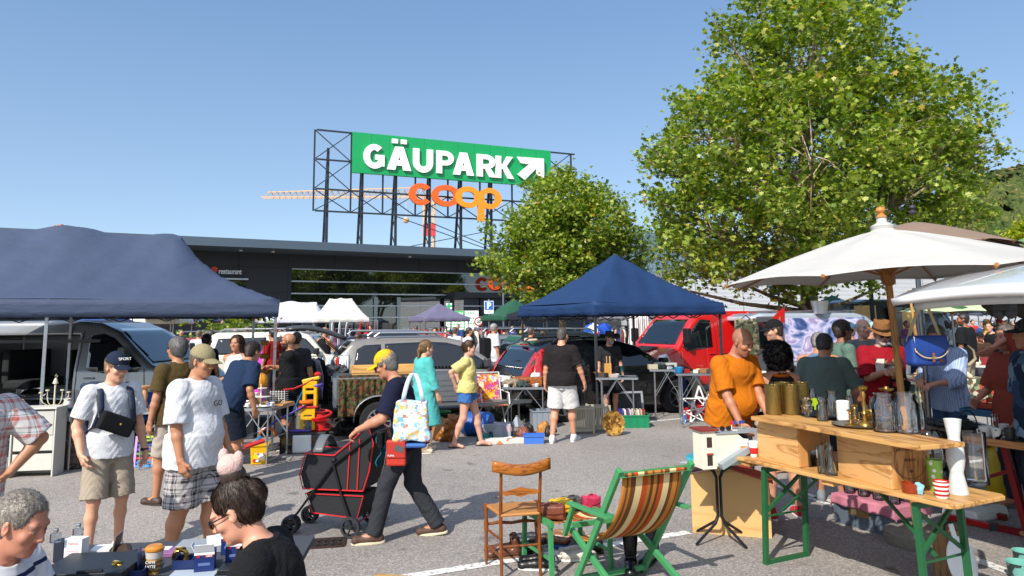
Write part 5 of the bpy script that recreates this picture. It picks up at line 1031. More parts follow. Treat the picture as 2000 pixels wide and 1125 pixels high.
far_tent('cream gazebo behind the grey van windscreen',236,330,34,'e6e2d8',2.6,8)
def parasol(label,base,rad,rim,apex,c,n=8,tilt=(0,0),pole=wood('b07c3c','7c5222',2,2),pr=.028,finial=None,ribm=wood('a06a30','74481c',2,3),rz=10,name='parasol',cap=1,group=None,cup=None,sagk=.06,top=None):
 root=empty(name,label,'parasol',base,rz,group,tilt);m=tentcloth(c,.8);h0=base[2];rim-=h0;apex-=h0
 def f(u,v):
  a=2*math.pi*u;s_=(u*n)%1;k=1-.075*math.sin(math.pi*s_)*(v**1.5);r_=max(.001,rad*v*k);z=apex-(apex-rim)*(v**1.25)-sagk*math.sin(math.pi*s_)*v*(1-v)*2+.03*math.sin(math.pi*s_)*v**4;return(r_*math.cos(a),r_*math.sin(a),z)
 MB().grid(f,n*8,14).build('canopy',m,root,smooth=True,solid=.004)
 MB().tube([(0,0,0),(0,0,apex*.5),(0,0,apex)],pr,10).build('pole',pole,root,smooth=True)
 hub=rim+(apex-rim)*.05
 for i in range(n):
  a=2*math.pi*i/n;c_,s_=math.cos(a),math.sin(a);e=f(i/n+1e-6,1)
  mb=MB();pts=[Vector(f(i/n+1e-6,v))-Vector((0,0,.018))for v in(.03,.35,.7,1)];mb.tube(pts,.009,5);m_=Vector(f(i/n+1e-6,.45))-Vector((0,0,.02));mb.tube([(c_*.04,s_*.04,hub),m_],.009,5);mb.ball(e,.018,6);mb.build('rib',ribm,root)
 MB().lathe([(pr,-.09),(.055,-.07),(.06,.05),(.03,.09)],(0,0,hub),12).build('hub',ribm,root)
 if cap:MB().lathe([(.13,-.06),(.09,-.01),(.1,.02),(.045,.05),(.04,.09),(.05,.095)],(0,0,apex+.01),14).build('cap_ruffle',m,root,smooth=True)
 if finial:MB().lathe([(.035,0),(.045,.02),(.02,.05),(.04,.075),(.035,.1),(.001,.115)],(0,0,apex+.09),12).build('finial',finial,root,smooth=True)
 return root
bb=G(1793,1062);tp_=W(1762,470,Y=5.9)
px_=math.atan2(tp_.x-bb.x,tp_.z);ws=parasol('large white cotton parasol on a bamboo pole over the glassware stall',(bb.x,bb.y,.06),1.4,2.2,2.62,'c4c2bc',tilt=(R(1),-R(5))if 0 else(0,px_),rz=0,finial=wood('c07a30','8a5420',2,3))
o=MB().lathe([(.24,0),(.255,.03),(.25,.1),(.2,.125),(.05,.13),(.04,.14)],(0,0,0),28).build('concrete_weight',mat('7d786c',.95,0,.25,30,.8,60),loc=(bb.x,bb.y,0),smooth=True,label='round pebbly concrete slab holding up the white parasol',cat='weight')
bg_=W(1787,470,Y=8.2);parasol('brown grey straw parasol with a dark tip behind the white parasol',(bg_.x,8.2,0),1.05,2.62,2.95,'8e7868',n=16,ribm=mat('5a3a22',.7),cap=0,finial=mat('2e2e34',.6),rz=5,pole=metal('8a8d90',.4),sagk=0,cup=1)
for lb,px,Y,rad,rim,ap,c in(('pale green parasol behind the black polo shirt man',1858,19.5,1.35,2.0,2.42,'c6d8b0'),('cream cafe parasol left of the pink flowering bush',335,33,2.1,2.2,2.75,'e0dccc'),('white cafe parasol further left behind the van roof',260,30,1.8,2.25,2.8,'e6e4e0'),('dark blue folded edge parasol at the cafe terrace',440,40,1.7,2.1,2.5,'26364e'),('sage green parasol at the far right edge above the van',2080,8.5,1.0,2.5,2.9,'6f9a6a'),('brown and white parasol behind the red car at the cafe',310,36,1.6,1.9,2.3,'8a5a3a')):
 p=W(px,600,Y=Y);parasol(lb,(p.x,Y,0),rad,rim,ap,c,pole=GM,finial=None,group='parasols further back')
# dark green tent corner by the bag, bin on the mural van
p=W(1850,590,Y=7.4);MB().grid(lambda u,v:(u*.42,v*.5,.12*v+.02*math.sin(u*6)),6,4).build('tarpaulin',tentcloth('4a7a4c'),loc=(p.x-.15,p.y,p.z-.05),rz=12,solid=.006,smooth=True,label='scrap of green tarpaulin stretched between the bag pole and the tailgate',cat='tarpaulin')
p=W(1612,606,Y=17.6);q=empty('bucket','galvanised metal bucket standing on the roof of the mural van','bucket',(p.x,17.9,1.98));MB().lathe([(.15,0),(.21,.3),(.22,.32),(.19,.3),(.14,.02)],(0,0,0),20).build('bucket_body',metal('b8bcc0',.45),q,smooth=True)
MB().tube([(.21,0,.28),(.16,.1,.4),(0,.14,.44),(-.16,.1,.4),(-.21,0,.28)],.006,5).build('handle',metal('8a8d90'),q)
# ------------------------------------------------------------ signs, posts
def post(name,label,cat,px,Y,h,r,m):p=W(px,600,Y=Y);o=MB().tube([(0,0,0),(0,0,h)],r,8).build(name,m,loc=(p.x,Y,0),label=label,cat=cat);return o
pp=W(955,602,Y=40);q=empty('parking_sign','blue square P sign on a grey post above the green gazebo','road sign',(pp.x,40,0));MB().tube([(0,0,0),(0,0,pp.z+.5)],.04,8).build('post',GM,q);MB().box((0,-.06,pp.z+.05),(.52,.03,.7)).build('plate',mat('e8ecee',.5),q);MB().box((0,-.08,pp.z+.14),(.46,.02,.46)).build('blue_panel',mat('1560b0',.4),q);text('P',.46,mat('f4f4f4',.5),q,(0,-.1,pp.z-.02),offset=.02)
MB().box((0,-.085,pp.z-.2),(.2,.02,.03)).build('pictogram',mat('4a4e52'),q)
pa=W(1512,573,Y=24);q=empty('motorway_sign','small blue and yellow A1 direction plate under the plane tree','road sign',(pa.x,24,0));MB().tube([(.14,0,0),(.14,0,pa.z+.35)],.035,8).build('post',mat('33373c',.5,.5),q);MB().box((0,-.05,pa.z+.1),(.34,.02,.32)).build('blue_panel',mat('1a4c94',.4),q);MB().box((0,-.05,pa.z-.18),(.32,.02,.2)).build('yellow_panel',mat('e8b41c',.4),q);text('A1',.26,mat('f0f0f0',.5),q,(0,-.07,pa.z+.02),offset=.008)
pi=W(905,626,Y=50);q=empty('info_board','green and white market plan board behind the purple gazebo','information board',(W(903,600,Y=50).x,50,0),8);wd=W(939,600,Y=50).x-W(876,600,Y=50).x;zt_=W(905,607,Y=50).z;zb_=W(905,646,Y=50).z
MB().box((0,0,(zt_+zb_)/2),(wd,.1,zt_-zb_)).build('board',mat('f0f2f0',.5),q);MB().box((-wd*.2,-.055,(zt_+zb_)/2),(wd*.55,.02,zt_-zb_-.02)).build('green_field',mat('2fae55',.5),q)
t=text('IM SÜDEN!',.26,mat('f6f6f6',.5),q,(-wd*.2,-.08,zt_-.3),offset=.008,squash=.8);mb=MB()
for i in range(5):
 for j in range(3):mb.box((-wd*.42+i*.24,-.072,zb_+.15+j*.2),(.2,.01,.15))
mb.build('plan_table',mat('f2f4f2',.5),q);mb=MB();[mb.box((wd*.18+(i%3)*.18,-.072,zt_-.15-(i//3)*.35),(.12,.01,.09))for i in range(9)];mb.build('plan_map',mat('4ab868',.5),q)
for x in(-wd*.45,wd*.45):MB().tube([(x,.1,0),(x,.1,zt_)],.05,6).build('post',GM,q)
pg=W(877,598,Y=52);q=empty('pharmacy_sign','small green and white cross sign above the purple gazebo','sign',(pg.x,52,pg.z));MB().box((0,0,0),(.42,.08,.42)).build('plate',mat('eef0ee'),q);mb=MB();mb.box((0,-.045,0),(.4,.02,.14));mb.box((0,-.055,0),(.14,.02,.4));mb.build('green_cross',mat('1f9a5a',.4),q);MB().bar((-.2,.05,0),(-.2,1,.1),.05).build('bracket',GM,q)
for i,(px,Y)in enumerate(((935,30),(948,36))):pass
q=empty('speed_sign','round red rimmed 20 sign left of the green gazebo','road sign',(W(935,628,Y=41).x,41,0));zz_=W(935,628,Y=41).z;MB().tube([(0,0,0),(0,0,zz_+.2)],.03,6).build('post',GM,q);MB().lathe([(.26,0),(.26,.02)],(0,-.04,zz_),20,1,rotm(90)).build('red_ring',mat('c01c1c',.4),q);MB().lathe([(.18,0),(.18,.02)],(0,-.062,zz_),20,1,rotm(90)).build('white_disc',mat('f0f0f0',.4),q);text('20',.22,BLK,q,(0,-.09,zz_-.08),offset=.005)
q=empty('lamp_post','slim dark lamp post rising right of the mural van','lamp post',(W(1703,600,Y=23).x,23,0));MB().tube([(0,0,0),(0,0,4.2)],.07,8).build('post',mat('24272b',.5,.4),q);MB().box((0,-.1,4.25),(.25,.5,.08)).build('lamp_head',mat('24272b',.5,.4),q)
q=empty('lamp_post','thin grey pole in front of the orange facade letters','lamp post',(W(983,600,Y=44).x,44,0));MB().tube([(0,0,0),(0,0,4.6)],.05,8).build('post',GM,q);MB().box((0,-.1,4.62),(.2,.4,.06)).build('lamp_head',GM,q)
# oleander
rng=np.random.default_rng(4);po=W(452,640,Y=27);q=empty('oleander_bush','pink flowering oleander behind the woman in the white tank top','bush',(po.x,27,0));cl=np.concatenate([rng.normal(size=(420,3))*[.62,.5,.5]+[0,0,1.5]]);v_,f_=leaves(cl,.16,rng,4,.06);link('foliage',fastmesh('foliage',v_,f_),LM,q,False)
v_,f_=leaves(cl[rng.choice(len(cl),60)]*[1.05,1.05,1.05],.13,rng,3,.04);link('blossom',fastmesh('blossom',v_,f_),mat('e6a0b4',.7),q,False);MB().lathe([(.3,0),(.42,.7),(.38,.7)],(0,0,0),16).build('tub',mat('5a5854',.8),q)
# ------------------------------------------------------------ goods and tables
PINE=wood('c8985a','96642e',0,2.4);BOARD=wood('c49558','8c5e30',0,1.2,.45);GREEN=mat('1f5c36',.4,.1,.12,12);GRN2=mat('3f8a55',.45,0,.15,14,.2,40)
GL=glass();CLR=glass('f0f4f4',.04)
def lathe_obj(name,prof,m,label=None,cat=None,loc=None,group=None,n=22,parent=None,**k):return MB().lathe(prof,(0,0,0),n).build(name,m,parent,loc=loc,smooth=True,label=label,cat=cat,group=group,**k)
def local(root,p):return root.matrix_world.inverted()@Vector(p)if 0 else Matrix.Rotation(-root.rotation_euler[2],3,'Z')@(Vector(p)-Vector(root.location))
# ---- beer table
A0=W(1430,890,z=.77);tL=Vector((-V.x,-V.y,0));rz_t=GA-90
bt=empty('beer_table','long pine beer table on green folding legs in the right foreground','table',((A0+tL*.9+U*.27).x,(A0+tL*.9+U*.27).y,0),rz_t)
MB().prism([(-.9+.03,-.27),(.86,-.27),(.9,-.23),(.9,.23),(.86,.27),(-.87,.27),(-.9,.24),(-.9,-.24)],.742,.77,2).build('tabletop',BOARD,bt,bev=.006)
for x in(-.78,.0):MB().box((x,0,.725),(.09,.5,.03)).build('batten',PINE,bt)
for sx,x in((1,-.62),(-1,.62)):
 for y in(-.21,.21):MB().bar((x,y,.72),(x-sx*.03,y*1.02,0),.038,.03).build('leg',GREEN,bt)
 q=MB();q.bar((x-sx*.03,-.21,.015),(x-sx*.03,.21,.015),.03);q.bar((x,-.21,.36),(x,.21,.36),.012);q.bar((x,-.21,.7),(x,.21,.7),.03);q.bar((x,-.2,.4),(x+sx*.02,.2,.68),.022);q.bar((x,.2,.4),(x+sx*.02,-.2,.68),.022);q.bar((x,-.05,.38),(x+sx*.4,-.05,.72),.028,.012);q.build('leg_brace',GREEN,bt)
def boxcrate(label,p1,p2,z,depth,h,m,endm=None,wall=.018,open_top=False,name='wine_crate',cat='wooden crate',par=None):
 a=W(*p1,z=z);b_=W(*p2,z=z);l=(b_-a).length;rz=math.degrees(math.atan2(b_.y-a.y,b_.x-a.x));q=empty(name,label,cat,(a.x,a.y,z),rz)
 for y in(wall/2,depth-wall/2):MB().box((l/2,y,h/2),(l,wall,h)).build('side_board',m,q,bev=.003)
 for x in(wall/2,l-wall/2+.001):MB().box((x,depth/2,h/2),(wall,depth-2*wall,h-.004)).build('end_board',endm or m,q,bev=.003)
 MB().box((l/2,depth/2,.008),(l-wall*2,depth-wall*2,.012)).build('base_board',m,q);return q,l
w1=wood('cfa066','a87438',0,1.6);w2=wood('c08a50','8a5628',2,1.6)
cr1,l1_=boxcrate('knotty pine wine crate under the left end of the glassware plank',(1481,893),(1560,914),.77,.30,.30,w1,w2)
cr2,l2_=boxcrate('pine wine crate with burnt lettering under the right end of the plank',(1638,925),(1742,957),.77,.30,.30,w1,w2)
ink=mat('4a2a14',.8)
for k_i,(tx,sz,zz_)in enumerate((('CHATEAU DAUZAY',.034,.235),('PAUILLAC',.026,.17),('2009',.022,.10))):t=text(tx,sz,ink,cr2,(l2_+.0025,.15,zz_),90,90,ext=.0005);t.data.transform(Matrix.Diagonal((.78,1,1,1)))
MB().tube([(l2_+.002,.15+.12*math.cos(a),.17+.11*math.sin(a))for a in np.linspace(0,2*math.pi,25)],.0015,4,False).build('burnt_ring',ink,cr2)
a_=W(1466,812,z=1.105);q_=W(1793,870,z=1.105);ln=(q_-a_).length;rzp=math.degrees(math.atan2(q_.y-a_.y,q_.x-a_.x))
MB().prism([(0,0),(ln,0),(ln+.02,.36),(-.02,.36)],1.073,1.103,2).build('display_plank',BOARD,loc=(a_.x,a_.y,0),rz=rzp,bev=.006,label='thick pine plank across the two wine crates holding the glass jars',cat='plank')
ZP=1.104;ZT=.771
def on(px,py,z):return W(px,py,z=z)
gold=mat('8f7c48',.32,.85,.2,30,.5,90)
for i,(px,py,t_)in enumerate(((1512,783,'left front'),(1531,776,'left rear'),(1546,783,'right front'),(1566,776,'right rear'))):
 p=on(px,py+26,ZP);lathe_obj('tin_can',[(.062,0),(.064,.004),(.064,.225),(.066,.23),(.062,.23),(.06,.02)],gold,'tall embossed gold tin at the %s of the four on the plank'%t_,'tin',p,'embossed gold tins')
def jar(label,px,py,z,prof,m=GL,cat='jar',name='glass_jar',lid=None,group=None):
 p=on(px,py,z);o=lathe_obj(name,prof,m,label,cat,p,group)
 if lid:lathe_obj('lid',lid[0],lid[1],parent=o)
 return o
def gj(r,h,nk=.6,t=.004):return[(.001,.004),(r*.96,.004),(r,.015),(r,h*.72),(r*nk,h*.84),(r*nk,h*.93),(r*(nk+.06),h),(r*(nk-.05),h),(r*nk-t,h*.86),(r-t,h*.7),(r-t,.012),(.001,.009)]
jar('large clear glass sweet jar with a thick neck, left of the pair on the plank',1730,843,ZP,gj(.078,.25,.72));jar('large clear glass sweet jar, right one at the plank end',1772,845,ZP,gj(.082,.26,.74))
jar('small clear glass jar with flat stopper right of the gold tins',1607,822,ZP,gj(.04,.15,.6),lid=([(.03,.145),(.034,.16),(.03,.17)],GL));jar('taller glass storage jar beside the white candle',1627,815,ZP,gj(.045,.19,.75),lid=([(.04,.185),(.045,.2),(.02,.205)],GL))
jar('cluster of cut glass candle cups left of the stoppered jar',1577,815,ZP,[(.02,0),(.01,.02),(.05,.05),(.055,.08),(.04,.09),(.02,.06),(.045,.12),(.02,.15),(.012,.15)],name='glass_candle_holder',cat='candle holder');jar('lime green glass tumbler behind the stoppered jar',1593,800,ZP,[(.001,.003),(.03,.003),(.036,.09),(.033,.09),(.028,.01),(.001,.008)],mat('9ab428',.2,trans=0),name='tumbler',cat='tumbler')
jar('thick white candle in front of the brass candlesticks',1648,820,ZP,[(.045,0),(.047,.01),(.046,.135),(.04,.14),(.02,.125),(.001,.12)],mat('e8e6e2',.5),name='candle',cat='candle')
for i_,(lb,px,py,r_,h_)in enumerate((('short clear jam jar behind the white candle',1660,802,.038,.12),('clear straight tumbler at the rear of the dark tray',1706,808,.035,.13),('small clear bottle at the rear edge behind the tray',1718,812,.028,.17),('low clear bowl jar between the two sweet jars',1752,832,.04,.1),('clear spice jar right of the gold tins at the back',1588,786,.032,.12),('clear jar at the plank corner behind the right sweet jar',1795,838,.045,.17))):jar(lb,px,py,ZP,gj(r_,h_,.8))
tray=lathe_obj('round_tray',[(.001,0),(.16,0),(.19,.012),(.192,.016),(.16,.006),(.001,.005)],mat('5a5048',.45,.5),'dark round metal tray with brass candlesticks on the plank','tray',on(1682,832,ZP),n=32)
BR=mat('b08a44',.28,.9,.15,30)
stick=[(.055,0),(.05,.012),(.015,.03),(.012,.05),(.02,.07),(.01,.09),(.014,.12),(.01,.15),(.016,.18),(.01,.2),(.03,.215),(.032,.23),(.016,.235)]
for lb,px,py,sc in(('tall twisted brass candlestick standing on the dark tray',1690,830,1.15),('short brass chamber candlestick at the left of the dark tray',1662,830,.45),('small brass candlestick at the rear of the dark tray',1671,822,.5),('small polished brass candlestick inside the view of the left sweet jar',1742,828,.6)):
 p=on(px,py,ZP+.006);lathe_obj('candlestick',[(r*(1 if sc>1 else .8),z*sc)for r,z in stick],BR,lb,'candlestick',p,'brass candlesticks on the tray')
p=on(1703,822,ZP+.006);o=lathe_obj('brass_bowl',[(.03,0),(.045,.02),(.05,.06),(.06,.075),(.055,.075),(.045,.03),(.001,.01)],BR,'squat brass bowl with a handle behind the twisted candlestick','bowl',p);MB().tube([(-.05,0,.06),(-.09,0,.06),(-.09,0,.02),(-.05,0,.015)],.005,6).build('handle',BR,o)
p=on(1735,815,ZP);o=lathe_obj('candle_holder',[(.04,0),(.012,.01),(.01,.03),(.01,.19)],GL,'tall glass column holder with a wide brass drip dish','candle holder',p);lathe_obj('drip_dish',[(.012,.19),(.05,.205),(.055,.215),(.02,.212),(.015,.23)],BR,parent=o)
# lower board goods
def cup(label,px,py,z,r,h,m,band=None,cat='cup',name='cup',rim=None):
 o=lathe_obj(name,[(.001,.003),(r*.72,0),(r*.78,.004),(r,h),(r-.004,h),(r*.72,.012),(.001,.01)],m,label,cat,on(px,py,z))
 if band:lathe_obj('sleeve',[(r*(.78+.22*band[0])+.002,h*band[0]),(r*(.78+.22*band[1])+.003,h*band[1])],band[2],parent=o)
 return o
WC=mat('ecebe7',.35)
c=cup('white reusable cup with an orange grip band beside the dollhouse',1455,888,ZT,.034,.1,WC,(.25,.72,mat('e07818',.5)));lathe_obj('lid',[(.036,.1),(.038,.108),(.034,.122),(.001,.122)],WC,parent=c)
c=cup('white reusable cup with a red grip band, right of the orange one',1473,892,ZT,.034,.1,WC,(.25,.72,mat('b81c1c',.5)));lathe_obj('lid',[(.036,.1),(.038,.108),(.034,.122),(.001,.122)],WC,parent=c)
p=on(1577,908,ZT);q=MB();w_=.15
for x,y,dx,dy in((0,-.05,w_,.004),(0,.05,w_,.004),(-w_/2,0,.004,.1),(w_/2,0,.004,.1)):q.box((x,y,.06),(dx,dy,.12))
q.box((0,0,.003),(w_,.1,.005));q.build('acrylic_box',CLR,loc=p,rz=rz_t,label='clear square plastic box leaning on the front of the plank stand',cat='clear box')
cut=glass('f4f8f8',.12,1.45)
jar('ribbed straight glass vase on the lower board',1606,925,ZT,[(.001,.005),(.028,.003),(.03,.02),(.031,.16),(.036,.19),(.033,.19),(.028,.02),(.001,.012)],cut,'vase','glass_vase');jar('cut glass conical vase right of the ribbed vase',1624,928,ZT,[(.001,.005),(.04,.003),(.042,.02),(.02,.12),(.018,.18),(.024,.2),(.02,.2),(.015,.13),(.036,.02),(.001,.012)],cut,'vase','glass_vase');jar('second ribbed glass vase partly behind the conical vase',1617,915,ZT,[(.001,.005),(.026,.003),(.028,.02),(.029,.16),(.033,.18),(.03,.18),(.026,.02),(.001,.012)],cut,'vase','glass_vase')
lathe_obj('ramekin',[(.001,.003),(.048,0),(.052,.006),(.055,.06),(.05,.06),(.046,.012),(.001,.01)],mat('8a3414',.25),'glazed terracotta ramekin near the end of the beer table','dish',on(1780,962,ZT))
p=on(1798,966,ZT);fg=S(.012);fg.ell((0,0,.035),(.017,.015,.02));fg.ell((.008,0,.06),(.016,.014,.014));fg.ell((-.014,.0,.05),(.012,.006,.012));fg.cone((.02,0,.062),(.03,0,.045),.006,.004)
for x,y in((-.008,-.008),(.01,-.008),(-.008,.008),(.01,.008)):fg.cone((x,y,.03),(x,y,.006),.007,.006)
link('figurine',fg.mesh('figurine',.0028),mat('7cb4cc',.4)).location=p;bpy.data.objects['figurine'].rotation_euler=(0,0,2.6);tag(bpy.data.objects['figurine'],'tiny pale blue animal figurine beside the terracotta ramekin','figurine')
def dots():
 m,nt,b=newmat('polka');tc=N(nt,'ShaderNodeTexCoord');v=N(nt,'ShaderNodeTexVoronoi');v.inputs['Scale'].default_value=26;v.inputs['Randomness'].default_value=.5;L(nt,tc.outputs['Object'],v.inputs['Vector']);r=ramp(nt,[(0,'f0f0e8'),(.3,'8cbc50')],'CONSTANT');L(nt,v.outputs['Distance'],r.inputs[0]);L(nt,r.outputs[0],b.inputs['Base Color']);b.inputs['Roughness'].default_value=.35;return m
cup('tall green beaker with white polka dots by the frosted vase',1829,958,ZT,.047,.19,dots(),cat='vase',name='polka_vase');cup('red and white striped tumbler at the beer table corner',1840,972,ZT,.046,.10,stripes([(0,'eeeae6'),(.5,'b8281c')],2,.026,.35),name='striped_cup')
jar('tall frosted white glass vase with two bulges',1872,964,ZT,[(.001,.004),(.058,0),(.06,.01),(.04,.11),(.038,.13),(.052,.2),(.05,.27),(.035,.32),(.034,.34),(.05,.45),(.047,.45),(.03,.34),(.001,.33)],mat('c6cac8',.45,sub=0),'vase','frosted_vase')
jar('wide clear glass bowl vase behind the polka dot beaker',1818,938,ZT,[(.001,.006),(.07,.004),(.1,.06),(.115,.16),(.1,.27),(.07,.33),(.066,.33),(.096,.27),(.11,.16),(.096,.065),(.065,.012),(.001,.01)],GL,'vase','glass_vase')
jar('tall straight clear glass cylinder right of the frosted vase',1907,945,ZT,[(.001,.02),(.07,.018),(.075,.0),(.078,.01),(.078,.33),(.072,.33),(.071,.03),(.001,.026)],GL,'vase','glass_vase')
q=MB();q.add([(-.14,0,.03),(.14,0,.03),(.17,0,.15),(.11,0,.24),(0,0,.26),(-.11,0,.24),(-.17,0,.15)],[(0,1,2,3,4,5,6)]);p=on(1812,915,ZT);q.build('mirror',mat('2a2826',.08,.9),loc=(p.x+.12,p.y+.1,p.z),rz=20,solid=.01,label='dark mirror with a wavy gilt edge behind the clear bowl vase',cat='mirror')
# ---- under the beer table
p=G(1720,1030);cz=empty('storage_crate','grey plastic stacking crate with a pink cloth draped over it','crate',(p.x,p.y,0),rz_t);GP=plastic('56606c');q=MB();q.box((0,0,.01),(.6,.4,.015))
for x,y,dx,dy in((0,-.195,.6,.012),(0,.195,.6,.012),(-.295,0,.012,.39),(.295,0,.012,.39)):q.box((x,y,.12),(dx,dy,.24))
for x in(-.3,-.1,.1,.3):q.box((x,-.205,.12),(.02,.012,.2));q.box((x,.205,.12),(.02,.012,.2))
q.box((0,-.2,.225),(.62,.03,.02));q.box((0,.2,.225),(.62,.03,.02));q.build('tub',GP,cz);MB().box((-.05,-.205,.15),(.2,.01,.09)).build('hand_hole',mat('8a6a3c',.8),cz)
def drape(u,v):
 x=(u-.5)*.8;y=(v-.5)*.58;ex=max(0,abs(x)-.31);ey=max(0,abs(y)-.21);z=.262-1.15*max(ex,ey)-.35*min(ex,ey);xx=max(-.315,min(.315,x))+(x>.31)*.012-(x<-.31)*.012;yy=max(-.215,min(.215,y))+(.012+.014*math.sin(x*26))*((y>.21)-(1 if y<-.21 else 0));return(xx,yy,z+.003*math.sin(x*40)*math.sin(y*33))
MB().grid(drape,48,36).build('pink_cloth',cloth('b87484'),loc=(p.x,p.y,0),rz=rz_t,solid=.004,smooth=True,label='dusty pink cloth spread over the grey crate under the beer table',cat='cloth')
for i in range(8):
 x,y=(-.22+(i%4)*.15,-.1+(i//4)*.16);c_=p+tL*x+U*y;lathe_obj('preserving_jar',gj(.05,.17,.8),GL,'clear preserving jar on the pink cloth, %s of the %s row'%(('leftmost','second','third','rightmost')[i%4],('front','back')[i//4]),'jar',(c_.x,c_.y,.27),'clear jars on the pink cloth',n=16)
p=G(1905,1008);q=MB();q.box((0,0,.05),(.5,.34,.1),taper=.94);q.build('plastic_tray',plastic('dcdcd6'),loc=(p.x,p.y,0),rz=GA,bev=.02,label='shallow white plastic tray full of cutlery on the asphalt',cat='tray')
rng=random.Random(3);q=MB()
for i in range(16):a=rng.uniform(0,3);x,y=rng.uniform(-.17,.17),rng.uniform(-.1,.1);q.bar((x,y,.105+i*.001),(x+.12*math.cos(a),y+.08*math.sin(a),.107+i*.0012),.012,.004)
q.build('cutlery',metal('a8a49c',.3),loc=(p.x,p.y,0),rz=GA,label='loose cutlery heaped in the shallow white tray',cat='cutlery',kind='stuff')
a_,b_=G(1845,1014),G(1942,1036);q=MB();q.bar(a_+Vector((0,0,.03)),b_+Vector((0,0,.03)),.05,.045);o=q.build('red_steel_bar',mat('b01818',.4),label='red steel trestle foot with a black end cap lying behind the beer table',cat='steel bar');MB().box(b_+Vector((0,0,.03)),(.07,.06,.055),(0,0,-30)).build('end_cap',BLK,o)
p=G(1860,1125);bx=empty('wooden_box','worn wooden box with a dark iron handle leaning beside the white board','box',(p.x,p.y,0),rz_t+10);MB().box((0,0,.16),(.12,.28,.32),(0,0,0)).build('box_body',wood('8a6a48','5a4028',2,3,.8),bx,bev=.005);MB().tube([(0,-.07,.32),(0,-.06,.36),(0,0,.375),(0,.06,.36),(0,.07,.32)],.008,6).build('handle',mat('2a241e',.6,.5),bx)
p=G(1893,1150);bd=empty('round_board','round white board with a handle leaning on the beer table leg','serving board',(p.x,p.y,0),30,tilt=(R(-14),0));wt_=mat('dcdedd',.35);MB().lathe([(.001,0),(.155,0),(.165,.006),(.165,.014),(.155,.02),(.001,.02)],(0,0,.17),36,1,rotm(90)).build('board',wt_,bd,smooth=True);MB().box((0,-.01,.37),(.045,.018,.1)).build('handle',wt_,bd,bev=.008)
lathe_obj('enamel_bowl',[(.001,.004),(.07,0),(.11,.07),(.125,.08),(.12,.082),(.1,.07),(.065,.01),(.001,.008)],mat('b4b8be',.3),'pale enamel bowl behind the worn wooden box','bowl',G(1866,1085))
for lb,px,py,s_ in(('chipped turquoise enamel pot at the bottom right corner',1995,1132,1),('second turquoise enamel pot behind the chipped one',2003,1105,.9)):lathe_obj('enamel_pot',[(r_*s_,z_*s_)for r_,z_ in((.001,.004),(.06,0),(.075,.02),(.085,.11),(.092,.12),(.08,.115),(.07,.03),(.001,.01))],patch(['6aa89c','74b4a6','3a4a48','7ab8ac','6aa89c'],18,.35),lb,'pot',G(px,py))
# ---- second table with the kettle, right
B0=W(1785,838,z=.80);B1=W(2010,866,z=.80);l_=(B1-B0).length+.5;rz2=math.degrees(math.atan2(B1.y-B0.y,B1.x-B0.x));kt=empty('trestle_table','dark board table on red steel legs carrying the black kettle','table',(B0.x,B0.y,0),rz2)
MB().box((l_/2,.3,.785),(l_,.62,.03)).build('tabletop',wood('7a644c','4e3c2a',0,1.5),kt,bev=.004);MB().box((l_/2,-.012,.77),(l_,.02,.06)).build('front_rail',wood('c08450','8a5628',0,1.5),kt)
RED=mat('7c1418',.4,.2);q=MB();q.bar((l_-.75,.1,.77),(l_-.62,.1,.03),.05);q.bar((l_-.9,.1,.03),(l_+.1,.1,.03),.05);q.bar((l_-1.0,.1,.4),(l_-.68,.1,.55),.03);q.build('leg',RED,kt);q=MB();q.bar((.2,.5,.77),(.12,.5,.03),.05);q.bar((-.1,.5,.03),(.5,.5,.03),.05);q.build('leg',RED,kt)
ZK=.801
p=on(1892,845,ZK);ke=lathe_obj('cast_iron_kettle',[(.001,0),(.06,0),(.085,.03),(.09,.06),(.07,.09),(.04,.1),(.04,.105),(.012,.11),(.014,.125),(.001,.13)],mat('141414',.5,.3,.1,30,.4,90),'round black cast iron kettle with a tall hoop handle','kettle',p);MB().tube([(-.085*math.cos(a),0,.06+.14*math.sin(a))for a in np.linspace(0,math.pi,11)],.006,6).build('handle',mat('1c1c1c',.5,.4),ke);MB().tube([(-.07,0,.05),(-.11,0,.075),(-.13,0,.11)],[.018,.013,.01],8).build('spout',mat('141414',.5,.3),ke)
ja=S(.03);rr_=random.Random(5)
for i in range(9):a=i/8;ja.cone((a*.5,rr_.uniform(-.04,.04),.03),(a*.5+.1,rr_.uniform(-.05,.05),.03),.035+.012*math.sin(i*2.2),.03)
ja.post=lambda P:.005*np.sin(P[:,0]*60+4*np.sin(P[:,1]*40));ja.cut(lambda P:-P[:,2],.003);o=link('leather_jacket',ja.mesh('j',.008),mat('1e242a',.35,0,.2,12,.4,50));o.location=on(1800,830,ZK);o.rotation_euler=(0,0,R(rz2+8));tag(o,'crumpled dark leather jacket lying left of the black kettle','jacket')
c=cup('wide white footed cup right of the black kettle',1928,852,ZK,.062,.085,WC);MB().tube([(-.05,0,.07),(-.085,0,.06),(-.08,0,.03),(-.045,0,.03)],.006,6).build('handle',WC,c)
cow=patch(['e8e6e2','e8e6e2','181818','e8e6e2'],16,.3);c=cup('white mug with black cow patches',1948,857,ZK,.044,.09,cow,name='mug',cat='mug');MB().tube([(.03,-.03,.075),(.055,-.05,.06),(.05,-.05,.03),(.03,-.03,.02)],.006,6).build('handle',cow,c)
cup('tall dark grey mug with a pale blue inside',1973,860,ZK,.044,.1,mat('33383a',.3),name='mug',cat='mug');cup('plain white mug behind the cow mug',1962,848,ZK,.042,.09,WC,name='mug',cat='mug');cup('small orange glass bowl near the right edge',1992,852,ZK,.05,.05,mat('c0601c',.2),name='bowl',cat='bowl')
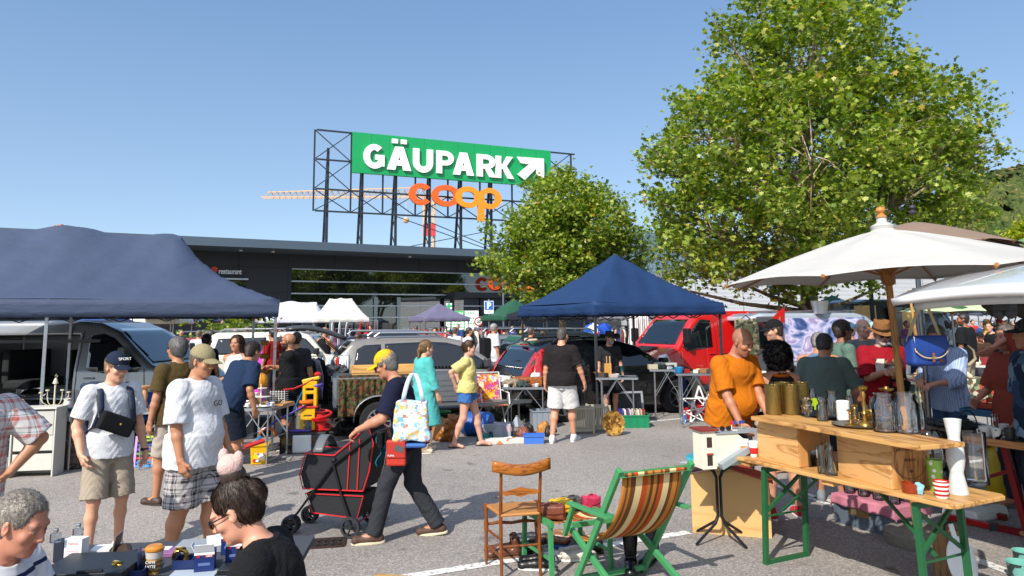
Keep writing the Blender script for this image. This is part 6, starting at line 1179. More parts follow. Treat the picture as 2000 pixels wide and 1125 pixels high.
p=on(1925,812,ZK);tb=empty('toolbox','open cantilever toolbox with blue base and orange red trays','toolbox',p,rz2);bl_=mat('1c5a7c',.4);rd_=mat('b03c1c',.4)
for nm,c_,d_,m in(('base_tray',(0,0,.035),(.42,.2,.07),bl_),('upper_tray',(.07,.07,.1),(.38,.14,.05),rd_),('top_tray',(.16,.14,.16),(.36,.12,.05),rd_)):
 q=MB();x,y,z=c_;a,b_,h=d_;q.box((x,y,z-h/2+.003),(a,b_,.005));[q.box((x+i*a/2,y+j*b_/2,z),(.005 if i else a,.005 if j else b_,h))for i,j in((1,0),(-1,0),(0,1),(0,-1))];q.build(nm,m,tb)
q=MB();[q.bar((x,-.1,.06),(x+.1,.05,.17),.01)for x in(-.12,.12)];q.build('arm',metal(),tb)
for i,(lb,px,py,s_)in enumerate((('clip top glass jar behind the toolbox at the right edge',1978,828,1),('stack of drinking glasses at the far right of the dark table',1998,840,.9),('low clear plastic tub in front of the toolbox',1945,835,.6),('clear glass jar with metal lid left of the stacked glasses',1985,822,.8))):jar(lb,px,py,ZK,gj(.06*s_,.2*s_,.85))
lathe_obj('cutlery_pot',[(.001,.004),(.05,0),(.05,.14),(.046,.14),(.046,.01),(.001,.01)],metal('b0aca4',.25),'steel pot crammed with spoons at the right edge of the dark table','cutlery pot',on(1996,858,ZK))
# under the second table
lathe_obj('gas_bottle',[(.1,0),(.13,.02),(.15,.06),(.15,.42),(.12,.5),(.05,.54),(.05,.58),(.001,.58)],mat('c8a80c',.4),'yellow gas bottle standing under the red legged table','gas bottle',G(1960,978))
MB().grid(lambda u,v:((u-.5)*.55,(v-.5)*.4-.0,.5-.16*abs(v-.5)*2+.02*math.sin(u*20)),16,8).build('orange_cloth',cloth('c86a1c'),loc=(G(1985,975).x,G(1985,975).y,.1),rz=20,solid=.006,smooth=True,label='orange patterned cloth thrown over the yellow gas bottle',cat='cloth')
for i,(px,py,z_)in enumerate(((1970,885,.5),(1995,893,.46))):
 p=W(px,py,z=z_);q=MB();[q.lathe([(.001,k*.012),(.06,k*.012),(.11,k*.012+.016),(.112,k*.012+.018),(.06,k*.012+.006)],(0,0,0),20)for k in range(7)];q.build('plate_stack',WC,loc=p,smooth=True,label=('stack of white plates left under the dark table','shorter stack of white bowls at the right edge under the table')[i],cat='plates')
MB().box((0,0,.2),(.5,.4,.5)).build('display_box',wood('8a8272','5e584c',0,2,.8),loc=(*W(1985,893,z=.2).xy,0),rz=20,label='weathered box under the dark table carrying the plate stacks',cat='box',bev=.01)
# ---- grey steel pole, thin bamboo, blue satchel
p=G(1820,880);pl=MB().bar((p.x-.06,p.y,2.28),(p.x+.0,p.y,0),.05,.05).build('steel_pole',metal('8f959b',.4),label='square grey steel pole right behind the hanging blue satchel',cat='pole')
MB().tube([(p.x-.2,p.y-.1,2.25),(p.x-.12,p.y-.1,1.2),(p.x-.08,p.y-.1,0)],.018,8).build('bamboo_cane',wood('c08e48','8a602c',2,2),label='thin bamboo cane tied beside the grey steel pole',cat='cane')
Ys=5.6;c0=W(1807,682,Y=Ys);bg=empty('satchel','blue satchel with cream piping hanging from its canvas strap','bag',c0,8);BL_=mat('1c3f8c',.45,0,.1,12,.2,60);CRM=mat('c8b48c',.8)
k=S(.03);k.u(lambda P:np.linalg.norm(np.maximum(np.abs(P-np.array([0,0,-.01]))-np.array([.115,.03,.085]),0),axis=1)-.03+np.minimum(np.max(np.abs(P-np.array([0,0,-.01]))-np.array([.115,.03,.085]),1),0),(0,0,0),.2);o=link('bag_body',k.mesh('bag_body',.006),BL_,bg)
MB().grid(lambda u,v:((u-.5)*.29*(1-.12*max(0,v-.6)*2.5)*(1-.35*max(0,v-.8)*5*abs(u-.5)),-.064-.012*math.sin(v*3),.105-v*.17+.06*(2*abs(u-.5))**3*(v>.5)*(v-.5)*2),20,14).build('flap',BL_,bg,smooth=True,solid=.006)
MB().tube([((u-.5)*.29*.93,-.078,.105-.17+.055*(2*abs(u-.5))**3)for u in np.linspace(0,1,15)],.005,5).build('piping',CRM,bg);MB().tube([(-.14,-.07,.1),(-.14,-.075,0),(-.135,-.078,-.02)],.004,5).build('piping',CRM,bg);MB().tube([(.14,-.07,.1),(.14,-.075,0),(.135,-.078,-.02)],.004,5).build('piping',CRM,bg)
TAN=mat('8a4c20',.5);MB().box((0,-.086,-.06),(.02,.012,.07)).build('buckle_strap',TAN,bg,bev=.004);MB().box((0,-.094,-.062),(.026,.006,.02)).build('buckle',metal('d6c08c',.3),bg);MB().box((.08,-.07,-.085),(.035,.008,.018)).build('leather_badge',TAN,bg)
hk_=Vector((.03,.02,.40));q=MB()
for sx in(-1,1):q.bar((sx*.145,0,.06),hk_+Vector((sx*.01,0,0)),.004,.03)
q.build('strap',CRM,bg);MB().box((.148,0,.07),(.012,.05,.07)).build('strap_tab',TAN,bg)
# ---- dollhouse, bistro table, plywood back
p=G(1408,1056);bi=empty('bistro_table','small turquoise round bistro table on a black splayed tube base','table',(p.x,p.y,0),10);BLU=mat('2f9cb0',.35)
MB().lathe([(.001,.69),(.25,.69),(.265,.675),(.265,.665),(.25,.66),(.001,.66)],(0,0,0),40).build('tabletop',BLU,bi,smooth=True);DKB=mat('1c2026',.4,.4)
for i in range(4):a=R(20+90*i);c_,s_=math.cos(a),math.sin(a);MB().tube([(c_*.2,s_*.2,.66),(c_*.06,s_*.06,.58),(c_*.022,s_*.022,.52),(c_*.022,s_*.022,.2),(c_*.05,s_*.05,.15),(c_*.28,s_*.28,.012)],.012,8).build('leg',DKB,bi,smooth=True)
zb=.692;dh=empty('dollhouse','cream model house with a grey slanted roof on the bistro table','dollhouse',(*on(1412,905,zb).xy,zb),14);CR=mat('dcd8c4',.6);GR_=mat('8a949a',.6)
MB().box((-.17,-.02,.13),(.12,.16,.3)).build('tower',CR,dh,bev=.003);MB().box((-.17,-.02,.285),(.16,.2,.015)).build('tower_roof',mat('7c2c24',.6),dh)
for z_ in(.05,.19):MB().box((-.17,-.101,z_),(.045,.004,.08)).build('window',mat('3a302c',.3),dh)
MB().box((-.17,-.105,.1),(.055,.01,.012)).build('balcony',mat('a83a28',.6),dh)
MB().prism([(-.11,0),(.26,0),(.26,.1),(.08,.25),(-.11,.25)],-.1,.1,1).build('wall',CR,dh)
MB().add([(-.14,-.14,.02),(.3,-.14,.17),(.3,.16,.19),(-.14,.16,.04)],[(0,1,2,3)]).build('fallen_roof',GR_,dh,solid=.012)if 0 else MB().box((.1,-.13,.1),(.44,.06,.05),(0,-26,0)).build('roof',GR_,dh,bev=.003)
MB().box((.1,.02,.255),(.42,.26,.012)).build('flat_roof',GR_,dh)
MB().box((.1,-.03,.262),(.05,.02,.01)).build('base_mark',CR,dh)
p=on(1392,833,.955);bpy.context.view_layer.update()
q=MB();zz0=zb+.262;dp=Vector(dh.location)
for s_ in(-1,1):q.lathe([(.001,.002),(.022,.002),(.024,-.002),(.001,-.004)],(s_*.028,0,.02),16,.8,rotm(90))
q.bar((-.01,0,.025),(.01,0,.025),.005);q.tube([(-.05,0,.025),(-.06,.05,.02),(-.055,.09,.005)],.003,5);q.tube([(.05,0,.025),(.06,.05,.02),(.055,.09,.005)],.003,5)
q.build('sunglasses',mat('141818',.1),loc=(dp.x+.02,dp.y-.05,zz0+.003),rz=12,smooth=True,label='dark sunglasses resting on the flat grey dollhouse roof',cat='sunglasses')
for i,(lb,dx,c1_,c2_)in enumerate((('toy road sign with a blue face on the dollhouse roof',.13,'2050a0','c02020'),('toy blue and yellow rectangular sign on the dollhouse roof',.19,'24408c','e0b020'),('toy white warning sign with red rim on the dollhouse roof',.1,'c02020','f0f0f0'))):
 q=empty('toy_sign',lb,'toy',(dp.x+dx,dp.y+.03+dx*.2,zz0),0,'toy road signs on the dollhouse');MB().tube([(0,0,0),(0,0,.05)],.003,5).build('stem',mat(c2_,.5),q)
 (MB().lathe([(.016,0),(.016,.004)],(0,0,.055),14,1,rotm(90))if i!=1 else MB().box((0,0,.055),(.045,.004,.028))).build('sign_face',mat(c1_,.4),q)
a_=G(1353,1040);b_=G(1508,1052);l_=(b_-a_).length;bk=empty('large_dollhouse','plywood back of a big dollhouse standing on the asphalt','dollhouse',(a_.x,a_.y,0),math.degrees(math.atan2(b_.y-a_.y,b_.x-a_.x)));PW=wood('d0a468','b98a50',0,.5,.6)
MB().prism([(0,0),(l_,0),(l_,.46),(l_*.42,.57),(0,.5)],0,.012,1).build('back_panel',PW,bk);MB().box((l_-.006,.15,.21),(.012,.27,.42)).build('side_wall',mat('8a8c8c',.7),bk)
MB().add([(-.02,-.02,.51),(l_*.42,-.02,.585),(l_*.42,.3,.585),(-.02,.3,.51)],[(0,1,2,3)]).build('roof',mat('6a2a26',.6),bk,solid=.012);MB().add([(l_*.42,-.02,.585),(l_+.03,-.02,.46),(l_+.03,.3,.46),(l_*.42,.3,.585)],[(0,1,2,3)]).build('roof',mat('a8402a',.6),bk,solid=.012)
for z_ in(.1,.2,.34):MB().box((l_+.002,.15,z_),(.006,.06,.07)).build('window',mat('6a4a3a',.5),bk)
p=W(1355,903,z=.69);MB().add([(0,0,0),(.28,-.06,0),(.3,.2,0)],[(0,1,2)]).build('loose_board',mat('9aa6ac',.5),loc=(p.x-.12,p.y-.02,p.z+.004),solid=.008,label='thin grey triangular board sticking out left of the dollhouse',cat='board')
# ---- wooden chair
WD=wood('7c4216','4a2408',2,4,.3);WD2=wood('a4601f','6a3812',0,4,.3);pc=G(1018,1128);ch=empty('wooden_chair','old slim wooden chair with a woven cane seat seen from behind','chair',(pc.x,pc.y,0),12)
for sx in(-1,1):
 MB().tube([(sx*.145,-.0,0),(sx*.145,.02,.42),(sx*.15,-.04,.80)],[.012,.014,.011],8).build('rear_leg',WD,ch,smooth=True)
 MB().tube([(sx*.2,.33,0),(sx*.2,.33,.12),(sx*.2,.33,.2),(sx*.2,.33,.3),(sx*.2,.33,.36),(sx*.2,.33,.42),(sx*.2,.33,.455)],[.009,.016,.011,.02,.012,.018,.02],10).build('front_leg',WD,ch,smooth=True)
 for z_ in(.15,.27):MB().tube([(sx*.145,.01,z_),(sx*.2,.33,z_)],.009,6).build('side_stretcher',WD,ch)
MB().grid(lambda u,v:((u-.5)*.44,-.05+.03*(1-(2*u-1)**2)*-1,.735+.08*v+.012*math.sin((u-.5)*2)**2*4),12,3).build('top_rail',WD2,ch,smooth=True,solid=.014)
MB().prism([(-.14,.60),(-.11,.585),(-.06,.59),(0,.572),(.06,.59),(.11,.585),(.14,.60),(.14,.615),(.1,.62),(.05,.63),(0,.642),(-.05,.63),(-.1,.62),(-.14,.615)],-.022,-.008,1).build('back_rail',WD2,ch)
MB().tube([(-.145,.01,.22),(.145,.01,.22)],.009,6).build('rear_stretcher',WD,ch);MB().tube([(-.2,.33,.3),(-.1,.33,.31),(0,.33,.3),(.1,.33,.31),(.2,.33,.3)],[.009,.014,.012,.014,.009],8).build('front_stretcher',WD,ch)
cane=stripes([(0,'b8804a'),(.55,'94602c')],1,.016,.6);MB().prism([(-.15,-.0),(.15,.0),(.205,.34),(-.205,.34)],.43,.452,2).build('seat',cane,ch,bev=.01)
# ---- striped deck chair
dk=empty('deck_chair','green wooden deck chair with brown orange and cream striped canvas','deck chair',((W(1205,930,z=.86)*.5+W(1350,912,z=.86)*.5).x,(W(1205,930,z=.86)*.5+W(1350,912,z=.86)*.5).y,0),GA-2)
hw_=.285;DS=stripes([(0,'b47430'),(.07,'6c4020'),(.1,'b47430'),(.14,'6c4020'),(.22,'d6c08c'),(.33,'b04818'),(.42,'a86c30'),(.47,'5c3820'),(.52,'b47430'),(.58,'5c3820'),(.62,'b04818'),(.69,'d6c08c'),(.79,'6c4020'),(.85,'b47430'),(.93,'6c4020'),(.96,'b47430')],0,.47,.85)
can=MB().grid(lambda u,v:(.0+u*.47,.03+.70*v**1.5-.16*math.sin(math.pi*v)*0,.845-.60*v**.85-.085*math.sin(math.pi*v)+.17*max(0,v-.7)**1.2+.0),20,22).build('canvas',DS,dk,smooth=True,solid=.005);can.location=(-.235,0,0)
q=MB();q.tube([(-.245,0,.86),(.245,0,.86)],.02,8);q.build('canvas_hem',DS,dk,smooth=True).location=(0,0,0)
for sx in(-1,1):
 MB().bar((sx*hw_,-.02,.90),(sx*hw_,.62,.0),.03,.045).build('back_frame',GRN2,dk,bev=.004);MB().bar((sx*(hw_-.035),.75,.36),(sx*(hw_-.035),-.12,.0),.03,.045).build('cross_leg',GRN2,dk,bev=.004)
 MB().bar((sx*(hw_+.03),.08,.58),(sx*(hw_+.03),.62,.56),.05,.022).build('armrest',GRN2,dk,bev=.004);MB().bar((sx*(hw_+.03),.56,.55),(sx*(hw_+.03),.7,.32),.03,.03).build('arm_post',GRN2,dk)
for y,z_,nm in((0,.862,'top_bar'),(.76,.36,'front_bar'),(.58,.05,'bottom_bar')):MB().bar((-hw_,y,z_),(hw_,y,z_),.03,.035).build(nm,GRN2,dk)
fs=empty('foot_rest','low green footrest with striped canvas carrying four purses','footrest',Vector(dk.location)+Vector((V.x,V.y,0))*1.02+Vector((-U.x,-U.y,0))*.1,GA-2)
MB().grid(lambda u,v:(u*.42,(v-.5)*.42,.375-.03*math.sin(math.pi*v)),12,8).build('canvas',DS,fs,smooth=True,solid=.006).location=(-.21,0,0)
for sx in(-1,1):
 MB().bar((sx*.25,-.26,.38),(sx*.25,.26,.38),.03,.04).build('side_rail',GRN2,fs)
 for sy in(-1,1):MB().bar((sx*.25,sy*.22,.37),(sx*.25,sy*.24,0),.03).build('leg',GRN2,fs)
 MB().bar((sx*.25,-.23,.13),(sx*.25,.23,.13),.02).build('stretcher',GRN2,fs)
def purse(label,off,c,r=(.11,.05,.045),rz=0,hb=None,name='purse',surf=.375,rot=0):
 k=S(.02);k.u(lambda P:np.linalg.norm(np.maximum(np.abs(P)-np.array(r)*.72,0),axis=1)-r[2]*.45,(0,0,0),max(r)+.05);k.post=lambda P:.004*np.sin(P[:,0]*50+3*np.sin(P[:,1]*30))*np.sin(P[:,2]*30)
 root_p=Vector(fs.location)+U*off[0]+V*off[1];q=empty(name,label,'bag',(root_p.x,root_p.y,surf+r[2]),rz,'purses on the footrest');link('pouch',k.mesh('pouch',.007),mat(c,.5,0,.15,20,.3,60),q)
 MB().grid(lambda u,v:((u-.5)*r[0]*1.9,-r[1]*1.02-.006,r[2]-v*r[2]*1.3+.015*(2*u-1)**2),10,5).build('flap',mat(c,.55,0,.2,15,.3,60),q,smooth=True,solid=.005);MB().tube([(-r[0]*.8,0,r[2]*.8),(-r[0]*.3,-.01,r[2]+.02),(r[0]*.4,.02,r[2]+.015),(r[0]*.8,0,r[2]*.8)],.005,6).build('strap',mat(c,.5),q)
purse('brown leather purse at the left of the footrest',(-.15,-.05),'6a3420',rz=-12);purse('yellow purse with a green bobble on the footrest',(.0,.08),'d0a414',(.09,.05,.04),5);purse('dark grey soft purse between the yellow and pink ones',(.12,.12),'4a4640',(.08,.05,.04),15);purse('pink red purse with a pale lining at the right of the footrest',(.25,.04),'b02a4c',(.07,.04,.045),20)
def shoe(label,px,py,c,sole='d8d0c4',rz=90,kind='low',s=1.0,group=None,z=0,pair=True):
 p=W(px,py,z=z);q=empty('pair_of_shoes' if pair else 'boot',label,'shoes',(p.x,p.y,z),rz,group)
 for dx in((-.055,.055)if pair else(0,)):
  k=S(.02);k.cone((dx,-.09,.045),(dx,.02,.042),.036,.036);k.cone((dx,.02,.04),(dx,.12,.034),.036,.034);k.ell((dx,.11,.032),(.038,.04,.028))
  if kind=='high':k.cone((dx,-.085,.05),(dx,-.08,.13),.036,.038)
  if kind=='boot':k.cone((dx,-.085,.05),(dx,-.08,.32),.045,.062)
  tp__=.33 if kind=='boot' else(.14 if kind=='high' else .078);k.sub(lambda P,dx=dx:np.sqrt((P[:,0]-dx)**2/1+((P[:,1]+.07)/(1.5 if kind=='low' else 1))**2)-(.05 if kind=='boot' else .027)+5*np.clip(.06-P[:,2],0,1)*1.0,(dx,-.06,tp__),.2,.006);k.cut(lambda P:.006-P[:,2],.002)
  u=link('shoe_upper',k.mesh('upper',.006),c if not isinstance(c,str)else mat(c,.35,0,.12,20,.15,60),q);sl_=S(.01);sl_.u(lambda P,dx=dx:np.maximum(np.sqrt(((P[:,0]-dx)/.042)**2+np.abs((P[:,1]-.01)/.145)**3)*.04-.04,np.abs(P[:,2]-.008)-.009),(dx,0,.01),.17);link('sole',sl_.mesh('sole',.006),mat(sole,.6),q)
  if kind!='boot':l3=MB();[l3.tube([(dx-.02,.03+i*.02,.07-i*.006),(dx,.035+i*.02,.078-i*.006),(dx+.02,.03+i*.02,.07-i*.006)],.003,5)for i in range(3)];l3.build('lace',mat(sole,.7),q)
 q.scale=(s,s,s);return q
shoe('brown leather ankle boots with pale rims under the wooden chair',985,1085,'5a3420','7a5a3c',100,'high');shoe('shiny black patent shoes under the wooden chair',1028,1082,mat('0c0c0e',.08),'141414',95);shoe('black and silver sandals behind the patent shoes',1040,1062,'2a2c30','a8a8a8',80);shoe('black trainers with white soles in front of the patent shoes',1052,1108,'1a1a1a','d8d8d4',85);shoe('brown moccasins right of the wooden chair',1088,1062,'7a5030','a08060',70);shoe('tan slippers under the footrest',1112,1055,'8a6040','a07a50',75)
shoe('cream canvas trainers standing on the asphalt below the footrest',1124,1090,'c8c4b8','dcd8d0',-80);shoe('dark dress shoes behind the cream trainers',1148,1075,'241c18','1a1a1a',80)
shoe('black rubber boot standing under the deck chair',1232,1118,mat('0e1014',.3),'0e1014',170,'boot',1.05,pair=False);shoe('second black rubber boot lying close behind under the deck chair',1268,1100,mat('12141a',.3),'12141a',150,'boot',1.05,pair=False)
MB().box((0,0,.01),(.3,.22,.02)).build('flat_box',patch(['1c4a7c','b8c4cc','2a6a9a'],8),loc=(*G(1118,1068).xy,0),rz=30,label='flat blue shoe box lid below the footrest',cat='box')
p=G(728,1130);MB().prism([(0,0),(.24,-.03),(.26,0),(.03,.05)],.0,.02,2).build('wood_offcut',wood('b89058','8c683a',0,3),loc=(p.x,p.y,0),bev=.004,label='pale piece of wood lying at the bottom edge of the picture',cat='piece of wood')
# ---- drain
p=G(632,1062);dr=empty('drain_grate','rusty cast iron drain grate in front of the stroller wheels','drain',(p.x,p.y,0),10);IR=mat('3c2c26',.7,.4,.2,20,.4,60);q=MB();W_,H_=.34,.24
for x,y,dx,dy in((0,-H_/2,W_,.03),(0,H_/2,W_,.03),(-W_/2,0,.03,H_),(W_/2,0,.03,H_)):q.box((x,y,.006),(dx,dy,.012))
for i in range(5):
 for j in range(2):x=-W_/2+.05+i*.06;y=-.055+j*.11;q.tube([(x,y-.04,.008),(x+.022,y,.008),(x,y+.04,.008)],.009,5)
q.build('grate',IR,dr);MB().box((0,0,.0045),(W_,H_,.004)).build('pit_shade',mat('080808',1),dr)  # flat black sheet painted as the shade inside the drain
# ------------------------------------------------------------ folding tables of the left and middle stalls
ALU=metal('b4b8bc',.35)
def ftable(label,px0,px1,py,z=.72,depth=.6,top=None,rz=None,Y=None):
 a=W(px0,py,z=z);b_=W(px1,py,z=z)if rz is None else None
 l=(b_-a).length if b_ else(px1-px0)/F*a.y;ang=math.degrees(math.atan2(b_.y-a.y,b_.x-a.x))if b_ else rz
 q=empty('folding_table',label,'table',(a.x,a.y,0),ang);MB().box((l/2,depth/2,z-.012),(l-.02,depth-.02,.02)).build('tabletop',top or mat('5c6064',.5),q)
 t=MB();t.box((l/2,0,z-.015),(l,.025,.035));t.box((l/2,depth,z-.015),(l,.025,.035));t.box((0,depth/2,z-.015),(.025,depth-.03,.035));t.box((l,depth/2,z-.015),(.025,depth-.03,.035));t.build('rim',ALU,q)
 for x in(.08,l-.08):
  for y in(.05,depth-.05):MB().tube([(x,y,z-.03),(x,y,0)],.012,6).build('leg',ALU,q)
  sgn=1 if x<l/2 else-1;t=MB();t.bar((x,.05,z*.45),(x+sgn*.28,.05,z-.04),.012);t.bar((x,depth-.05,z*.45),(x+sgn*.28,depth-.05,z-.04),.012);t.bar((x,.05,.06),(x,depth-.05,.06),.012);t.bar((x,.05,z*.45),(x,depth-.05,z*.45),.01);t.build('brace',ALU,q)
 q['l']=l;q['d']=depth;q['h']=z;return q
def put(t,x,y):p=Matrix.Rotation(t.rotation_euler[2],3,'Z')@Vector((x,y,0));return Vector((t.location.x+p.x,t.location.y+p.y,t['h']+.001))
T1_=ftable('long crockery table under the right end of the navy canopy',450,532,798,.75,.75);T2_=ftable('crockery table right of the boy with the backpack',262,312,804,.75,.7);T3_=ftable('crockery table between the plaid shirt man and the boy',60,146,806,.75,.7)
T4_=ftable('folding table with a brown suitcase beside the black estate car',982,1068,757,.70,.6);T5_=ftable('folding table with the knife block under the blue gazebo',1165,1245,738,.86,.6);T6_=ftable('dark folding table of tools right of the black estate car',1270,1336,722,.93,.6,BLK);T7_=ftable('folding table with small hardware in front of the red van',1322,1400,730,.93,.6)
MB().box((.55,.4,.0),(.6,.4,.02)).build('serving_tray',wood('c8935a','9a6a38',0,2),loc=put(T1_,-.25,.1)+Vector((0,0,.012)),rz=math.degrees(T1_.rotation_euler[2]),label='light wooden tray at the back of the long crockery table',cat='tray')
PO=mat('e6e4de',.25);sh_={'plate':[(.001,.004),(.06,.002),(.11,.016),(.108,.018),(.06,.006)],'cup':[(.001,.003),(.03,.002),(.035,.01),(.045,.06),(.042,.06),(.03,.01)],'jug':[(.001,.003),(.045,0),(.06,.05),(.05,.11),(.04,.13),(.05,.16),(.045,.16),(.035,.13),(.05,.05)],'bowl':[(.001,.003),(.04,0),(.08,.05),(.085,.055),(.075,.05),(.035,.008)],'stand':[(.04,0),(.008,.01),(.008,.1),(.11,.105),(.115,.11),(.008,.112),(.008,.2),(.07,.205),(.072,.21),(.005,.212),(.005,.26)],'candle':[(.05,0),(.02,.03),(.03,.06),(.018,.1),(.03,.14),(.02,.2),(.045,.22),(.05,.235),(.03,.24)],'glass':[(.001,.002),(.03,.002),(.006,.01),(.006,.06),(.035,.09),(.035,.14),(.032,.14),(.03,.09)],'box':None}
def crock(tb,x,y,kind,m,label,cat,s=1.0,nm=None,group=None):
 p=put(tb,x,y)
 if kind=='box':o=MB().box((0,0,.03*s),(.12*s,.09*s,.06*s)).build(nm or 'small_box',m,loc=p,rz=RNG.uniform(-40,60),bev=.004,label=label,cat=cat,group=group)
 else:
  o=lathe_obj(nm or{'jug':'jug','stand':'cake_stand','candle':'candlestick','glass':'wine_glass'}.get(kind,kind),[(r*s,z*s)for r,z in sh_[kind]],m,label,cat,p,group,n=16)
  if kind in('cup','jug'):MB().tube([(-.04*s,0,.05*s),(-.075*s,0,.045*s),(-.07*s,0,.015*s),(-.035*s,0,.015*s)],.004,5).build('handle',m,o)
 return o
BLUEW=patch(['e0e0e0','3a5a9a','e4e4e0','dcdcd8'],30,.3);FLW=patch(['e8e4dc','e8e4dc','c88090','e8e4dc','88a070'],30,.3)
for a in((T1_,.1,.12,'plate',PO,'white plate at the front left of the long crockery table','plate',1.1),(T1_,.1,.12,'bowl',FLW,'flowered bowl sitting in the front left plate','bowl',.9),(T1_,.38,.15,'plate',PO,'white plate at the front middle of the long crockery table','plate',1),(T1_,.28,.3,'stand',PO,'white two tier cake stand on the long crockery table','cake stand',1.15),(T1_,.12,.45,'jug',PO,'white jug at the left rear of the long crockery table','jug',1),(T1_,.2,.1,'cup',PO,'white cup near the edge of the long crockery table','cup',1),(T1_,.45,.38,'bowl',glass('e8f4f0'),'pressed glass bowl on the long crockery table','bowl',1.2),(T1_,.02,.3,'bowl',PO,'white serving bowl at the left end of the long crockery table','bowl',1.2),(T1_,.06,.55,'plate',BLUEW,'blue patterned plate at the back of the long crockery table','plate',1),(T1_,.3,.12,'bowl',PO,'small white dish beside the cake stand','dish',.6),(T1_,.48,.2,'cup',BLUEW,'blue patterned cup at the right of the long crockery table','cup',1),
 (T2_,.06,.12,'candle',wood('c89060','9a6438',2,3),'turned wooden candlestick beside the boy with the backpack','candlestick',1.35),(T2_,.16,.2,'cup',PO,'white cup right of the wooden candlestick','cup',1.2),(T2_,.34,.16,'plate',FLW,'stack of flowered plates at the right of the short crockery table','plates',.95),(T2_,.34,.16,'bowl',PO,'white sauce boat on the flowered plates','sauce boat',.9),(T2_,.22,.1,'bowl',mat('2a2620',.4),'dark small bowls in front of the white cup','bowl',.8),(T2_,.12,.3,'cup',BLUEW,'blue patterned cup behind the wooden candlestick','cup',1),
 (T3_,.35,.2,'jug',PO,'white porcelain jug with a spout left of the boy','jug',1.0),(T3_,.5,.1,'bowl',patch(['3a5a6a','8aa0a8','2a3a44'],30,.3),'dark blue dish at the right end of the table by the boy','dish',.9),(T3_,.25,.1,'cup',PO,'white teacup in front of the porcelain jug','cup',1),(T3_,.15,.12,'bowl',PO,'white sugar bowl left of the teacup','bowl',.7),(T3_,.42,.35,'cup',mat('a82020',.4),'red beaker behind the porcelain jug','beaker',1.3),(T3_,.5,.3,'cup',mat('a0a0b8',.3),'pale lilac mug behind the dark blue dish','mug',1.1),(T3_,.08,.25,'plate',PO,'white saucer at the left of the table by the boy','saucer',.8),
 (T5_,.45,.2,'glass',glass('a0e0f0'),'clear measuring beaker with a turquoise foot on the knife block table','beaker',1.4),(T5_,.3,.25,'cup',GL,'small glass tumbler beside the knife block','tumbler',1.2),(T5_,.36,.15,'cup',PO,'white cup right of the knife block','cup',1),(T5_,.05,.3,'bowl',wood('a8743c','7a4c20'),'wooden bowl left of the knife block','bowl',1.4),(T5_,.12,.1,'box',mat('403430',.6),'flat dark box at the front of the knife block table','box',1.3),(T5_,.3,.08,'box',mat('b8b0a8',.6),'flat grey box at the front right of the knife block table','box',1),
 (T4_,.6,.1,'cup',PO,'small white pot in front of the brown suitcase','pot',1),(T4_,.45,.12,'cup',metal('6a6c70',.4),'dull metal mug in front of the suitcase','mug',.9),(T4_,.06,.1,'box',mat('d8d4cc',.6),'white rumpled packet at the left edge of the suitcase table','packet',.8),
 (T6_,.05,.15,'box',mat('b0a890',.5),'plastic parts box at the left of the tool table','box',1.5),(T6_,.2,.3,'box',metal('8a8e92',.3),'steel power tool case on the tool table','tool case',2.0),(T6_,.35,.12,'box',mat('c8c8c8',.5),'small white box at the front of the tool table','box',.8),(T6_,.42,.35,'box',mat('a8a8a0',.5),'grey electrical box at the back of the tool table','box',1.8),(T7_,.05,.1,'cup',mat('1c7cb0',.4),'bright blue canister at the left of the hardware table','canister',1.8),(T7_,.16,.2,'box',mat('b02420',.5),'red flat case on the hardware table','case',1.1),(T7_,.35,.15,'box',mat('c8c0b0',.5),'cream packet in the middle of the hardware table','packet',1),(T7_,.5,.2,'box',mat('8a5a30',.6),'brown cardboard box on the hardware table','box',1.3),(T7_,.6,.1,'box',mat('303438',.4),'black radio at the right of the hardware table','radio',1.2),(T7_,.44,.32,'box',mat('d8c890',.5),'yellowish tin box behind the cream packet','tin',1.1),(T7_,.72,.25,'box',metal(),'steel bracket box at the right end of the hardware table','box',1.2)):
 crock(*a)
p=put(T6_,.25,.2);hm=lathe_obj('grinder',[(.001,0),(.06,.0),(.07,.03),(.06,.07),(.03,.09),(.001,.09)],mat('2a3238',.25,.6),'dark round power tool between the boxes on the tool table','power tool',p+Vector((0,-.08,0)));MB().tube([(.02,0,.04),(.2,.05,.06)],.025,8).build('handle',mat('3a4a5a',.4),hm)
p=put(T5_,.2,.2);kb=empty('knife_block','light wooden knife block with five handles on the table','knife block',p,10);MB().box((0,0,.12),(.12,.09,.24),taper=.95).build('block',wood('c8924a','9c6a30',2,3),kb,bev=.006)
for i in range(5):MB().box((-.04+i*.02,.01*(i%2),.3),(.014,.02,.13)).build('knife_handle',mat(('3a2418','c8a878','5a3c28')[i%3],.5),kb)
p=put(T4_,.42,.35);sc=empty('suitcase','brown wicker textured suitcase lying on the folding table','suitcase',p,math.degrees(T4_.rotation_euler[2])-4);MB().box((0,0,.08),(.56,.3,.16)).build('case',patch(['8a4a20','9c5c2c','74401c'],60,.7),sc,bev=.02);MB().tube([(.05,-.15,.1),(.05,-.19,.11),(-.05,-.19,.11),(-.05,-.15,.1)],.008,6).build('handle',mat('4a2c18',.5),sc)
